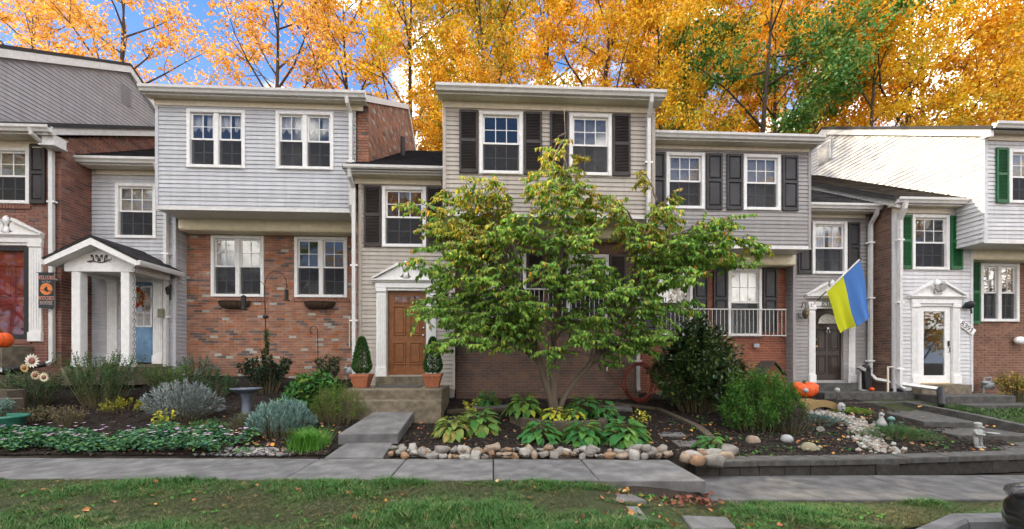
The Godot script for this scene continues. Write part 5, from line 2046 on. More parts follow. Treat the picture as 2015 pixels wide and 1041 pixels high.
	for e in spots:
		var p: Node3D = proto[e[0]]
		var tr := Transform3D(Basis(Vector3.UP, e[4]).scaled(Vector3.ONE * e[3]), V(e[1], gy(e[1], e[2]) - 0.1, e[2]))
		if used.has(e[0]):
			copy(p, "autumn_tree", e[5], tr)
		else:
			used[e[0]] = true
			p.transform = tr
			p.set_meta("label", e[5])
	# trees across the street, which the window panes mirror
	var far_proto := {
		"gold": autumn_tree("", 61, 27.0, 0.05, 5.6, 4600, gold, M.leaf_gold, "", 0.8, "big_leaf"),
		"green": autumn_tree("", 62, 24.0, 0.04, 6.0, 5200, green + lime, M.leaf_fall_green, "", 0.5, "big_leaf"),
		"full": autumn_tree("", 63, 26.0, 0.03, 6.4, 6200, orange, M.leaf_gold, "", 0.6, "big_leaf"),
	}
	var i := 0
	for e in [["gold", -14.0, -19.0], ["full", -7.0, -17.0], ["full", 0.0, -20.0], ["gold", 6.0, -17.5], ["full", 13.0, -19.0], ["gold", 20.0, -17.0], ["green", -20.0, -18.0], ["full", 3.0, -14.5], ["full", 10.0, -14.0], ["green", -3.5, -15.0], ["gold", 27.0, -15.0], ["full", 33.0, -13.0], ["gold", 39.0, -15.0], ["gold", 46.0, -14.0], ["full", 54.0, -16.0], ["full", -27.0, -15.0], ["gold", -33.0, -14.0], ["full", -40.0, -15.0], ["gold", -48.0, -14.0]]:
		var c := copy(far_proto[e[0]], "street_tree", "autumn tree across the street, mirrored in the window panes", Transform3D(Basis(Vector3.UP, 1.7 * i).scaled(Vector3.ONE * 0.72), V(e[1], -0.3, e[2])))
		c.set_meta("group", "trees across the street")
		i += 1
	# street trees left of the picture whose shade lies on lawn and pavement
	for e in [["full", -18.5, 7.6, 0.56], ["full", -23.0, 9.6, 0.64], ["green", -16.5, 4.0, 0.52], ["green", -21.5, 5.0, 0.7], ["full", -26.0, 12.2, 0.68], ["full", -31.0, 13.4, 0.82]]:
		var c := copy(far_proto[e[0]], "street_tree", "large street tree beyond the left edge, shading the lawn", Transform3D(Basis(Vector3.UP, 2.1 * i).scaled(Vector3(1.15, 1, 1.15) * e[3]), V(e[1], 0.3, e[2])))
		c.set_meta("group", "trees beyond the left edge")
		i += 1
	for e in far_proto.values():
		e.free()
	dogwood()


func dogwood() -> void:
	var r := RandomNumberGenerator.new()
	r.seed = 404
	var o := V(1.25, 0.42, 8.0)
	var t := thing("dogwood", "spreading green dogwood with yellowing, sunlit-tinted crown in front of the taupe house", "tree", o)
	var s := newst()
	# stems: two that rise together and one that leaves to the right
	var stems := [
		[V(1.25, 0.35, 8.0), V(1.16, 0.75, 8.0), V(1.02, 1.15, 7.95), V(0.86, 1.75, 7.9), V(0.66, 2.35, 7.85), V(0.5, 3.1, 7.75), V(0.35, 4.0, 7.7)],
		[V(1.27, 0.35, 7.98), V(1.22, 0.8, 7.98), V(1.20, 1.35, 7.95), V(1.22, 2.0, 7.9), V(1.30, 2.9, 7.85), V(1.38, 4.0, 7.9), V(1.42, 5.2, 7.95), V(1.46, 6.1, 8.0), V(1.44, 6.65, 8.0)],
		[V(1.30, 0.35, 8.0), V(1.42, 0.72, 8.0), V(1.62, 1.05, 7.95), V(1.95, 1.45, 7.85), V(2.35, 2.1, 7.75), V(2.75, 3.0, 7.7), V(3.0, 3.9, 7.75), V(3.25, 4.7, 7.8)],
	]
	var rads := [[0.085, 0.075, 0.065, 0.055, 0.045, 0.035, 0.02], [0.085, 0.07, 0.06, 0.052, 0.045, 0.035, 0.022, 0.012, 0.006], [0.07, 0.06, 0.052, 0.045, 0.036, 0.028, 0.02, 0.01]]
	for i in 3:
		tube(s, stems[i], rads[i], 8)
	# limbs: stem, where along it, tip
	var limbs := [
		[0, 0.42, -1.3, 2.75, 7.4], [0, 0.5, -1.3, 2.35, 7.0], [0, 0.55, -1.4, 3.3, 7.9], [0, 0.62, -1.2, 3.75, 7.5], [0, 0.7, -0.9, 4.25, 7.1], [0, 0.8, -1.0, 4.85, 7.8],
		[0, 0.85, -0.5, 4.75, 7.2], [0, 0.9, 0.0, 4.85, 7.3], [0, 1.0, 0.2, 4.9, 7.9], [0, 0.48, -0.75, 2.15, 7.3], [0, 0.6, -0.2, 3.0, 6.75], [0, 0.75, 0.0, 3.8, 6.8],
		[0, 0.45, -1.05, 1.75, 7.5], [0, 0.9, -1.2, 4.4, 8.2], [0, 0.7, -1.5, 2.6, 8.0], [1, 0.32, 0.7, 2.5, 7.0], [1, 0.35, 1.9, 2.35, 7.0], [1, 0.42, 1.0, 3.2, 6.7],
		[1, 0.45, 1.9, 3.2, 6.9], [1, 0.5, 0.6, 4.0, 6.9], [1, 0.5, 2.0, 4.1, 6.9], [1, 0.55, 1.2, 4.55, 7.0], [1, 0.58, 1.9, 4.7, 7.6], [1, 0.62, 0.8, 4.95, 7.7],
		[1, 0.6, 2.3, 4.9, 8.2], [1, 0.72, 1.15, 5.6, 7.9], [1, 0.72, 1.75, 5.7, 8.0], [1, 0.25, 1.5, 1.95, 7.2], [1, 0.22, 1.0, 1.75, 7.3], [1, 0.3, 2.1, 1.9, 7.3],
		[2, 0.5, 3.1, 2.05, 7.3], [2, 0.55, 3.5, 2.6, 7.5], [2, 0.62, 3.9, 3.1, 7.6], [2, 0.7, 4.6, 3.55, 7.7], [2, 0.72, 3.6, 3.6, 7.1], [2, 0.8, 4.3, 4.15, 7.8],
		[2, 0.82, 3.4, 4.3, 7.3], [2, 0.9, 3.6, 4.85, 7.8], [2, 1.0, 3.05, 5.3, 7.9], [2, 0.6, 2.6, 3.1, 7.0], [2, 0.7, 2.7, 3.8, 7.1], [2, 0.66, 5.15, 3.55, 7.9],
		[2, 0.5, 2.6, 1.75, 7.4], [2, 0.45, 3.3, 1.75, 7.6], [2, 0.75, 4.9, 4.45, 8.0], [0, 0.4, 0.1, 2.2, 7.2], [1, 0.4, 1.5, 2.8, 6.6], [2, 0.55, 3.0, 2.6, 7.1],
		[0, 0.66, -0.6, 3.4, 6.9], [0, 0.5, 0.3, 2.7, 6.9], [1, 0.48, 1.4, 3.7, 6.7], [2, 0.64, 3.3, 3.3, 7.2], [0, 0.78, -0.3, 4.3, 7.6], [1, 0.66, 1.6, 5.0, 7.5],
	]
	# finer limbs that fill the crown between the main ones
	var lows := [[-1.9, 2.9], [-1.2, 1.75], [-0.4, 1.75], [0.4, 2.1], [1.2, 1.75], [2.4, 1.55], [3.1, 1.75], [3.9, 2.6], [5.1, 3.4]]
	var highs := [[-1.9, 3.6], [-1.2, 4.6], [-0.2, 4.95], [0.6, 4.85], [1.6, 5.1], [2.6, 4.95], [3.4, 4.6], [4.3, 4.1], [5.1, 3.7]]
	for i in 95:
		var x := lerpf(-1.45, 5.0, fmod(i * 0.618, 1.0))
		if x > 3.6 and r.randf() < 0.4:
			continue
		var lo := lerp_table(lows, x)
		var hi := lerp_table(highs, x)
		var y := lerpf(lo, hi, pow(r.randf(), 0.9))
		var st := 0 if x < 0.7 else (1 if x < 2.1 else 2)
		limbs.append([st, clampf((y - 0.9) / 4.2, 0.4, 0.97), x, y, r.randf_range(6.75, 8.55)])
	var ts := []
	var cs := []
	var tone := FastNoiseLite.new()
	tone.seed = 12
	tone.frequency = 0.8
	var greens := [Color(0.12, 0.25, 0.045), Color(0.17, 0.29, 0.05), Color(0.23, 0.33, 0.055), Color(0.10, 0.215, 0.055)]
	var turned_sunlit := [Color(0.42, 0.40, 0.07), Color(0.46, 0.33, 0.13), Color(0.55, 0.47, 0.08), Color(0.30, 0.34, 0.06)]  # turning leaves, brightened so the tints also paint sunlight on the crown
	for e in limbs:
		var st: Array = stems[e[0]]
		var fi: float = minf(e[1], 0.999) * (st.size() - 1)
		var p0: Vector3 = (st[int(fi)] as Vector3).lerp(st[int(fi) + 1], fi - int(fi))
		var p3 := V(e[2], e[3], e[4])
		var p1 := p0 + (p3 - p0) * 0.3 + Vector3(0, 0.22 * (p3 - p0).length(), 0)
		var p2 := p0 + (p3 - p0) * 0.7 + Vector3(0, 0.10 * (p3 - p0).length(), 0)
		var pts := []
		var rr := []
		for i in 7:
			var k := i / 6.0
			pts.append(p0.bezier_interpolate(p1, p2, p3, k) + rdir(r) * 0.03)
			rr.append(lerpf(0.022, 0.004, k))
		tube(s, pts, rr, 5, false)
		var ln := (p3 - p0).length()
		var nt := int(8 + ln * 7.5)
		var yellow := 0.03  # share grows with height: leaf turning plus sunlight put into the colour
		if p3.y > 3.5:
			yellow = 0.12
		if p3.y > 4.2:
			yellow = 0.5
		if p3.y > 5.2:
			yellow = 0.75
		for j in nt:
			var k := lerpf(0.3, 1.0, pow(r.randf(), 0.8))
			var q := p0.bezier_interpolate(p1, p2, p3, k)
			q.y += r.randf_range(-0.12, 0.12)
			var out := (p3 - p0)
			out.y = 0.0
			out = out.normalized() if out.length() > 0.05 else Vector3(1, 0, 0)
			var dr := (out * 0.6 + rdir(r) * 0.9)
			dr.y = dr.y * 0.25 - 0.05
			dr = dr.normalized()
			var tl := r.randf_range(0.15, 0.42)
			if p3.y > 5.2:
				tl *= 0.6
			var end := q + dr * tl - Vector3(0, tl * 0.18, 0)
			if end.z < -8.8:
				end.z = -8.75
			tube(s, [q, end], [0.005, 0.003], 3, false)
			var m := int(tl / 0.045) + 2
			for a in m:
				var b := q.lerp(end, (a + 0.6) / m)
				for sd in 2:
					var sw := dr.cross(Vector3.UP).normalized() * (1.0 if sd == 0 else -1.0)
					var ld := dr * 0.45 + sw * 0.8 + Vector3(0, r.randf_range(-1.3, -0.25), 0) + rdir(r) * 0.35
					ts.append(Transform3D(facing(ld, r.randf_range(-0.5, 0.5), r.randf_range(0.7, 1.25)), b))
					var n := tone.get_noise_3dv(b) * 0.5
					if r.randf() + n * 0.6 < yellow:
						cs.append(vary(turned_sunlit[r.randi() % 4], r))
					elif r.randf() < 0.006:
						cs.append(Color(0.55, 0.2, 0.03))
					else:
						cs.append(vary(greens[r.randi() % 4], r))
	obj("trunk", s, M.bark_pale, t, true)
	var lm := leaf_mesh(0.088, 0.043, 0.3, 0.3, 3)
	var lists := [[], [], [], []]
	for i in ts.size():
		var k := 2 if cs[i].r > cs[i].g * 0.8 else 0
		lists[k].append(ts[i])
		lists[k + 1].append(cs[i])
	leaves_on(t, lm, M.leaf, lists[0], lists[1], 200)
	leaves_on(t, lm, M.leaf_turned_sunlit, lists[2], lists[3], 100)


func leaves_on(t: Node, lm: Mesh, m: Material, ts: Array, cs: Array, single: int) -> void:
	# the leaves nearest the camera as parts of their own, the rest as one mass
	var order := range(ts.size())
	var eye := Vector3(0, 1.5, 0)
	order.sort_custom(func(a, b): return (ts[a].origin - eye).length_squared() / (ts[a].basis.x.length_squared()) < (ts[b].origin - eye).length_squared() / (ts[b].basis.x.length_squared()))
	var tints := {}
	for i in mini(single, order.size()):
		var c: Color = cs[order[i]]
		var key := "%s %d %d %d" % [m.resource_name, roundi(c.r * 22), roundi(c.g * 22), roundi(c.b * 14)]
		if not tints.has(key):
			var mm: StandardMaterial3D = m.duplicate()
			mm.vertex_color_use_as_albedo = false
			mm.albedo_color = c.linear_to_srgb()
			tints[key] = mm
		at("leaf", lm, tints[key], t, ts[order[i]])
	if order.size() > single:
		var a := []
		var b := []
		for i in range(single, order.size()):
			a.append(ts[order[i]])
			b.append(cs[order[i]])
		many("foliage", lm, m, t, a, b)


# ---------------------------------------------------------------- planting
func shrub(called: String, label: String, cat: String, x: float, d: float, size: Vector3, n: int, lm: Mesh, m: Material, cols: Array, o := {}) -> Node3D:
	var r := RandomNumberGenerator.new()
	r.seed = (label.hash() % 9973) + 17
	var y0: float = o.get("y", gy(x, d))
	var t := thing(called, label, cat, V(x, y0, d), o.get("group", ""))
	var s := newst()
	var style: String = o.get("style", "dome")
	var ts := []
	var cs := []
	var ns: int = o.get("stems", 26)
	var tips := []
	for i in ns:
		var a := i * 2.4 + r.randf_range(-0.4, 0.4)
		var k := sqrt((i + 0.5) / ns)
		var e := Vector3(cos(a) * k * size.x, 0, sin(a) * k * size.z)
		if style == "upright":
			e = e * 0.8 + Vector3(0, size.y * r.randf_range(0.6, 1.0), 0)
		else:
			e += Vector3(0, size.y * (sqrt(maxf(0.0, 1.0 - k * k * 0.93))) * r.randf_range(0.8, 1.05), 0)
		var bw: float = o.get("base", 0.35)
		var b := Vector3(e.x * bw, 0.0, e.z * bw)
		var md := b.lerp(e, 0.55) + Vector3(e.x * 0.06, size.y * 0.06, e.z * 0.06)
		var w := V(x, y0, d)
		tube(s, [w + b - Vector3(0, 0.03, 0), w + md, w + e], [o.get("sr", 0.008), 0.006, 0.003], 4, false)
		tips.append([b, md, e])
	obj("stem", s, M.stem, t)
	for i in n:
		var tp: Array = tips[r.randi() % ns]
		var k: float = lerpf(o.get("low", 0.25), 1.0, pow(r.randf(), 0.7))
		var p: Vector3 = (tp[0] as Vector3).lerp(tp[1], k * 2.0) if k < 0.5 else (tp[1] as Vector3).lerp(tp[2], k * 2.0 - 1.0)
		var dir := ((tp[2] as Vector3) - (tp[0] as Vector3)).normalized()
		var sp: float = o.get("scatter", 0.05)
		p += rdir(r) * sp * r.randf()
		var ld: Vector3 = dir * o.get("along", 0.4) + rdir(r) * o.get("wild", 0.8) + Vector3(0, o.get("lift", 0.0), 0)
		ts.append(Transform3D(facing(ld, r.randf_range(-0.8, 0.8), r.randf_range(0.65, 1.25)), V(x, y0, d) + p))
		cs.append(vary(cols[r.randi() % cols.size()], r, 0.25))
	leaves_on(t, lm, m, ts, cs, o.get("single", 0))
	return t


func hosta(label: String, x: float, d: float, y: float, rad: float, n: int, cols: Array, group := "hostas round the dogwood") -> void:
	var r := RandomNumberGenerator.new()
	r.seed = label.hash() % 9999
	var t := thing("hosta", label, "plant", V(x, y, d), group)
	var s := newst()
	var ts := []
	var cs := []
	for i in n:
		var k := (i + 0.5) / n
		var a := i * 2.4 + r.randf_range(-0.3, 0.3)
		var b := Vector3(cos(a), 0, sin(a))
		var rr := rad * lerpf(0.18, 0.78, k) * r.randf_range(0.85, 1.1)
		var h := rad * lerpf(0.85, 0.16, pow(k, 0.9)) * r.randf_range(0.85, 1.1)
		var p := V(x, y, d) + b * rr + Vector3(0, h, 0)
		tube(s, [V(x, y, d) + b * 0.02, V(x, y, d) + b * rr * 0.45 + Vector3(0, h * 0.75, 0), p], [0.008, 0.006, 0.004], 4, false)
		var ld := b + Vector3(0, lerpf(0.35, -0.65, k) + r.randf_range(-0.2, 0.2), 0)
		ts.append(Transform3D(facing(ld, r.randf_range(-0.35, 0.35), rad / 0.42 * r.randf_range(0.75, 1.15)), p))
		cs.append(vary(cols[r.randi() % cols.size()], r, 0.2))
	obj("stem", s, M.stem, t)
	leaves_on(t, T.hosta_leaf, M.leaf, ts, cs, n)


func build_garden() -> void:
	var small := leaf_mesh(0.035, 0.02, 0.1, 0.2, 2)
	var tiny := leaf_mesh(0.022, 0.011, 0.1, 0.2, 2)
	var medium := leaf_mesh(0.065, 0.034, 0.2, 0.2, 3)
	var big := leaf_mesh(0.135, 0.048, 0.3, 0.2, 3)
	var needle := leaf_mesh(0.05, 0.006, 0.05, 0.0, 2)
	var feather := leaf_mesh(0.075, 0.012, 0.25, 0.1, 3)
	T["hosta_leaf"] = leaf_mesh(0.215, 0.135, 0.35, 0.22, 4)
	# left bed
	shrub("wispy_shrub", "tall wispy green shrub in front of the white porch posts", "shrub", -8.1, 8.6, Vector3(1.1, 1.15, 0.6), 8500, small, M.leaf, [Color(0.06, 0.12, 0.05), Color(0.08, 0.14, 0.04), Color(0.05, 0.10, 0.06)], {"style": "upright", "stems": 60, "low": 0.15, "scatter": 0.09})
	shrub("yellow_shrub", "low yellowing shrub at the foot of the tall wispy shrub", "shrub", -7.35, 8.3, Vector3(0.5, 0.32, 0.35), 1500, small, M.leaf, [Color(0.22, 0.22, 0.03), Color(0.12, 0.16, 0.03), Color(0.3, 0.24, 0.03)], {"stems": 24})
	shrub("dry_plant", "brown withered stalks in the left flower bed", "plant", -7.75, 7.6, Vector3(0.4, 0.42, 0.3), 650, small, M.dead_leaf, [Color(0.10, 0.07, 0.04), Color(0.16, 0.11, 0.05), Color(0.08, 0.08, 0.05)], {"style": "upright", "stems": 30})
	shrub("russian_sage", "silvery grey sage with long thin stems left of the downspout", "shrub", -5.95, 7.9, Vector3(0.72, 0.78, 0.5), 6000, feather, M.leaf_grey, [Color(0.20, 0.24, 0.24), Color(0.16, 0.20, 0.21), Color(0.25, 0.28, 0.27)], {"stems": 70, "low": 0.1, "along": 1.1, "wild": 0.5, "base": 0.4})
	shrub("green_shrub", "small dark green shrub behind the silvery sage", "shrub", -6.1, 9.0, Vector3(0.55, 0.7, 0.4), 3600, small, M.leaf, [Color(0.05, 0.10, 0.05), Color(0.08, 0.13, 0.07)], {})
	shrub("yellow_stalk_plant", "leggy plant with yellow leaves in front of the silvery sage", "plant", -5.75, 7.2, Vector3(0.2, 0.45, 0.18), 120, medium, M.leaf, [Color(0.45, 0.38, 0.03), Color(0.25, 0.25, 0.04), Color(0.12, 0.15, 0.03)], {"style": "upright", "stems": 7, "single": 120})
	shrub("rose_bush", "dark leaved rose bush against the mottled brick wall", "shrub", -5.2, 9.4, Vector3(0.85, 0.85, 0.4), 3800, medium, M.leaf, [Color(0.035, 0.065, 0.045), Color(0.05, 0.085, 0.05), Color(0.07, 0.06, 0.045)], {"style": "upright", "stems": 34})
	shrub("climbing_rose", "single tall rose cane rising above the rose bush", "plant", -5.35, 9.6, Vector3(0.12, 1.55, 0.1), 420, medium, M.leaf, [Color(0.035, 0.065, 0.045), Color(0.06, 0.085, 0.05)], {"style": "upright", "stems": 4, "low": 0.5, "single": 100})
	shrub("laurel_shrub", "broad-leaved green shrub right of the bird bath", "shrub", -3.75, 8.5, Vector3(0.58, 0.8, 0.42), 1900, big, M.leaf, [Color(0.05, 0.14, 0.04), Color(0.07, 0.18, 0.05), Color(0.04, 0.11, 0.04)], {"stems": 44, "low": 0.15, "single": 150, "base": 0.6})
	shrub("boxwood", "bushy yellow-green shrub left of the front steps", "shrub", -2.98, 7.75, Vector3(0.55, 0.85, 0.42), 9500, tiny, M.leaf, [Color(0.10, 0.16, 0.03), Color(0.07, 0.13, 0.03), Color(0.16, 0.19, 0.04)], {"stems": 60, "low": 0.12, "scatter": 0.1, "base": 0.6})
	shrub("santolina", "rounded silver-green lavender cotton mound in front of the bird bath", "shrub", -3.75, 7.25, Vector3(0.56, 0.62, 0.42), 7500, feather, M.leaf_grey, [Color(0.15, 0.25, 0.22), Color(0.12, 0.21, 0.19), Color(0.19, 0.29, 0.25)], {"stems": 110, "low": 0.12, "along": 1.3, "wild": 0.45, "base": 0.75})
	shrub("dry_mound", "small olive brown mound left of the silver-green mound", "plant", -4.5, 7.45, Vector3(0.3, 0.33, 0.26), 2000, needle, M.leaf_grey, [Color(0.12, 0.12, 0.06), Color(0.09, 0.11, 0.05)], {"stems": 40, "along": 1.2, "wild": 0.4})
	shrub("wispy_shrub", "wispy green shrub left of the white porch posts", "shrub", -9.35, 8.5, Vector3(0.7, 0.8, 0.5), 4200, small, M.leaf, [Color(0.07, 0.12, 0.06), Color(0.10, 0.15, 0.06), Color(0.06, 0.10, 0.06)], {"style": "upright", "stems": 44, "low": 0.15, "scatter": 0.1})
	shrub("wispy_shrub", "wispy green shrub between the porch and the silvery sage", "shrub", -7.1, 9.0, Vector3(0.6, 0.75, 0.45), 3800, small, M.leaf, [Color(0.07, 0.13, 0.05), Color(0.09, 0.15, 0.04)], {"style": "upright", "stems": 40, "low": 0.15, "scatter": 0.1})
	shrub("grey_shrub", "grey-green shrub against the wall corner by the left downspout", "shrub", -7.2, 10.0, Vector3(0.55, 0.7, 0.35), 3000, small, M.leaf_grey, [Color(0.12, 0.17, 0.12), Color(0.16, 0.20, 0.14), Color(0.09, 0.13, 0.08)], {"stems": 40, "scatter": 0.08})
	shrub("rose_bush", "straggling rose bush at the right end of the mottled brick wall", "shrub", -3.95, 9.7, Vector3(0.4, 0.8, 0.3), 1300, medium, M.leaf, [Color(0.06, 0.085, 0.05), Color(0.09, 0.12, 0.07), Color(0.14, 0.12, 0.08)], {"style": "upright", "stems": 22})
	shrub("withered_clump", "withered brown clump among the ground cover at the left", "plant", -8.6, 7.9, Vector3(0.5, 0.3, 0.35), 1500, small, M.dead_leaf, [Color(0.11, 0.09, 0.05), Color(0.09, 0.11, 0.05), Color(0.16, 0.12, 0.06)], {"stems": 40})
	shrub("green_clump", "low green clump between the sage and the bird bath", "plant", -5.15, 7.35, Vector3(0.4, 0.24, 0.3), 1800, small, M.leaf, [Color(0.06, 0.13, 0.06), Color(0.09, 0.16, 0.06)], {"stems": 34})
	# bright grass tuft
	var r := RandomNumberGenerator.new()
	r.seed = 5
	var t := thing("grass_tuft", "bright green ornamental grass tuft by the pavement, left of the path", "plant", V(-3.0, gy(-3.0, 6.5), 6.55))
	var ts := []
	var cs := []
	for i in 260:
		var p := V(-3.0 + r.randfn() * 0.09, gy(-3.0, 6.55) - 0.02, 6.55 + r.randfn() * 0.07)
		ts.append(Transform3D(Basis(Vector3.UP, r.randf() * TAU).scaled(Vector3.ONE * r.randf_range(0.8, 1.2)), p))
		cs.append(vary(Color(0.07, 0.21, 0.02), r, 0.3))
	many("blades", blade_tuft(5, 0.36, 0.006, 0.26, 3), M.grass, t, ts, cs)
	# cranesbill ground cover along the pavement
	ts = []
	cs = []
	for i in 15000:
		var x := -9.0 + 5.2 * r.randf()
		var d := bed_edge(x) + 0.03 + 0.75 * pow(r.randf(), 1.1)
		var k := wob.get_noise_2d(x * 3.0, d * 4.0 + 40.0)
		if k < -0.12 or (x > -4.7 and r.randf() < (x + 4.7) / 0.9):
			continue
		var h := (0.10 + 0.22 * clampf(k + 0.3, 0, 1)) * r.randf_range(0.5, 1.1)
		ts.append(Transform3D(facing(Vector3(r.randf_range(-1, 1), r.randf_range(-0.5, 0.3), r.randf_range(-1, 1)), r.randf_range(-0.5, 0.5), r.randf_range(0.7, 1.3)), V(x, gy(x, d) + h, d)))
		cs.append(vary([Color(0.07, 0.17, 0.09), Color(0.06, 0.15, 0.10), Color(0.10, 0.20, 0.07)][r.randi() % 3], r))
	var gc := many("ground_cover", leaf_mesh(0.042, 0.046, 0.15, 0.2, 3), M.leaf, null, ts, cs)
	tag(gc, "low blue-green cranesbill ground cover along the left pavement", "ground cover")
	ts = []
	cs = []
	for i in 110:
		var x := -8.6 + 4.6 * r.randf()
		var d := bed_edge(x) + 0.05 + 0.6 * r.randf()
		for k in 5:
			ts.append(Transform3D(facing(Vector3(cos(k * 1.256), 0.25, sin(k * 1.256)), 0.0, 1.0), V(x, gy(x, d) + 0.27 + 0.05 * sin(i), d)))
			cs.append(Color(0.55, 0.36, 0.52))
	gc = many("cranesbill_flowers", leaf_mesh(0.034, 0.026, 0.05, 0.1, 2), M.leaf_grey, null, ts, cs)
	tag(gc, "scattered pale pink cranesbill flowers over the left ground cover", "flowers")
	# small weeds in the mulch
	ts = []
	cs = []
	for i in 2600:
		var x := r.randf_range(-4.6, -2.7) if i % 3 == 0 else r.randf_range(3.6, 8.6)
		var d := bed_edge(x) + 0.1 + r.randf() * (0.45 if i % 3 == 0 else 2.2)
		if wob.get_noise_2d(x * 5.0 + 90.0, d * 5.0) < 0.16:
			continue
		ts.append(Transform3D(facing(Vector3(r.randf_range(-1, 1), r.randf_range(0, 0.8), r.randf_range(-1, 1)), 0.0, r.randf_range(0.6, 1.2)), V(x, gy(x, d) + 0.035, d)))
		cs.append(vary([Color(0.05, 0.15, 0.03), Color(0.09, 0.2, 0.03), Color(0.05, 0.12, 0.07)][r.randi() % 3], r))
	gc = many("weeds", leaf_mesh(0.06, 0.045, 0.2, 0.2, 3), M.leaf, null, ts, cs)
	tag(gc, "small green weeds sprinkled over the mulch", "weeds")
	# hostas
	var hy := [Color(0.14, 0.19, 0.05), Color(0.20, 0.22, 0.07), Color(0.10, 0.17, 0.05), Color(0.27, 0.22, 0.08)]
	var hg := [Color(0.065, 0.16, 0.04), Color(0.05, 0.14, 0.04), Color(0.09, 0.19, 0.05)]
	var hd := [Color(0.045, 0.14, 0.045), Color(0.035, 0.115, 0.04), Color(0.06, 0.16, 0.04)]
	var hl := [Color(0.36, 0.38, 0.04), Color(0.24, 0.32, 0.05), Color(0.45, 0.36, 0.04)]
	hosta("yellowing hosta nearest the garden path", -0.72, 7.15, 0.14, 0.40, 69, hy)
	hosta("larger green hosta behind the yellowing one", -0.27, 7.45, 0.17, 0.44, 78, hg + [Color(0.16, 0.2, 0.06)])
	hosta("dark hosta against the brick wall, left of the dogwood's trunk", -0.15, 9.25, 0.47, 0.34, 51, hd)
	hosta("lime green hosta at the left end of the timber raised bed", 0.62, 8.05, 0.42, 0.42, 69, hg + [Color(0.30, 0.34, 0.05)])
	hosta("small yellow hosta at the foot of the dogwood's trunk", 1.15, 7.55, 0.38, 0.26, 42, hl)
	hosta("small yellow-green hosta right of the dogwood's trunk", 1.55, 7.5, 0.38, 0.24, 36, hl + hg)
	hosta("dark hosta inside the raised bed, right of the trunk", 1.8, 7.95, 0.42, 0.4, 66, hd)
	hosta("dark hosta at the right end of the raised bed", 2.2, 7.9, 0.36, 0.36, 54, hd)
	hosta("deep green hosta in front of the timber, leftmost of the front three", 0.82, 6.9, 0.09, 0.4, 72, hd)
	hosta("deep green hosta in front of the timber, middle of the front three", 1.55, 6.78, 0.08, 0.42, 78, hd)
	hosta("deep green hosta in front of the timber, rightmost of the front three", 2.25, 6.7, 0.08, 0.46, 87, hd + hg)
	hosta("single small hosta among the rocks by the low wall", 3.55, 6.35, 0.06, 0.26, 39, hd, "hostas by the low wall")
	shrub("daylily", "thin yellowing daylily stalks beside the larger hosta", "plant", -0.45, 7.9, Vector3(0.22, 0.55, 0.2), 60, medium, M.leaf, [Color(0.5, 0.42, 0.04), Color(0.35, 0.35, 0.05)], {"style": "upright", "stems": 9, "low": 0.5, "single": 60})
	shrub("daylily", "thin yellowing stalks behind the rightmost front hosta", "plant", 2.75, 7.35, Vector3(0.28, 0.42, 0.2), 70, medium, M.leaf, [Color(0.5, 0.42, 0.04), Color(0.3, 0.34, 0.05)], {"style": "upright", "stems": 9, "low": 0.5, "single": 70})
	shrub("liriope", "small tuft of dark grassy leaves against the brick wall behind the dogwood", "plant", 0.75, 9.3, Vector3(0.24, 0.36, 0.2), 500, needle, M.leaf_grey, [Color(0.05, 0.09, 0.05), Color(0.04, 0.07, 0.05)], {"stems": 30, "along": 1.5, "wild": 0.3})
	# right of the dogwood
	shrub("aucuba", "large dark glossy shrub before the orange brick wall", "shrub", 4.62, 8.8, Vector3(1.08, 2.2, 0.85), 10000, big, M.leaf_gloss, [Color(0.022, 0.055, 0.018), Color(0.035, 0.075, 0.022), Color(0.03, 0.06, 0.02), Color(0.10, 0.14, 0.03)], {"stems": 80, "low": 0.12, "along": 0.7, "wild": 0.75, "scatter": 0.16, "single": 300, "sr": 0.014})
	shrub("threadleaf_cypress", "feathery bright green cypress below the orange brick wall", "shrub", 5.2, 7.5, Vector3(0.82, 1.3, 0.5), 16000, feather, M.leaf, [Color(0.055, 0.14, 0.028), Color(0.09, 0.19, 0.03), Color(0.035, 0.10, 0.025)], {"stems": 70, "low": 0.1, "along": 0.7, "wild": 0.5, "lift": -0.7, "scatter": 0.12, "base": 0.75})
	shrub("barberry", "dark purple shrub at the right side of the feathery cypress", "shrub", 5.6, 7.2, Vector3(0.42, 0.65, 0.3), 4500, tiny, M.leaf_grey, [Color(0.035, 0.02, 0.03), Color(0.05, 0.03, 0.04), Color(0.04, 0.04, 0.035)], {"stems": 40, "scatter": 0.08})
	shrub("blue_juniper", "low blue-green juniper beside the white pebbles", "shrub", 6.55, 7.75, Vector3(0.65, 0.2, 0.4), 3600, needle, M.leaf_grey, [Color(0.06, 0.13, 0.13), Color(0.05, 0.11, 0.10)], {"stems": 60, "along": 1.0})
	shrub("sedum_mat", "flat patch of yellow-green sedum below the dark brown door", "ground cover", 8.0, 8.55, Vector3(0.55, 0.12, 0.35), 3000, tiny, M.leaf, [Color(0.16, 0.26, 0.03), Color(0.11, 0.20, 0.03)], {"stems": 60})
	shrub("creeping_juniper", "spreading green juniper left of the small statue", "shrub", 7.3, 6.85, Vector3(0.75, 0.24, 0.42), 5200, needle, M.leaf, [Color(0.06, 0.14, 0.05), Color(0.08, 0.17, 0.06), Color(0.04, 0.10, 0.04)], {"stems": 80, "along": 1.1})
	shrub("tall_weeds", "yellowed tall weeds at the right edge by the tan brick wall", "plant", 13.3, 9.5, Vector3(0.65, 0.75, 0.3), 900, medium, M.leaf, [Color(0.34, 0.22, 0.05), Color(0.14, 0.18, 0.04), Color(0.42, 0.25, 0.06)], {"style": "upright", "stems": 40, "group": ""})
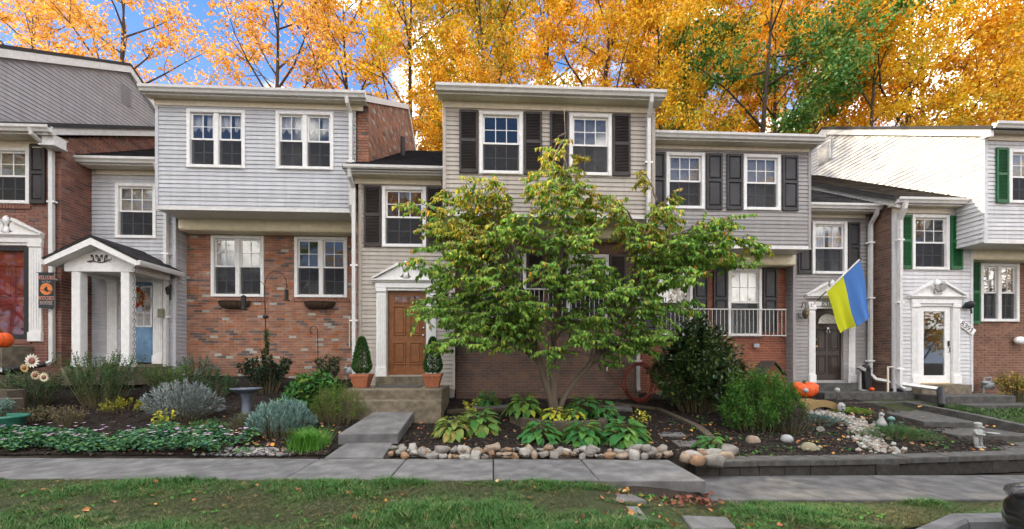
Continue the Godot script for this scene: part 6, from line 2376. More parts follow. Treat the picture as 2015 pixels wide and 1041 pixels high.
	# potted cone evergreens
	for e in [[-2.85, 8.75, "cone-shaped arborvitae in the terracotta pot left of the brown door", "square terracotta pot left of the brown door"], [-1.33, 8.8, "cone-shaped arborvitae in the terracotta pot right of the brown door", "square terracotta pot right of the brown door"]]:
		var q := newst()
		var c := V(e[0], 0.925, e[1])
		var b := 0.13
		var w := 0.19
		hexa(q, [c + Vector3(-b, 0, b), c + Vector3(-w, 0.24, w), c + Vector3(w, 0.24, w), c + Vector3(b, 0, b), c + Vector3(-b, 0, -b), c + Vector3(-w, 0.24, -w), c + Vector3(w, 0.24, -w), c + Vector3(b, 0, -b)])
		obox(q, c + Vector3(0, 0.265, 0), Basis.IDENTITY, Vector3(w + 0.015, 0.025, w + 0.015))
		tag(obj("planter", q, M.terracotta), e[3], "planter", "terracotta pots by the brown door")
		var rr := RandomNumberGenerator.new()
		rr.seed = int(e[0] * 100) + 900
		var tn := thing("arborvitae", e[2], "shrub", c + Vector3(0, 0.28, 0), "potted evergreens by the brown door")
		q = newst()
		bar(q, c + Vector3(0, 0.25, 0), c + Vector3(0, 0.95, 0), 0.018)
		obj("trunk", q, M.stem, tn)
		ts = []
		cs = []
		for i in 5200:
			var h := pow(rr.randf(), 1.1)
			var rad := 0.215 * pow(1.0 - h, 0.55) * (0.55 + 0.45 * sin(minf(h * 5.0, 1.0) * PI / 2)) * (0.8 + 0.25 * rr.randf())
			var a := rr.randf() * TAU
			ts.append(Transform3D(facing(Vector3(cos(a), 1.2, sin(a)) + rdir(rr) * 0.5, rr.randf() * TAU, rr.randf_range(0.6, 1.1)), c + Vector3(cos(a) * rad, 0.3 + h * 0.78, sin(a) * rad)))
			cs.append(vary([Color(0.04, 0.11, 0.03), Color(0.06, 0.14, 0.035), Color(0.03, 0.085, 0.03)][rr.randi() % 3], rr))
		many("foliage", leaf_mesh(0.055, 0.016, 0.1, 0.2, 2), M.leaf, tn, ts, cs)
	lawn_and_litter()
	edging_stones()


func lawn_and_litter() -> void:
	var r := RandomNumberGenerator.new()
	r.seed = 77
	var ts := []
	var cs := []
	for i in 62000:
		var x := r.randf_range(-6.9, 6.6)
		var n := walk_near(x)
		var d := lerpf(maxf(kerb_line(x) + 0.2, 3.3), n + 0.01, r.randf())
		if absf(x) > d * 1.42 + 0.3:
			continue
		if x > 1.05 and x < 1.75 and d > 3.86 and d < 4.7 and not (d > 4.32 and d < 4.42):
			continue
		if x > 1.97 and x < 2.5 and d > 3.85 and d < 4.2:
			continue
		if x > 1.5 and x < 3.2 and d > 4.55 and r.randf() < 0.75:
			continue
		var thin := wob.get_noise_2d(x * 2.6 + 30.0, d * 4.0)
		if thin < -0.2 and r.randf() < 0.55:
			continue
		var k := wob.get_noise_2d(x * 1.7, d * 2.6 + 10.0)
		var c := Color(0.038, 0.11, 0.018).lerp(Color(0.085, 0.085, 0.034), clampf(0.3 - k * 1.6 + r.randf_range(-0.3, 0.3), 0, 1))
		if r.randf() < 0.06:
			c = Color(0.24, 0.19, 0.09)
		ts.append(Transform3D(Basis(Vector3.UP, r.randf() * TAU).scaled(Vector3.ONE * r.randf_range(0.55, 1.2) * (1.0 + 0.7 * clampf(k * 2.0, -0.4, 1.0))), V(x, gy(x, d) + 0.005, d)))
		cs.append(vary(c, r, 0.3))
	var g := many("grass", blade_tuft(6, 0.055, 0.0042, 0.05, 9), M.grass, null, ts, cs)
	tag(g, "shaded mown grass strip along the street", "grass")
	# clover and broad weeds in the lawn
	ts = []
	cs = []
	for i in 2600:
		var x := r.randf_range(-6.0, 5.4)
		var d := r.randf_range(3.45, walk_near(x) - 0.08)
		if wob.get_noise_2d(x * 3.1 + 200.0, d * 3.1) < 0.22 or d < kerb_line(x) + 0.25:
			continue
		ts.append(Transform3D(facing(Vector3(r.randf_range(-1, 1), r.randf_range(0.0, 0.9), r.randf_range(-1, 1)), 0.0, r.randf_range(0.6, 1.1)), V(x, gy(x, d) + 0.035, d)))
		cs.append(vary(Color(0.06, 0.19, 0.035), r))
	g = many("lawn_weeds", leaf_mesh(0.045, 0.032, 0.2, 0.2, 3), M.leaf, null, ts, cs)
	tag(g, "broad-leaved green weeds growing in the lawn", "weeds")
	# grass of the bank at the right
	ts = []
	cs = []
	for i in 9000:
		var x := r.randf_range(10.1, 14.5)
		var d := r.randf_range(6.4, 8.9)
		if wob.get_noise_2d(x * 2.0, d * 2.0) < -0.1:
			continue
		ts.append(Transform3D(Basis(Vector3.UP, r.randf() * TAU).scaled(Vector3.ONE * r.randf_range(0.8, 1.6)), V(x, gy(x, d) + 0.02, d)))
		cs.append(vary(Color(0.06, 0.11, 0.03), r, 0.35))
	g = many("bank_grass", blade_tuft(6, 0.08, 0.008, 0.08, 10), M.grass, null, ts, cs)
	tag(g, "rough grass on the bank below the white storm door", "grass")
	# mulch chips
	ts = []
	cs = []
	var chip := BoxMesh.new()
	chip.size = Vector3(0.05, 0.006, 0.014)
	for i in 26000:
		var x := r.randf_range(-9.0, 9.2)
		var d := bed_edge(x) + 0.04 + 4.0 * pow(r.randf(), 1.5)
		if d > 9.8 or (x > -2.62 and x < -1.56 and d < 8.0) or (x > 0.4 and x < 2.1 and d > 7.2 and d < 9.0 and r.randf() < 0.7):
			continue
		var b := Basis.from_euler(Vector3(r.randf_range(-0.5, 0.5), r.randf() * TAU, r.randf_range(-0.4, 0.4))).scaled(Vector3.ONE * r.randf_range(0.5, 1.3))
		ts.append(Transform3D(b, V(x, gy(x, d) + 0.032 + 0.012 * r.randf(), d)))
		var k := r.randf()
		cs.append(vary(Color(0.022, 0.016, 0.013) if k < 0.62 else (Color(0.05, 0.035, 0.026) if k < 0.93 else Color(0.13, 0.10, 0.075)), r))
	g = many("mulch_chips", chip, M.chip, null, ts, cs)
	tag(g, "dark shredded bark chips over the planting beds", "mulch")
	# fallen leaves
	var fl := leaf_mesh(0.075, 0.07, -0.3, 0.5, 3)
	var hues := [Color(0.36, 0.15, 0.05), Color(0.28, 0.11, 0.05), Color(0.45, 0.22, 0.04), Color(0.22, 0.12, 0.07), Color(0.40, 0.26, 0.12)]
	for area in ["lawn", "bed", "right"]:
		ts = []
		cs = []
		for i in {"lawn": 330, "bed": 420, "right": 1100}[area]:
			var x := 0.0
			var d := 0.0
			var y := 0.0
			if area == "lawn":
				x = r.randf_range(-5.5, 3.4) if r.randf() < 0.6 else r.randf_range(0.2, 3.2)
				d = r.randf_range(3.45, walk_near(x) - 0.02)
				if wob.get_noise_2d(x * 2.2 + 70.0, d * 2.2) < 0.0 and r.randf() < 0.8:
					continue
				y = gy(x, d) + 0.04
			elif area == "bed":
				x = r.randf_range(-6.0, 4.4)
				d = bed_edge(x) + 0.05 + r.randf() * 2.0
				y = gy(x, d) + 0.05
				if x > -2.62 and x < -1.56:
					continue
			else:
				x = r.randf_range(5.2, 12.5)
				d = r.randf_range(5.95, 8.8)
				if wob.get_noise_2d(x * 2.4 + 300.0, d * 2.4) < 0.03 or (x > 8.35 and x < 9.95 and r.randf() < 0.75):
					continue
				y = gy(x, d) + (0.05 if x < 8.4 or x > 10.2 else 0.1)
			if d < kerb_line(x) + 0.2:
				continue
			ts.append(Transform3D(facing(Vector3(r.randf_range(-1, 1), r.randf_range(-0.35, 0.35), r.randf_range(-1, 1)), r.randf_range(-0.8, 0.8), r.randf_range(0.4, 0.95)), V(x, y, d)))
			cs.append(vary(hues[r.randi() % hues.size()], r, 0.3))
		g = many("fallen_leaves", fl, M.dead_leaf, null, ts, cs)
		tag(g, {"lawn": "brown and orange fallen leaves on the lawn", "bed": "fallen leaves on the mulch around the hostas", "right": "brown leaf litter by the walk on the right"}[area], "leaves")
	# leaves in the hollow under the raised slab
	ts = []
	cs = []
	for i in 160:
		ts.append(Transform3D(facing(Vector3(r.randf_range(-1, 1), r.randf_range(-0.3, 0.5), r.randf_range(-1, 1)), r.randf(), r.randf_range(0.5, 1.0)), V(r.randf_range(1.4, 2.75), -0.22 + 0.05 * r.randf(), r.randf_range(4.55, 4.95))))
		cs.append(vary(Color(0.12, 0.045, 0.03), r, 0.4))
	g = many("fallen_leaves", fl, M.dead_leaf, null, ts, cs)
	tag(g, "dark red leaves gathered under the raised pavement slab", "leaves")


func edging_stones() -> void:
	var r := RandomNumberGenerator.new()
	r.seed = 31
	var meshes := []
	for i in 9:
		meshes.append(lumpy(Vector3(0.08, 0.058, 0.062), i + 3, 0.3))
	var kinds := [["stone_grey", "grey", 0.48], ["stone_white", "whitish", 0.20], ["stone_tan", "tan", 0.22], ["stone_rust", "rust-coloured", 0.10]]
	var rows := [[0.07, 0.04, "beside the pavement"], [0.19, 0.08, "against the mulch"], [0.13, 0.11, "on top of the edging"]]
	var spots := ["right next to the garden path", "a little right of the garden path", "in front of the yellowing hosta", "in front of the larger green hosta", "left of the front three hostas", "below the leftmost front hosta", "below the middle front hosta", "below the rightmost front hosta"]
	for row in 3:
		var x := -1.62
		while x < 2.62:
			var w := lerpf(0.075, 0.215, pow(r.randf(), 1.4))
			if (row == 2 and r.randf() < 0.65) or (row == 1 and r.randf() < 0.12):
				x += w
				continue
			var q := r.randf()
			var kd: Array = kinds[0]
			for e in kinds:
				q -= e[2]
				if q <= 0:
					kd = e
					break
			var d: float = walk_far(x) + rows[row][0] + r.randf_range(-0.045, 0.06)
			var sc := w / 0.155
			var b := Basis.from_euler(Vector3(r.randf_range(-0.3, 0.3), r.randf() * TAU, r.randf_range(-0.6, 0.6))).scaled(Vector3(sc * r.randf_range(0.85, 1.25), sc * r.randf_range(0.6, 1.2), sc))
			var o := at("edging_stone", meshes[r.randi() % 9], M[kd[0]], self, Transform3D(b, V(x + w / 2, rows[row][1] + r.randf_range(-0.03, 0.02) + 0.01, d)))
			tag(o, "%s %s stone %s, %s" % [["small", "middling", "large"][clampi(int((w - 0.075) / 0.045), 0, 2)], kd[1], rows[row][2], spots[clampi(int((x + 1.7) / 0.54), 0, 7)]], "stone", "stones edging the mulch bed")
			x += w * 0.93
	# rocks at the end of the low wall
	for e in [[2.85, 5.75, 0.09, "stone_tan", "tan rock at the raised slab's corner"], [3.02, 5.85, 0.12, "stone_white", "white rock beside the raised slab's corner"], [3.18, 5.98, 0.09, "stone_rust", "rusty rock among the rocks by the low wall"], [2.95, 5.62, 0.1, "stone_rust", "low rusty rock in front of the white rock"], [3.22, 5.66, 0.13, "stone_grey", "large grey rock at the left end of the low wall"], [3.42, 6.05, 0.12, "stone_white", "round white rock behind the low wall's end"], [3.72, 6.1, 0.14, "stone_grey", "long grey rock lying on the low wall's end"], [3.3, 6.15, 0.08, "stone_tan", "small tan rock behind the low wall's end"], [3.55, 5.9, 0.1, "stone_tan", "flat tan rock on the low wall's end"]]:
		var o := at("edging_stone", meshes[int(e[2] * 100) % 9], M[e[3]], self, Transform3D(Basis.from_euler(Vector3(0.1, e[0] * 7, 0.15)).scaled(Vector3(1.3, 1.1, 1.0) * e[2] / 0.085), V(e[0], gy(e[0], maxf(e[1], bed_edge(e[0]) + 0.05)) + 0.06, e[1])))
		tag(o, e[3 + 1], "stone", "rocks at the end of the low wall")
	# white pebbles in a dry stream
	var ts := []
	var cs := []
	for i in 620:
		var k := r.randf()
		var c := Vector2(7.2, 8.75).lerp(Vector2(6.65, 6.1), k)
		c.x += 0.35 * sin(k * 4.5) + r.randfn() * 0.14
		c.y += r.randfn() * 0.1
		var sc := r.randf_range(0.25, 0.6)
		ts.append(Transform3D(Basis.from_euler(Vector3(r.randf(), r.randf() * TAU, r.randf())).scaled(Vector3.ONE * sc), V(c.x, gy(c.x, c.y) + 0.04, c.y)))
		cs.append(vary([Color(0.42, 0.40, 0.37), Color(0.32, 0.30, 0.26), Color(0.23, 0.18, 0.14)][r.randi() % 3], r, 0.15))
	var g := many("white_pebbles", meshes[0], M.pebble, null, ts, cs)
	tag(g, "dry stream of white pebbles running down through the right bed", "pebbles")
	ts = []
	cs = []
	for i in 260:
		var x := -3.75 + r.randfn() * 0.3
		var d := bed_edge(x) + 0.03 + 0.28 * r.randf()
		ts.append(Transform3D(Basis.from_euler(Vector3(r.randf(), r.randf() * TAU, r.randf())).scaled(Vector3.ONE * r.randf_range(0.2, 0.42)), V(x, gy(x, d) + 0.03, d)))
		cs.append(vary([Color(0.20, 0.20, 0.20), Color(0.13, 0.13, 0.14), Color(0.35, 0.33, 0.29)][r.randi() % 3], r, 0.2))
	g = many("grey_pebbles", meshes[1], M.pebble, null, ts, cs)
	tag(g, "patch of grey pebbles by the pavement, left of the grass tuft", "pebbles")


# ---------------------------------------------------------------- small things
func disc(s: SurfaceTool, f: Fr, u: float, v: float, r: float, n0: float, n1: float, k := 20) -> void:
	var p := PackedVector2Array()
	for i in k:
		p.append(Vector2(u + cos(TAU * i / k) * r, v + sin(TAU * i / k) * r))
	ext(s, f, p, n0, n1)


func flat(s: SurfaceTool, f: Fr, pts: Array, u: float, v: float, k: float, n0: float, n1: float) -> void:
	var p := PackedVector2Array()
	for e: Vector2 in pts:
		p.append(Vector2(u + e.x * k, v + e.y * k))
	if not Geometry2D.triangulate_polygon(p).is_empty():
		ext(s, f, p, n0, n1)


func build_details() -> void:
	porch_details()
	brick_front_details()
	right_details()
	parked_car()


func porch_details() -> void:
	var r := RandomNumberGenerator.new()
	r.seed = 61
	# autumn wreath on the blue door
	var f := front(10.4)
	var t := thing("door_wreath", "orange and red autumn leaf wreath hanging on the blue door", "wreath", f.p(-8.98, 2.85, 0))
	var s := newst()
	var ring := []
	for i in 17:
		var a := TAU * i / 16.0
		ring.append(f.p(-8.98 + cos(a) * 0.16, 3.1 + sin(a) * 0.18, -0.03))
	tube(s, ring, [0.02], 5, false)
	obj("hoop", s, M.stem, t)
	var ts := []
	var cs := []
	for i in 260:
		var a := r.randf() * TAU
		var q := 0.17 + r.randfn() * 0.035
		ts.append(Transform3D(facing(Vector3(cos(a), sin(a), 0.8) + rdir(r) * 0.8, r.randf() * TAU, r.randf_range(0.7, 1.2)), f.p(-8.98 + cos(a) * q, 3.1 + sin(a) * q * 1.1, -0.02 + r.randf() * 0.05)))
		cs.append(vary([Color(0.6, 0.16, 0.02), Color(0.4, 0.05, 0.02), Color(0.6, 0.3, 0.03), Color(0.25, 0.04, 0.02)][r.randi() % 4], r))
	many("wreath_leaves", leaf_mesh(0.075, 0.05, 0.2, 0.2, 2), M.dead_leaf, t, ts, cs)
	# welcome banner by the left door
	f = front(9.6)
	t = thing("welcome_banner", "dark halloween welcome banner with orange moon beside the left door", "banner", f.p(-10.25, 2.7, 0))
	s = newst()
	fbox(s, f, -10.43, -10.09, 2.71, 3.52, -0.004, 0.0)
	obj("cloth", s, mat("banner_cloth", Color(0.035, 0.045, 0.05), 0.9, {"tex": "faint"}), t)
	s = newst()
	disc(s, f, -10.26, 3.15, 0.135, 0.0005, 0.0015, 28)
	obj("moon", s, mat("moon_print", Color(0.78, 0.25, 0.08), 0.9, {"tex": "soft", "sc": 3.0}), t)
	s = newst()
	flat(s, f, [Vector2(-1.3, 0.15), Vector2(-0.5, 0.0), Vector2(-0.35, 0.35), Vector2(-0.5, 0.45), Vector2(-0.1, 0.55), Vector2(0.05, 1.0), Vector2(0.2, 0.55), Vector2(0.4, 0.5), Vector2(0.15, 0.35), Vector2(0.5, -0.1), Vector2(1.2, -0.35), Vector2(1.2, -0.5), Vector2(0.4, -0.3), Vector2(0.3, -0.6), Vector2(-0.1, -0.25), Vector2(-0.5, -0.12), Vector2(-1.3, 0.05)], -10.26, 3.13, 0.1, 0.002, 0.003)
	obj("rider_print", s, M.black_metal, t)
	var ink := mat("banner_ink", Color(0.72, 0.33, 0.26), 0.9)
	letters("lettering", "WELCOME", 0.085, f.p(-10.26, 3.41, 0.003), ink, t, Basis.IDENTITY.scaled(Vector3(0.62, 1, 1)), "Droid Serif", 0.002)
	letters("lettering", "to the", 0.05, f.p(-10.26, 3.32, 0.003), mat("banner_grey", Color(0.3, 0.33, 0.33), 0.9), t, Basis.IDENTITY, "Droid Serif", 0.002)
	letters("lettering", "WITCHES", 0.08, f.p(-10.26, 2.94, 0.003), ink, t, Basis.IDENTITY.scaled(Vector3(0.68, 1, 1)), "Droid Serif", 0.002)
	letters("lettering", "HOUSE", 0.08, f.p(-10.26, 2.83, 0.003), mat("banner_pale", Color(0.55, 0.42, 0.36), 0.9), t, Basis.IDENTITY.scaled(Vector3(0.75, 1, 1)), "Droid Serif", 0.002)
	s = newst()
	bar(s, V(-10.46, 3.525, 9.6), V(-10.06, 3.525, 9.6), 0.008)
	bar(s, V(-10.1, 3.525, 9.6), V(-10.1, 3.54, 9.74), 0.008)
	bar(s, V(-10.42, 3.525, 9.6), V(-10.42, 3.54, 9.79), 0.008)
	obj("rod", s, M.black_metal, t)
	# four crows on a branch that carry the house number
	f = front(9.45)
	t = thing("number_plaque", "black cut-out of four birds on a branch with the number 8385", "house number", f.p(-8.96, 3.72, 0))
	s = newst()
	var br := []
	for i in 9:
		br.append(f.p(-9.22 + 0.065 * i, 3.755 + 0.02 * sin(i * 1.1) + (0.03 if i > 6 else 0.0), -0.008))
	tube(s, br, [0.012, 0.016, 0.014, 0.012, 0.014, 0.014, 0.012, 0.01, 0.006], 5)
	bar(s, f.p(-9.12, 3.75, -0.008), f.p(-9.2, 3.715, -0.008), 0.006)
	bar(s, f.p(-8.75, 3.78, -0.008), f.p(-8.69, 3.85, -0.008), 0.005)
	bar(s, f.p(-8.77, 3.775, -0.008), f.p(-8.70, 3.74, -0.008), 0.005)
	var plate := obj("branch", s, M.black_metal, t)
	for i in 4:
		s = newst()
		var k := 1.0 if i < 2 else -1.0
		flat(s, f, [Vector2(-0.55 * k, 0.9), Vector2(-0.3 * k, 1.15), Vector2(0.05 * k, 1.15), Vector2(0.35 * k, 0.7), Vector2(0.55 * k, 0.1), Vector2(0.6 * k, -0.9), Vector2(0.3 * k, -0.9), Vector2(0.2 * k, -0.2), Vector2(-0.2 * k, -0.1), Vector2(-0.4 * k, 0.35), Vector2(-0.3 * k, 0.8)], -9.12 + 0.1 * i, 3.83, 0.075, -0.016, -0.006)
		obj("bird", s, M.black_metal, t)
		letters("digit", "8385"[i], 0.06, f.p(-9.115 + 0.1 * i, 3.83, -0.003), M.trim, t)
	# rain chain
	t = thing("rain_chain", "black rain chain hanging beside the right porch post", "rain chain", V(-8.06, 1.6, 9.3))
	var y := 3.6
	while y > 1.6:
		s = newst()
		tube(s, [V(-8.06, y, 9.3), V(-8.025, y - 0.05, 9.3), V(-8.06, y - 0.1, 9.3), V(-8.095, y - 0.05, 9.3), V(-8.06, y, 9.3)], [0.006], 4, false)
		bar(s, V(-8.06, y - 0.1, 9.3), V(-8.06, y - 0.16, 9.3), 0.004, 4)
		obj("link", s, M.black_metal, t)
		y -= 0.165
	# wall lamp right of the blue door
	t = thing("wall_lantern", "small black wall lantern right of the blue door", "lantern", V(-8.2, 3.1, 10.45))
	s = newst()
	lathe(s, V(-8.19, 3.18, 10.38), [Vector2(0.0, 0.2), Vector2(0.05, 0.16), Vector2(0.055, 0.13), Vector2(0.035, 0.0), Vector2(0.0, -0.02)], 6)
	bar(s, V(-8.19, 3.36, 10.38), V(-8.19, 3.42, 10.47), 0.012)
	bar(s, V(-8.19, 3.05, 10.46), V(-8.19, 3.45, 10.47), 0.018)
	obj("body", s, M.black_metal, t)
	s = newst()
	fbox(s, front(10.3), -8.35, -8.24, 2.58, 2.80, -0.05, 0.03)
	tag(obj("utility_box", s, mat("box_olive", Color(0.25, 0.25, 0.17), 0.6, {"tex": "soft"})), "small olive utility box on the downspout by the blue door", "utility box")
	# left edge: carved pumpkin on a stake, tin sunflowers, drain pipe, pot
	t = thing("pumpkin_stake", "carved orange pumpkin on a stake at the left edge", "pumpkin", V(-10.22, 1.32, 8.7))
	s = newst()
	for i in 9:
		var a := TAU * i / 9.0
		ball(s, V(-10.22 + cos(a) * 0.085, 1.93, 8.7 + sin(a) * 0.085), Vector3(0.11, 0.155, 0.11), 8)
	obj("shell", s, M.orange, t, true)
	s = newst()
	bar(s, V(-10.22, 1.0, 8.7), V(-10.22, 1.8, 8.7), 0.012)
	bar(s, V(-10.22, 2.06, 8.7), V(-10.2, 2.16, 8.68), 0.022)
	obj("stake", s, M.stem, t)
	s = newst()
	for e in [[-0.07, 0.04], [0.07, 0.04]]:
		flat(s, front(8.515), [Vector2(-1, -0.6), Vector2(1, -0.6), Vector2(0, 1)], -10.20 + e[0], 1.95 + e[1], 0.035, -0.03, 0.004)
	flat(s, front(8.52), [Vector2(-1, 0.3), Vector2(-0.3, -0.2), Vector2(0.3, -0.2), Vector2(1, 0.3), Vector2(0.5, -0.6), Vector2(-0.5, -0.6)], -10.20, 1.87, 0.1, -0.03, 0.006)
	obj("carved_face", s, M.black_metal, t)
	var fl := [[-8.98, 1.5, 0.15, Color(0.62, 0.58, 0.50), "pale tin sunflower on a stake, highest of the group"], [-9.12, 1.36, 0.09, Color(0.5, 0.38, 0.14), "small yellow tin sunflower left in the group"], [-8.92, 1.22, 0.1, Color(0.42, 0.36, 0.22), "brownish tin sunflower low in the group"], [-8.76, 1.18, 0.1, Color(0.60, 0.56, 0.40), "cream tin sunflower, rightmost of the group"]]
	for e in fl:
		t = thing("tin_sunflower", e[4], "garden ornament", V(e[0], gy(e[0], 8.2), 8.2), "tin sunflowers by the left steps")
		s = newst()
		for k in 14:
			var a := TAU * k / 14.0
			var c := V(e[0], e[1], 8.16)
			var o: Vector3 = c + Vector3(cos(a), sin(a), 0) * e[2]
			var w: Vector3 = Vector3(-sin(a), cos(a), 0) * e[2] * 0.16
			var m: Vector3 = c + Vector3(cos(a), sin(a), 0.15) * e[2] * 0.65
			quad(s, c + Vector3(cos(a), sin(a), 0) * e[2] * 0.3, m - w, o, m + w)
		obj("petals", s, mat("tin_%d" % int(e[2] * 1000 + e[0] * 10), e[3], 0.6), t)
		s = newst()
		ball(s, V(e[0], e[1], 8.15), Vector3(e[2] * 0.4, e[2] * 0.4, 0.02))
		obj("disc", s, mat("tin_red", Color(0.22, 0.07, 0.05), 0.6), t, true)
		s = newst()
		bar(s, V(e[0], gy(e[0], 8.2) - 0.05, 8.2), V(e[0], e[1], 8.18), 0.006)
		obj("stake", s, M.iron, t)
	t = thing("leaf_ornament", "pale metal leaf ornament on a stake at the left edge", "garden ornament", V(-9.45, gy(-9.45, 8.0), 8.0))
	s = newst()
	bar(s, V(-9.45, gy(-9.45, 8.0) - 0.05, 8.0), V(-9.45, 1.4, 8.0), 0.008)
	obj("stake", s, M.iron, t)
	for k in 6:
		var a := k * 1.05 + 0.4
		at("leaf", leaf_mesh(0.2, 0.09, 0.2, 0.2, 3), M.statue_grey, t, Transform3D(facing(Vector3(cos(a), sin(a) * 0.8 + 0.2, 0.3), 0.3, 1.0), V(-9.45, 1.38, 7.99)))
	s = newst()
	var pts := []
	var rad := []
	for i in 60:
		var k := i / 59.0
		pts.append(V(-10.27 - 1.9 * k, lerpf(1.36, 1.12, minf(k * 2.0, 1.0)) + 0.3 * (1.0 - k) * (1.0 - k) * 0.2, lerpf(9.6, 8.1, minf(k * 1.4, 1.0))))
		rad.append(0.062 if i % 2 == 0 else 0.052)
	tube(s, pts, rad, 9)
	tag(obj("drain_pipe", s, M.black_rubber, null, true), "black corrugated drain pipe from the left downspout", "drain pipe", "corrugated drain pipes")
	t = thing("garden_pot", "green glazed garden pot cut by the left edge", "pot", V(-8.65, gy(-8.65, 7.35), 7.35))
	s = newst()
	lathe(s, V(-8.65, gy(-8.65, 7.35), 7.35), [Vector2(0.0, 0.0), Vector2(0.2, 0.0), Vector2(0.27, 0.12), Vector2(0.33, 0.3), Vector2(0.36, 0.31), Vector2(0.36, 0.35), Vector2(0.3, 0.34), Vector2(0.0, 0.31)], 20)
	obj("body", s, M.green_pot, t, true)
	shrub("potted_plant", "blue-green feathery plant in the green pot", "plant", -8.65, 7.35, Vector3(0.24, 0.32, 0.2), 1200, leaf_mesh(0.06, 0.01, 0.2, 0.1, 2), M.leaf_grey, [Color(0.15, 0.25, 0.22), Color(0.11, 0.2, 0.17)], {"style": "upright", "stems": 24, "y": gy(-8.65, 7.35) + 0.3})


func brick_front_details() -> void:
	# feeder pole with two arms
	var gx := gy(-5.47, 9.8)
	var t := thing("feeder_pole", "tall brown feeder pole with two scrolled arms before the mottled brick wall", "pole", V(-5.47, gx, 9.8))
	var s := newst()
	tube(s, [V(-5.47, gx - 0.05, 9.8), V(-5.47, 2.4, 9.8), V(-5.5, 3.3, 9.8)], [0.016, 0.015, 0.012], 6)
	obj("shaft", s, M.iron, t)
	s = newst()
	ball(s, V(-5.47, 2.56, 9.8), Vector3(0.065, 0.05, 0.065))
	obj("baffle", s, M.iron, t, true)
	for k in [-1.0, 1.0]:
		s = newst()
		var pts := []
		for i in 14:
			var a := PI * i / 13.0 * 1.05
			pts.append(V(-5.48 + k * (0.25 - cos(a) * 0.25), 3.35 + sin(a) * (0.30 if k > 0 else 0.22) - (0.12 if k < 0 else 0.0), 9.8))
		for i in 8:
			var a := TAU * i / 8.0
			pts.append(V(-5.48 + k * (0.5 + 0.03 - cos(a) * 0.03 - 0.06 * (i / 8.0)), pts[13].y - sin(a) * 0.04, 9.8))
		tube(s, pts, [0.008], 5)
		obj("arm", s, M.iron, t)
	for e in [[-5.98, 2.72, 0.05, 0.32, "black seed feeder on the left arm of the feeder pole"], [-4.98, 2.95, 0.045, 0.24, "slim bronze seed feeder on the right arm of the feeder pole"]]:
		t = thing("bird_feeder", e[4], "bird feeder", V(e[0], e[1], 9.8), "feeders on the pole")
		s = newst()
		lathe(s, V(e[0], e[1], 9.8), [Vector2(0.0, 0.0), Vector2(e[2] * 1.7, 0.0), Vector2(e[2] * 1.7, 0.015), Vector2(e[2], 0.02), Vector2(e[2], e[3]), Vector2(e[2] * 1.2, e[3]), Vector2(0.0, e[3] + 0.05)], 10)
		obj("tube", s, M.iron, t)
		s = newst()
		bar(s, V(e[0], e[1] + e[3], 9.8), V(e[0], e[1] + e[3] + 0.3, 9.8), 0.003, 4)
		obj("hanger", s, M.iron, t)
		for i in 3:
			s = newst()
			bar(s, V(e[0] - 0.09, e[1] + 0.06 + 0.07 * i, 9.78), V(e[0] + 0.09, e[1] + 0.06 + 0.07 * i, 9.78), 0.004, 4)
			obj("perch", s, M.iron, t)
	# half-round wall baskets under the two windows
	for e in [[-7.24, -6.43, "wire wall basket with coir liner under the left brick-wall window"], [-5.03, -4.23, "wire wall basket with coir liner under the right brick-wall window"]]:
		t = thing("wall_basket", e[2], "planter", V((e[0] + e[1]) / 2, 2.86, 10.8), "wall baskets under the windows")
		var c: float = (e[0] + e[1]) / 2
		var h: float = (e[1] - e[0]) / 2
		s = newst()
		for i in 8:
			for j in 10:
				var q := []
				for z in [[0, 0], [0, 1], [1, 1], [1, 0]]:
					var a: float = PI * (j + z[1]) / 10.0
					var k := float(i + z[0]) / 8.0
					var w := sqrt(maxf(0.0, 1.0 - k * k))
					q.append(V(c - cos(a) * h * (0.35 + 0.65 * w), 3.06 - 0.2 * k, 10.84 - sin(a) * 0.2 * (0.3 + 0.7 * w)))
				quad(s, q[0], q[1], q[2], q[3])
		obj("liner", s, mat("coir", Color(0.09, 0.055, 0.03), 1.0, {"tex": "fine", "sc": 6.0, "bump": "h_fine", "bs": 0.8}), t)
		for j in 9:
			s = newst()
			var a := PI * (j + 0.5) / 9.0
			var pts := []
			for i in 7:
				var k := i / 6.0
				var w := sqrt(maxf(0.0, 1.0 - k * k))
				pts.append(V(c - cos(a) * (h + 0.008) * (0.35 + 0.65 * w), 3.065 - 0.205 * k, 10.83 - sin(a) * 0.205 * (0.3 + 0.7 * w)))
			tube(s, pts, [0.006], 4, false)
			obj("wire", s, M.iron, t)
		s = newst()
		var rim := []
		for j in 13:
			var a := PI * j / 12.0
			rim.append(V(c - cos(a) * (h + 0.01), 3.07, 10.84 - sin(a) * 0.21))
		tube(s, rim, [0.009], 5)
		obj("rim", s, M.iron, t)
	# shepherd's crook
	gx = gy(-4.27, 9.9)
	s = newst()
	var pts := [V(-4.27, gx - 0.05, 9.9), V(-4.29, 2.2, 9.9)]
	for i in 12:
		var a := PI * i / 11.0
		pts.append(V(-4.38 + cos(a) * 0.09, 2.24 + sin(a) * 0.1, 9.9))
	for i in 6:
		var a := TAU * i / 7.0
		pts.append(V(-4.445 - cos(a) * 0.025, 2.2 - sin(a) * 0.03, 9.9))
	tube(s, pts, [0.010], 5)
	tag(obj("garden_hook", s, M.iron), "short black shepherd's crook before the mottled brick wall", "garden hook")
	# bird bath
	gx = gy(-4.8, 7.95)
	t = thing("bird_bath", "blue-grey bird bath on a pedestal behind the silver-green mound", "bird bath", V(-4.8, gx, 7.95))
	s = newst()
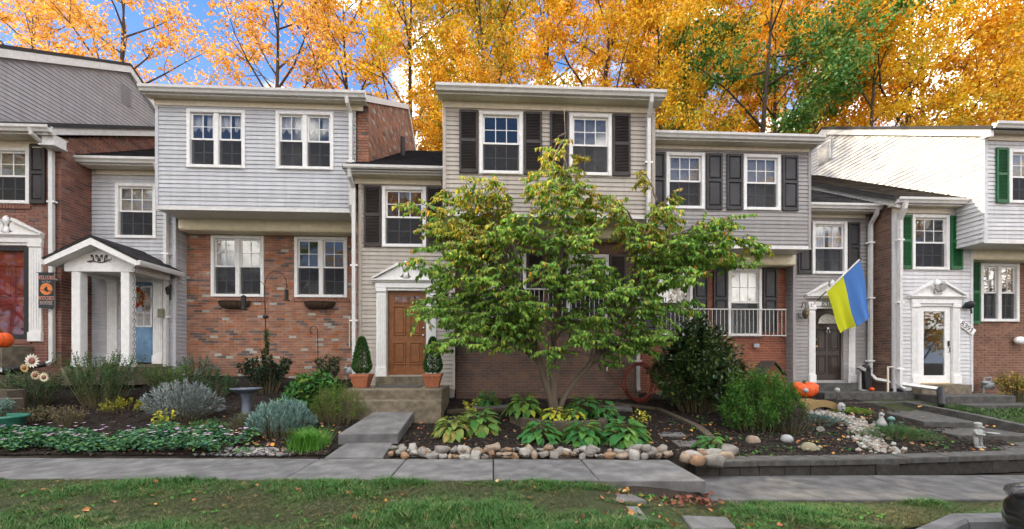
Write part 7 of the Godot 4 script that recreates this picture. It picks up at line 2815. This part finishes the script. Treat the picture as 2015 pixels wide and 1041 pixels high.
	lathe(s, V(-4.8, gx, 7.95), [Vector2(0.0, 0.0), Vector2(0.16, 0.0), Vector2(0.15, 0.05), Vector2(0.08, 0.1), Vector2(0.075, 0.4), Vector2(0.11, 0.52)], 16)
	obj("pedestal", s, M.birdbath, t, true)
	s = newst()
	lathe(s, V(-4.8, gx + 0.5, 7.95), [Vector2(0.0, 0.0), Vector2(0.12, 0.01), Vector2(0.24, 0.07), Vector2(0.27, 0.09), Vector2(0.27, 0.105), Vector2(0.25, 0.105), Vector2(0.15, 0.05), Vector2(0.0, 0.04)], 24)
	obj("bowl", s, M.birdbath, t, true)
	s = newst()
	ball(s, V(-4.83, gx + 0.57, 7.93), Vector3(0.05, 0.035, 0.05))
	tag(obj("stone_in_bath", s, M.stone_tan, null, true), "small tan stone lying in the bird bath's bowl", "stone")
	# thin white gauge and meters
	s = newst()
	bar(s, V(-3.84, 1.86, 10.8), V(-3.84, 2.6, 10.8), 0.018, 6)
	ball(s, V(-3.84, 2.64, 10.8), Vector3(0.035, 0.04, 0.035))
	tag(obj("wall_pipe", s, M.soffit, null), "thin pale pipe on the mottled brick wall by the downspout", "pipe")
	gas_meter("grey gas meter low on the mottled brick wall, behind the bushy shrub", V(-3.75, 1.0, 10.6))
	gas_meter("grey gas meter on the landing by the tan brick wall", V(13.1, 0.62, 9.92))
	# red hose on the brick wall
	t = thing("garden_hose", "coiled dark red garden hose beside the white downspout", "hose", V(3.55, 0.6, 9.6))
	for k in 5:
		s = newst()
		var loop := []
		for i in 25:
			var a := TAU * i / 24.0
			var ry := 0.42 + 0.012 * k
			loop.append(V(3.52 + cos(a) * (0.36 + 0.02 * sin(k * 2.0)) + 0.015 * k, 0.98 + sin(a) * ry + 0.02 * sin(k * 3.0 + a), 9.58 - 0.03 * k + 0.02 * sin(a * 2 + k)))
		tube(s, loop, [0.013], 6, false)
		obj("coil", s, M.hose_red, t, true)
	s = newst()
	tube(s, [V(2.84, 1.3, 9.8), V(2.9, 1.22, 9.72), V(3.0, 1.05, 9.65), V(3.2, 0.8, 9.6), V(3.4, 0.62, 9.58)], [0.013], 6)
	obj("lead", s, M.hose_red, t, true)
	s = newst()
	bar(s, V(2.84, 1.32, 9.9), V(2.84, 1.32, 9.78), 0.02)
	bar(s, V(2.84, 1.32, 9.8), V(2.84, 1.24, 9.78), 0.016)
	bar(s, V(2.79, 1.38, 9.8), V(2.89, 1.38, 9.8), 0.012)
	tag(obj("faucet", s, M.steel), "small outdoor tap on the brown brick wall, left of the hose", "tap")


func gas_meter(label: String, p: Vector3) -> void:
	var t := thing("gas_meter", label, "gas meter", p, "gas meters")
	var s := newst()
	lathe(s, p + Vector3(0.02, 0.12, 0), [Vector2(0.0, 0.0), Vector2(0.13, 0.02), Vector2(0.15, 0.1), Vector2(0.13, 0.2), Vector2(0.0, 0.22)], 12, 1.0, 0.7)
	obj("body", s, M.grey_plastic, t, true)
	s = newst()
	tube(s, [p + Vector3(-0.1, -0.1, 0), p + Vector3(-0.1, 0.42, 0), p + Vector3(0.1, 0.44, 0), p + Vector3(0.1, 0.3, 0)], [0.02], 6)
	obj("pipe", s, M.grey_plastic, t)
	s = newst()
	ball(s, p + Vector3(-0.1, 0.3, 0.03), Vector3(0.07, 0.05, 0.06))
	obj("regulator", s, M.grey_plastic, t, true)


func right_details() -> void:
	# little gabled house half hidden by the cypress
	var t := thing("small_kennel", "little gabled wooden house with brown shingled roof above the cypress", "garden house", V(6.75, gy(6.75, 9.7), 9.7))
	var s := newst()
	var f := front(9.45)
	ext(s, f, PackedVector2Array([Vector2(6.70, 0.5), Vector2(6.70, 1.2), Vector2(6.9, 1.42), Vector2(7.10, 1.2), Vector2(7.10, 0.5)]), -0.4, 0.0)
	obj("wall", s, M.brick_d3, t)
	s = newst()
	for k in [-1.0, 1.0]:
		hexa(s, [f.p(6.9, 1.50, 0.06), f.p(6.9, 1.46, 0.06), f.p(6.9 + k * 0.29, 1.15, 0.06), f.p(6.9 + k * 0.29, 1.19, 0.06), f.p(6.9, 1.50, -0.46), f.p(6.9, 1.46, -0.46), f.p(6.9 + k * 0.29, 1.15, -0.46), f.p(6.9 + k * 0.29, 1.19, -0.46)])
	obj("roof", s, mat("brown_roof", Color(0.09, 0.07, 0.06), 0.9, {"tex": "speck", "sc": 3.0}), t)
	s = newst()
	ext(s, f, PackedVector2Array([Vector2(6.80, 0.5), Vector2(6.80, 1.12), Vector2(6.9, 1.24), Vector2(7.0, 1.12), Vector2(7.0, 0.5)]), 0.002, 0.02)
	obj("door", s, M.tan_wood, t)
	s = newst()
	fbox(s, front(10.62), 7.16, 7.30, 1.87, 1.97, 0.0, 0.07)
	tag(obj("wall_light", s, M.grey_plastic), "small grey light on the orange brick wall", "wall light")
	# arched footbridge
	t = thing("garden_bridge", "small arched wooden footbridge below the inflatable pumpkin", "bridge", V(7.4, gy(7.4, 8.7), 8.75))
	for d: float in [8.55, 9.0]:
		s = newst()
		var top := PackedVector2Array()
		var low := []
		for i in 13:
			var k := i / 12.0
			var x := lerpf(6.78, 7.98, k)
			top.append(Vector2(x, 0.36 + 0.26 * sin(PI * k)))
			low.append(Vector2(lerpf(6.92, 7.84, k), 0.27 + 0.2 * sin(PI * k)))
		low.reverse()
		for e: Vector2 in low:
			top.append(e)
		ext(s, front(d), top, -0.02, 0.02)
		obj("side_rail", s, M.tan_wood, t)
	for i in 11:
		var k := (i + 0.5) / 11.0
		s = newst()
		obox(s, V(lerpf(6.8, 7.96, k), 0.33 + 0.26 * sin(PI * k), 8.775), Basis(Vector3(0, 0, 1), cos(PI * k) * 0.6), Vector3(0.047, 0.012, 0.2))
		obj("plank", s, M.tan_wood, t)
	# inflatable pumpkin
	t = thing("inflatable_pumpkin", "collapsed bright orange inflatable pumpkin left of the dark brown door", "pumpkin", V(7.5, 0.6, 9.25))
	s = newst()
	for i in 8:
		var a := TAU * i / 8.0
		ball(s, V(7.5 + cos(a) * 0.16, 0.80 + 0.02 * sin(i * 2.0), 9.25 + sin(a) * 0.12), Vector3(0.16, 0.175, 0.15), 10)
	obj("shell", s, M.orange, t, true)
	s = newst()
	bar(s, V(7.48, 0.93, 9.25), V(7.52, 1.03, 9.23), 0.035)
	obj("stalk", s, M.stem, t)
	s = newst()
	ball(s, V(7.98, 0.86, 9.6), Vector3(0.19, 0.09, 0.12))
	tag(obj("small_pumpkin", s, M.orange_soft, null, true), "pale orange pumpkin lying right of the inflatable one", "pumpkin")
	# globe lights on stakes
	for e in [[6.9, 8.45, 0.84, "grey globe garden light in front of the inflatable pumpkin"], [7.76, 8.6, 0.84, "grey globe garden light right of the footbridge"]]:
		t = thing("globe_light", e[3], "garden light", V(e[0], gy(e[0], e[1]), e[1]), "globe garden lights")
		s = newst()
		ball(s, V(e[0], e[2], e[1]), Vector3(0.055, 0.055, 0.055), 12)
		obj("globe", s, M.grey_plastic, t, true)
		s = newst()
		tube(s, [V(e[0] - 0.04, gy(e[0], e[1]) - 0.05, e[1]), V(e[0], e[2] - 0.04, e[1])], [0.007], 5)
		obj("stake", s, M.black_metal, t)
	t = thing("tin_lantern", "small grey lantern with round holes beside the footbridge", "lantern", V(7.72, gy(7.72, 8.45), 8.45))
	s = newst()
	var gb := gy(7.72, 8.45) + 0.02
	lathe(s, V(7.72, gb, 8.45), [Vector2(0.0, 0.0), Vector2(0.06, 0.0), Vector2(0.075, 0.1), Vector2(0.07, 0.2), Vector2(0.03, 0.24), Vector2(0.0, 0.24)], 12)
	obj("shell", s, M.statue_grey, t, true)
	s = newst()
	for e in [[-0.025, 0.16, 0.016], [0.025, 0.16, 0.016], [0.0, 0.1, 0.02], [0.03, 0.05, 0.014], [-0.03, 0.06, 0.014]]:
		ball(s, V(7.70 + e[0], gb + e[1], 8.382), Vector3(e[2], e[2], 0.012), 8)
	obj("hole", s, M.black_metal, t, true)
	flag()
	# lantern left of the dark door
	t = thing("wall_lantern", "ornate black wall lantern left of the dark brown door", "lantern", V(8.36, 2.6, 10.3))
	s = newst()
	lathe(s, V(8.36, 2.62, 10.24), [Vector2(0.0, 0.0), Vector2(0.05, 0.02), Vector2(0.085, 0.12), Vector2(0.085, 0.2), Vector2(0.03, 0.28), Vector2(0.0, 0.32)], 6)
	obj("body", s, mat("old_brass", Color(0.12, 0.095, 0.06), 0.5, {"metal": 0.6}), t)
	s = newst()
	tube(s, [V(8.36, 2.95, 10.24), V(8.36, 3.06, 10.26), V(8.36, 3.1, 10.32), V(8.36, 2.95, 10.38)], [0.01], 5)
	tube(s, [V(8.25, 2.8, 10.36), V(8.22, 2.7, 10.3), V(8.3, 2.62, 10.28)], [0.008], 5)
	obj("arm", s, M.iron, t)
	# garden clutter by the downspout
	t = thing("hedge_trimmer", "black and white battery garden tool standing by the grey downspout", "garden tool", V(9.85, 0.72, 10.12))
	s = newst()
	fbox(s, front(10.12), 9.71, 9.76, 0.74, 1.2, 0.0, 0.05)
	fbox(s, front(10.12), 9.71, 9.95, 0.71, 0.735, 0.0, 0.1)
	obj("stand", s, M.statue_grey, t)
	s = newst()
	obox(s, V(9.90, 1.05, 10.08), Basis(Vector3(0, 0, 1), 0.1), Vector3(0.085, 0.28, 0.06))
	ball(s, V(9.86, 1.33, 10.06), Vector3(0.11, 0.08, 0.09), 8)
	obj("motor", s, M.black_rubber, t)
	s = newst()
	obox(s, V(9.72, 1.30, 10.04), Basis(Vector3(0, 0, 1), -0.5), Vector3(0.1, 0.04, 0.05))
	ball(s, V(9.95, 1.32, 10.0), Vector3(0.04, 0.05, 0.04), 8)
	obj("handle", s, M.statue_grey, t)
	s = newst()
	ball(s, V(9.93, 0.755, 9.95), Vector3(0.06, 0.05, 0.06))
	tag(obj("ball", s, M.orange, null, true), "small orange ball on the landing by the grey downspout", "ball")
	s = newst()
	tube(s, [V(10.3, 0.73, 9.85), V(10.45, 0.75, 9.8), V(10.6, 0.73, 9.78)], [0.03, 0.045, 0.03], 7)
	ball(s, V(10.34, 0.76, 9.83), Vector3(0.06, 0.055, 0.05), 8)
	ball(s, V(10.55, 0.76, 9.8), Vector3(0.07, 0.055, 0.05), 8)
	tag(obj("hose_fitting", s, M.black_rubber, null, true), "black hose fittings lying along the grey drain pipe", "hose")
	s = newst()
	bar(s, V(10.16, 0.7, 9.75), V(10.16, 1.36, 9.75), 0.022, 7)
	bar(s, V(10.16, 1.34, 9.75), V(10.34, 1.34, 9.78), 0.016)
	tag(obj("stand_pipe", s, M.soffit), "thin cream standpipe beside the dark brick flank", "pipe")
	s = newst()
	var pts := []
	var rad := []
	for i in 26:
		var k := i / 25.0
		pts.append(V(lerpf(10.93, 10.42, k) , lerpf(0.80, 0.46, k) + 0.04 * sin(k * PI), lerpf(9.2, 8.75, k)))
		rad.append(0.07 if i % 2 == 0 else 0.058)
	tube(s, pts, rad, 9)
	tag(obj("drain_pipe", s, M.black_rubber, null, true), "black corrugated drain end lying over the right steps", "drain pipe", "corrugated drain pipes")
	# statues and stones of the right bed
	var gs := gy(8.2, 6.35) + 0.02
	t = thing("garden_statue", "small grey statue of a standing figure holding a tray by the low wall", "statue", V(8.22, gs, 6.35))
	s = newst()
	var c := V(8.22, gs, 6.35)
	for k in [-1.0, 1.0]:
		tube(s, [c + Vector3(k * 0.035, 0.0, 0.02), c + Vector3(k * 0.035, 0.1, 0), c + Vector3(k * 0.025, 0.19, 0)], [0.032, 0.03, 0.04], 8)
		ball(s, c + Vector3(k * 0.04, 0.015, 0.035), Vector3(0.032, 0.02, 0.05), 8)
		tube(s, [c + Vector3(k * 0.06, 0.29, 0), c + Vector3(k * 0.08, 0.24, 0.05), c + Vector3(k * 0.04 + 0.03, 0.24, 0.11)], [0.022, 0.02, 0.018], 7)
	lathe(s, c + Vector3(0, 0.16, 0), [Vector2(0.0, 0.0), Vector2(0.055, 0.02), Vector2(0.068, 0.07), Vector2(0.058, 0.14), Vector2(0.028, 0.17), Vector2(0.028, 0.18)], 10)
	ball(s, c + Vector3(0, 0.365, 0.005), Vector3(0.048, 0.052, 0.05), 10)
	ball(s, c + Vector3(0.02, 0.355, 0.05), Vector3(0.02, 0.018, 0.03), 8)
	lathe(s, c + Vector3(0, 0.395, 0), [Vector2(0.052, 0.0), Vector2(0.055, 0.012), Vector2(0.04, 0.035), Vector2(0.0, 0.045)], 10)
	obj("figure", s, M.statue_grey, t, true)
	s = newst()
	lathe(s, c + Vector3(0.1, 0.25, 0.12), [Vector2(0.0, 0.0), Vector2(0.05, 0.003), Vector2(0.085, 0.02), Vector2(0.085, 0.028), Vector2(0.0, 0.012)], 14)
	obj("tray", s, M.statue_grey, t, true)
	gs = gy(7.75, 7.6) + 0.02
	t = thing("fairy_figurine", "pale winged figurine with a toadstool beside the pebble stream", "statue", V(7.78, gs, 7.6))
	c = V(7.78, gs, 7.6)
	s = newst()
	lathe(s, c, [Vector2(0.0, 0.0), Vector2(0.1, 0.01), Vector2(0.08, 0.07), Vector2(0.035, 0.16), Vector2(0.02, 0.2)], 9)
	ball(s, c + Vector3(0, 0.23, 0), Vector3(0.038, 0.042, 0.038), 8)
	obj("figure", s, M.statue_grey, t, true)
	for k in [-1.0, 1.0]:
		at("wing", leaf_mesh(0.16, 0.08, 0.1, 0.1, 3), M.statue_grey, t, Transform3D(facing(Vector3(k, 0.9, -0.2), 0.0, 1.0), c + Vector3(0, 0.15, -0.03)))
	s = newst()
	lathe(s, c + Vector3(0.16, 0, 0.05), [Vector2(0.03, 0.0), Vector2(0.025, 0.12), Vector2(0.06, 0.12), Vector2(0.05, 0.17), Vector2(0.0, 0.2)], 9)
	obj("toadstool", s, mat("toadstool_green", Color(0.12, 0.25, 0.22), 0.7), t, true)
	s = newst()
	ball(s, V(5.13, gy(5.13, 6.7) + 0.07, 6.7), Vector3(0.1, 0.085, 0.09), 12)
	tag(obj("white_ball", s, M.statue_grey, null, true), "pale round stone ball in the mulch before the purple shrub", "ball")
	gs = gy(5.2, 6.3) + 0.03
	t = thing("turtle_figure", "tan stone turtle on the mulch near the low wall", "statue", V(5.2, gs, 6.3))
	s = newst()
	lathe(s, V(5.2, gs, 6.3), [Vector2(0.13, 0.0), Vector2(0.125, 0.05), Vector2(0.08, 0.1), Vector2(0.0, 0.12)], 12, 1.0, 0.8)
	ball(s, V(5.35, gs + 0.04, 6.26), Vector3(0.045, 0.035, 0.035), 8)
	for e in [[-0.09, -0.08], [0.08, -0.09], [-0.09, 0.08], [0.08, 0.09]]:
		ball(s, V(5.2 + e[0], gs + 0.015, 6.3 + e[1]), Vector3(0.035, 0.025, 0.03), 6)
	obj("figure", s, mat("turtle_stone", Color(0.30, 0.27, 0.18), 0.85, {"tex": "fine", "sc": 4.0}), t, true)
	s = newst()
	lathe(s, V(4.55, gy(4.55, 6.75), 6.75), [Vector2(0.12, 0.0), Vector2(0.12, 0.05), Vector2(0.08, 0.11), Vector2(0.0, 0.13)], 12)
	tag(obj("dome_stone", s, M.stone_tan, null, true), "tan dome-shaped stone at the foot of the feathery cypress", "stone")
	s = newst()
	for k in 9:
		var a := lerpf(-1.2, 1.2, k / 8.0)
		var b := lerpf(-1.2, 1.2, (k + 1) / 8.0)
		tri(s, V(6.15, gy(6.15, 7.2) + 0.03, 7.2), V(6.15 + sin(a) * 0.09, gy(6.15, 7.2) + 0.05 + cos(a) * 0.1, 7.18), V(6.15 + sin(b) * 0.09, gy(6.15, 7.2) + 0.05 + cos(b) * 0.1, 7.18))
	tag(obj("scallop_shell", s, M.stone_white), "white scallop shell standing in the mulch of the right bed", "shell")
	# ornament above the white door and a light at the right edge
	f = front(9.68)
	s = newst()
	for k in [-1.0, 1.0]:
		flat(s, f, [Vector2(0, 0.2), Vector2(k * 0.5, 0.9), Vector2(k * 1.1, 1.0), Vector2(k * 1.2, 0.3), Vector2(k * 0.7, -0.2), Vector2(k * 0.2, -0.4)], 11.5, 3.33, 0.13, 0.0, 0.025)
	ball(s, f.p(11.5, 3.36, 0.02), Vector3(0.04, 0.1, 0.035), 8)
	ball(s, f.p(11.51, 3.47, 0.03), Vector3(0.03, 0.035, 0.035), 8)
	tag(obj("eagle_ornament", s, mat("eagle_grey", Color(0.25, 0.24, 0.23), 0.5)), "spread-winged bird ornament above the white storm door", "ornament")
	s = newst()
	ball(s, front(10.1).p(14.2, 2.05, 0.06), Vector3(0.15, 0.11, 0.09), 12)
	tag(obj("wall_light", s, M.white_plastic, null, true), "white oval light on the tan brick wall at the right edge", "wall light")


func flag() -> void:
	var t := thing("flag", "yellow and blue flag on a black pole by the dark brown door", "flag", V(8.64, 3.0, 10.33))
	var a := V(8.64, 3.02, 10.34)
	var b := V(9.42, 4.12, 9.75)
	var s := newst()
	bar(s, a, b, 0.014, 7)
	obj("pole", s, M.black_metal, t)
	s = newst()
	ball(s, b, Vector3(0.025, 0.025, 0.025), 8)
	obj("finial", s, M.black_metal, t, true)
	s = newst()
	obox(s, a, Basis.IDENTITY, Vector3(0.035, 0.05, 0.03))
	bar(s, a + Vector3(0, 0, 0.02), a.lerp(b, 0.08), 0.025, 7)
	obj("bracket", s, M.steel, t)
	# the cloth hangs from the upper part of the pole: u along the pole, v down
	var p0 := a.lerp(b, 0.30)
	var p1 := a.lerp(b, 0.985)
	var nu := 20
	var nv := 24
	var grid := []
	for i in nu + 1:
		var col := []
		var u := float(i) / nu
		for j in nv + 1:
			var v := float(j) / nv
			var top := p0.lerp(p1, u)
			var drop := lerpf(1.12, 1.5, u) * v
			var sway := lerpf(0.36, 0.34, u) * v
			var fold := 0.05 * sin(u * 9.0 + v * 2.0) * v + 0.02 * sin(u * 21.0 - v * 3.0) * v
			col.append(top + Vector3(sway + 0.02 * sin(v * 6.0), -drop + 0.02 * sin(u * 9.0) * v, fold))
		grid.append(col)
	for part in 2:
		s = newst()
		var i0 := 0 if part == 0 else nu / 2
		for i in range(i0, i0 + nu / 2):
			for j in nv:
				quad(s, grid[i][j], grid[i][j + 1], grid[i + 1][j + 1], grid[i + 1][j])
		obj("stripe", s, M.flag_yellow if part == 0 else M.flag_blue, t, true)
	s = newst()
	tube(s, [p0, p1], [0.02], 6)
	obj("sleeve", s, M.white_plastic, t)


func parked_car() -> void:
	var t := thing("parked_car", "black parked car cut by the right lower corner", "car", V(7.0, -0.34, 2.65))
	var y0 := -0.34
	# cross-sections along x: x, half width, bottom, top, shoulder
	var sec := [[4.42, 0.6, 0.34, 0.50], [4.44, 0.74, 0.26, 0.58], [4.50, 0.82, 0.22, 0.66], [4.65, 0.86, 0.2, 0.74], [5.1, 0.86, 0.2, 0.82], [5.7, 0.88, 0.2, 0.90], [6.0, 0.88, 0.2, 0.96], [6.4, 0.88, 0.2, 0.98], [8.4, 0.88, 0.2, 0.98], [8.8, 0.84, 0.24, 0.96], [8.95, 0.7, 0.32, 0.86]]
	var rings := []
	for e in sec:
		var ring := []
		for k in 20:
			var an := TAU * k / 20.0
			var cx := signf(cos(an)) * pow(absf(cos(an)), 0.45)
			var cy := signf(sin(an)) * pow(absf(sin(an)), 0.45)
			ring.append(V(e[0], y0 + (e[2] + e[3]) / 2 + cy * (e[3] - e[2]) / 2, 2.62 + cx * e[1]))
		rings.append(ring)
	var s := newst()
	for i in rings.size() - 1:
		for k in 20:
			quad(s, rings[i][k], rings[i + 1][k], rings[i + 1][(k + 1) % 20], rings[i][(k + 1) % 20])
	for e in [0, rings.size() - 1]:
		for k in range(1, 19):
			tri(s, rings[e][0], rings[e][k], rings[e][k + 1])
	obj("body", s, M.car_black, t, true)
	# cabin
	s = newst()
	var cab := [[5.95, 0.78, 0.95], [6.75, 0.66, 1.42], [7.9, 0.66, 1.44], [8.7, 0.76, 0.98]]
	for i in 3:
		var p: Array = cab[i]
		var q: Array = cab[i + 1]
		quad(s, V(p[0], y0 + p[2], 2.62 - p[1]), V(q[0], y0 + q[2], 2.62 - q[1]), V(q[0], y0 + q[2], 2.62 + q[1]), V(p[0], y0 + p[2], 2.62 + p[1]))
		for k in [-1.0, 1.0]:
			quad(s, V(p[0], y0 + 0.95, 2.62 + k * 0.8), V(p[0], y0 + p[2], 2.62 + k * p[1]), V(q[0], y0 + q[2], 2.62 + k * q[1]), V(q[0], y0 + 0.95, 2.62 + k * 0.8))
	obj("cabin", s, mat("car_window", Color(0.01, 0.01, 0.012), 0.05, {"spec": 0.6}), t)
	for x: float in [5.3, 8.15]:
		for k in [-1.0, 1.0]:
			var w := obj("wheel", wheel_mesh(0.31, 0.2), M.black_rubber, t, false)
			w.global_transform = Transform3D(Basis.IDENTITY, V(x, y0 + 0.31, 2.62 + k * 0.76))
			var rim := newst()
			lathe(rim, Vector3.ZERO, [Vector2(0.0, 0.02), Vector2(0.06, 0.02), Vector2(0.19, -0.02), Vector2(0.2, 0.0)], 12, 1.0, 1.0, Basis(Vector3(1, 0, 0), -PI / 2 * k))
			var o := obj("rim", rim, M.steel, w)
			o.global_transform = Transform3D(Basis.IDENTITY, V(x, y0 + 0.31, 2.62 + k * 0.87))
	for k in [-1.0, 1.0]:
		s = newst()
		ball(s, V(4.62, y0 + 0.66, 2.62 + k * 0.72), Vector3(0.17, 0.085, 0.13), 12)
		var lamp := obj("headlight", s, M.lamp_glass, t, true)
		s = newst()
		lathe(s, V(4.65, y0 + 0.66, 2.62 + k * 0.72), [Vector2(0.06, 0.1), Vector2(0.03, 0.02), Vector2(0.0, 0.0)], 12, 1.0, 1.0, Basis(Vector3(0, 0, 1), PI / 2))
		obj("reflector", s, M.grey_plastic, lamp, true)
	s = newst()
	box3(s, Vector3(4.405, y0 + 0.33, -3.1), Vector3(4.46, y0 + 0.46, -2.15))
	obj("grille", s, M.car_trim, t)
	s = newst()
	box3(s, Vector3(4.6, y0 + 0.12, -3.3), Vector3(8.8, y0 + 0.24, -1.95))
	obj("underbody", s, M.car_trim, t)
	t.position.x += 0.18


func wheel_mesh(r: float, w: float) -> ArrayMesh:
	var s := newst()
	lathe(s, Vector3.ZERO, [Vector2(0.0, -w / 2), Vector2(r * 0.68, -w / 2), Vector2(r * 0.95, -w * 0.46), Vector2(r, -w * 0.3), Vector2(r, w * 0.3), Vector2(r * 0.95, w * 0.46), Vector2(r * 0.68, w / 2), Vector2(0.0, w / 2)], 24, 1.0, 1.0, Basis(Vector3(1, 0, 0), PI / 2))
	return s.commit()
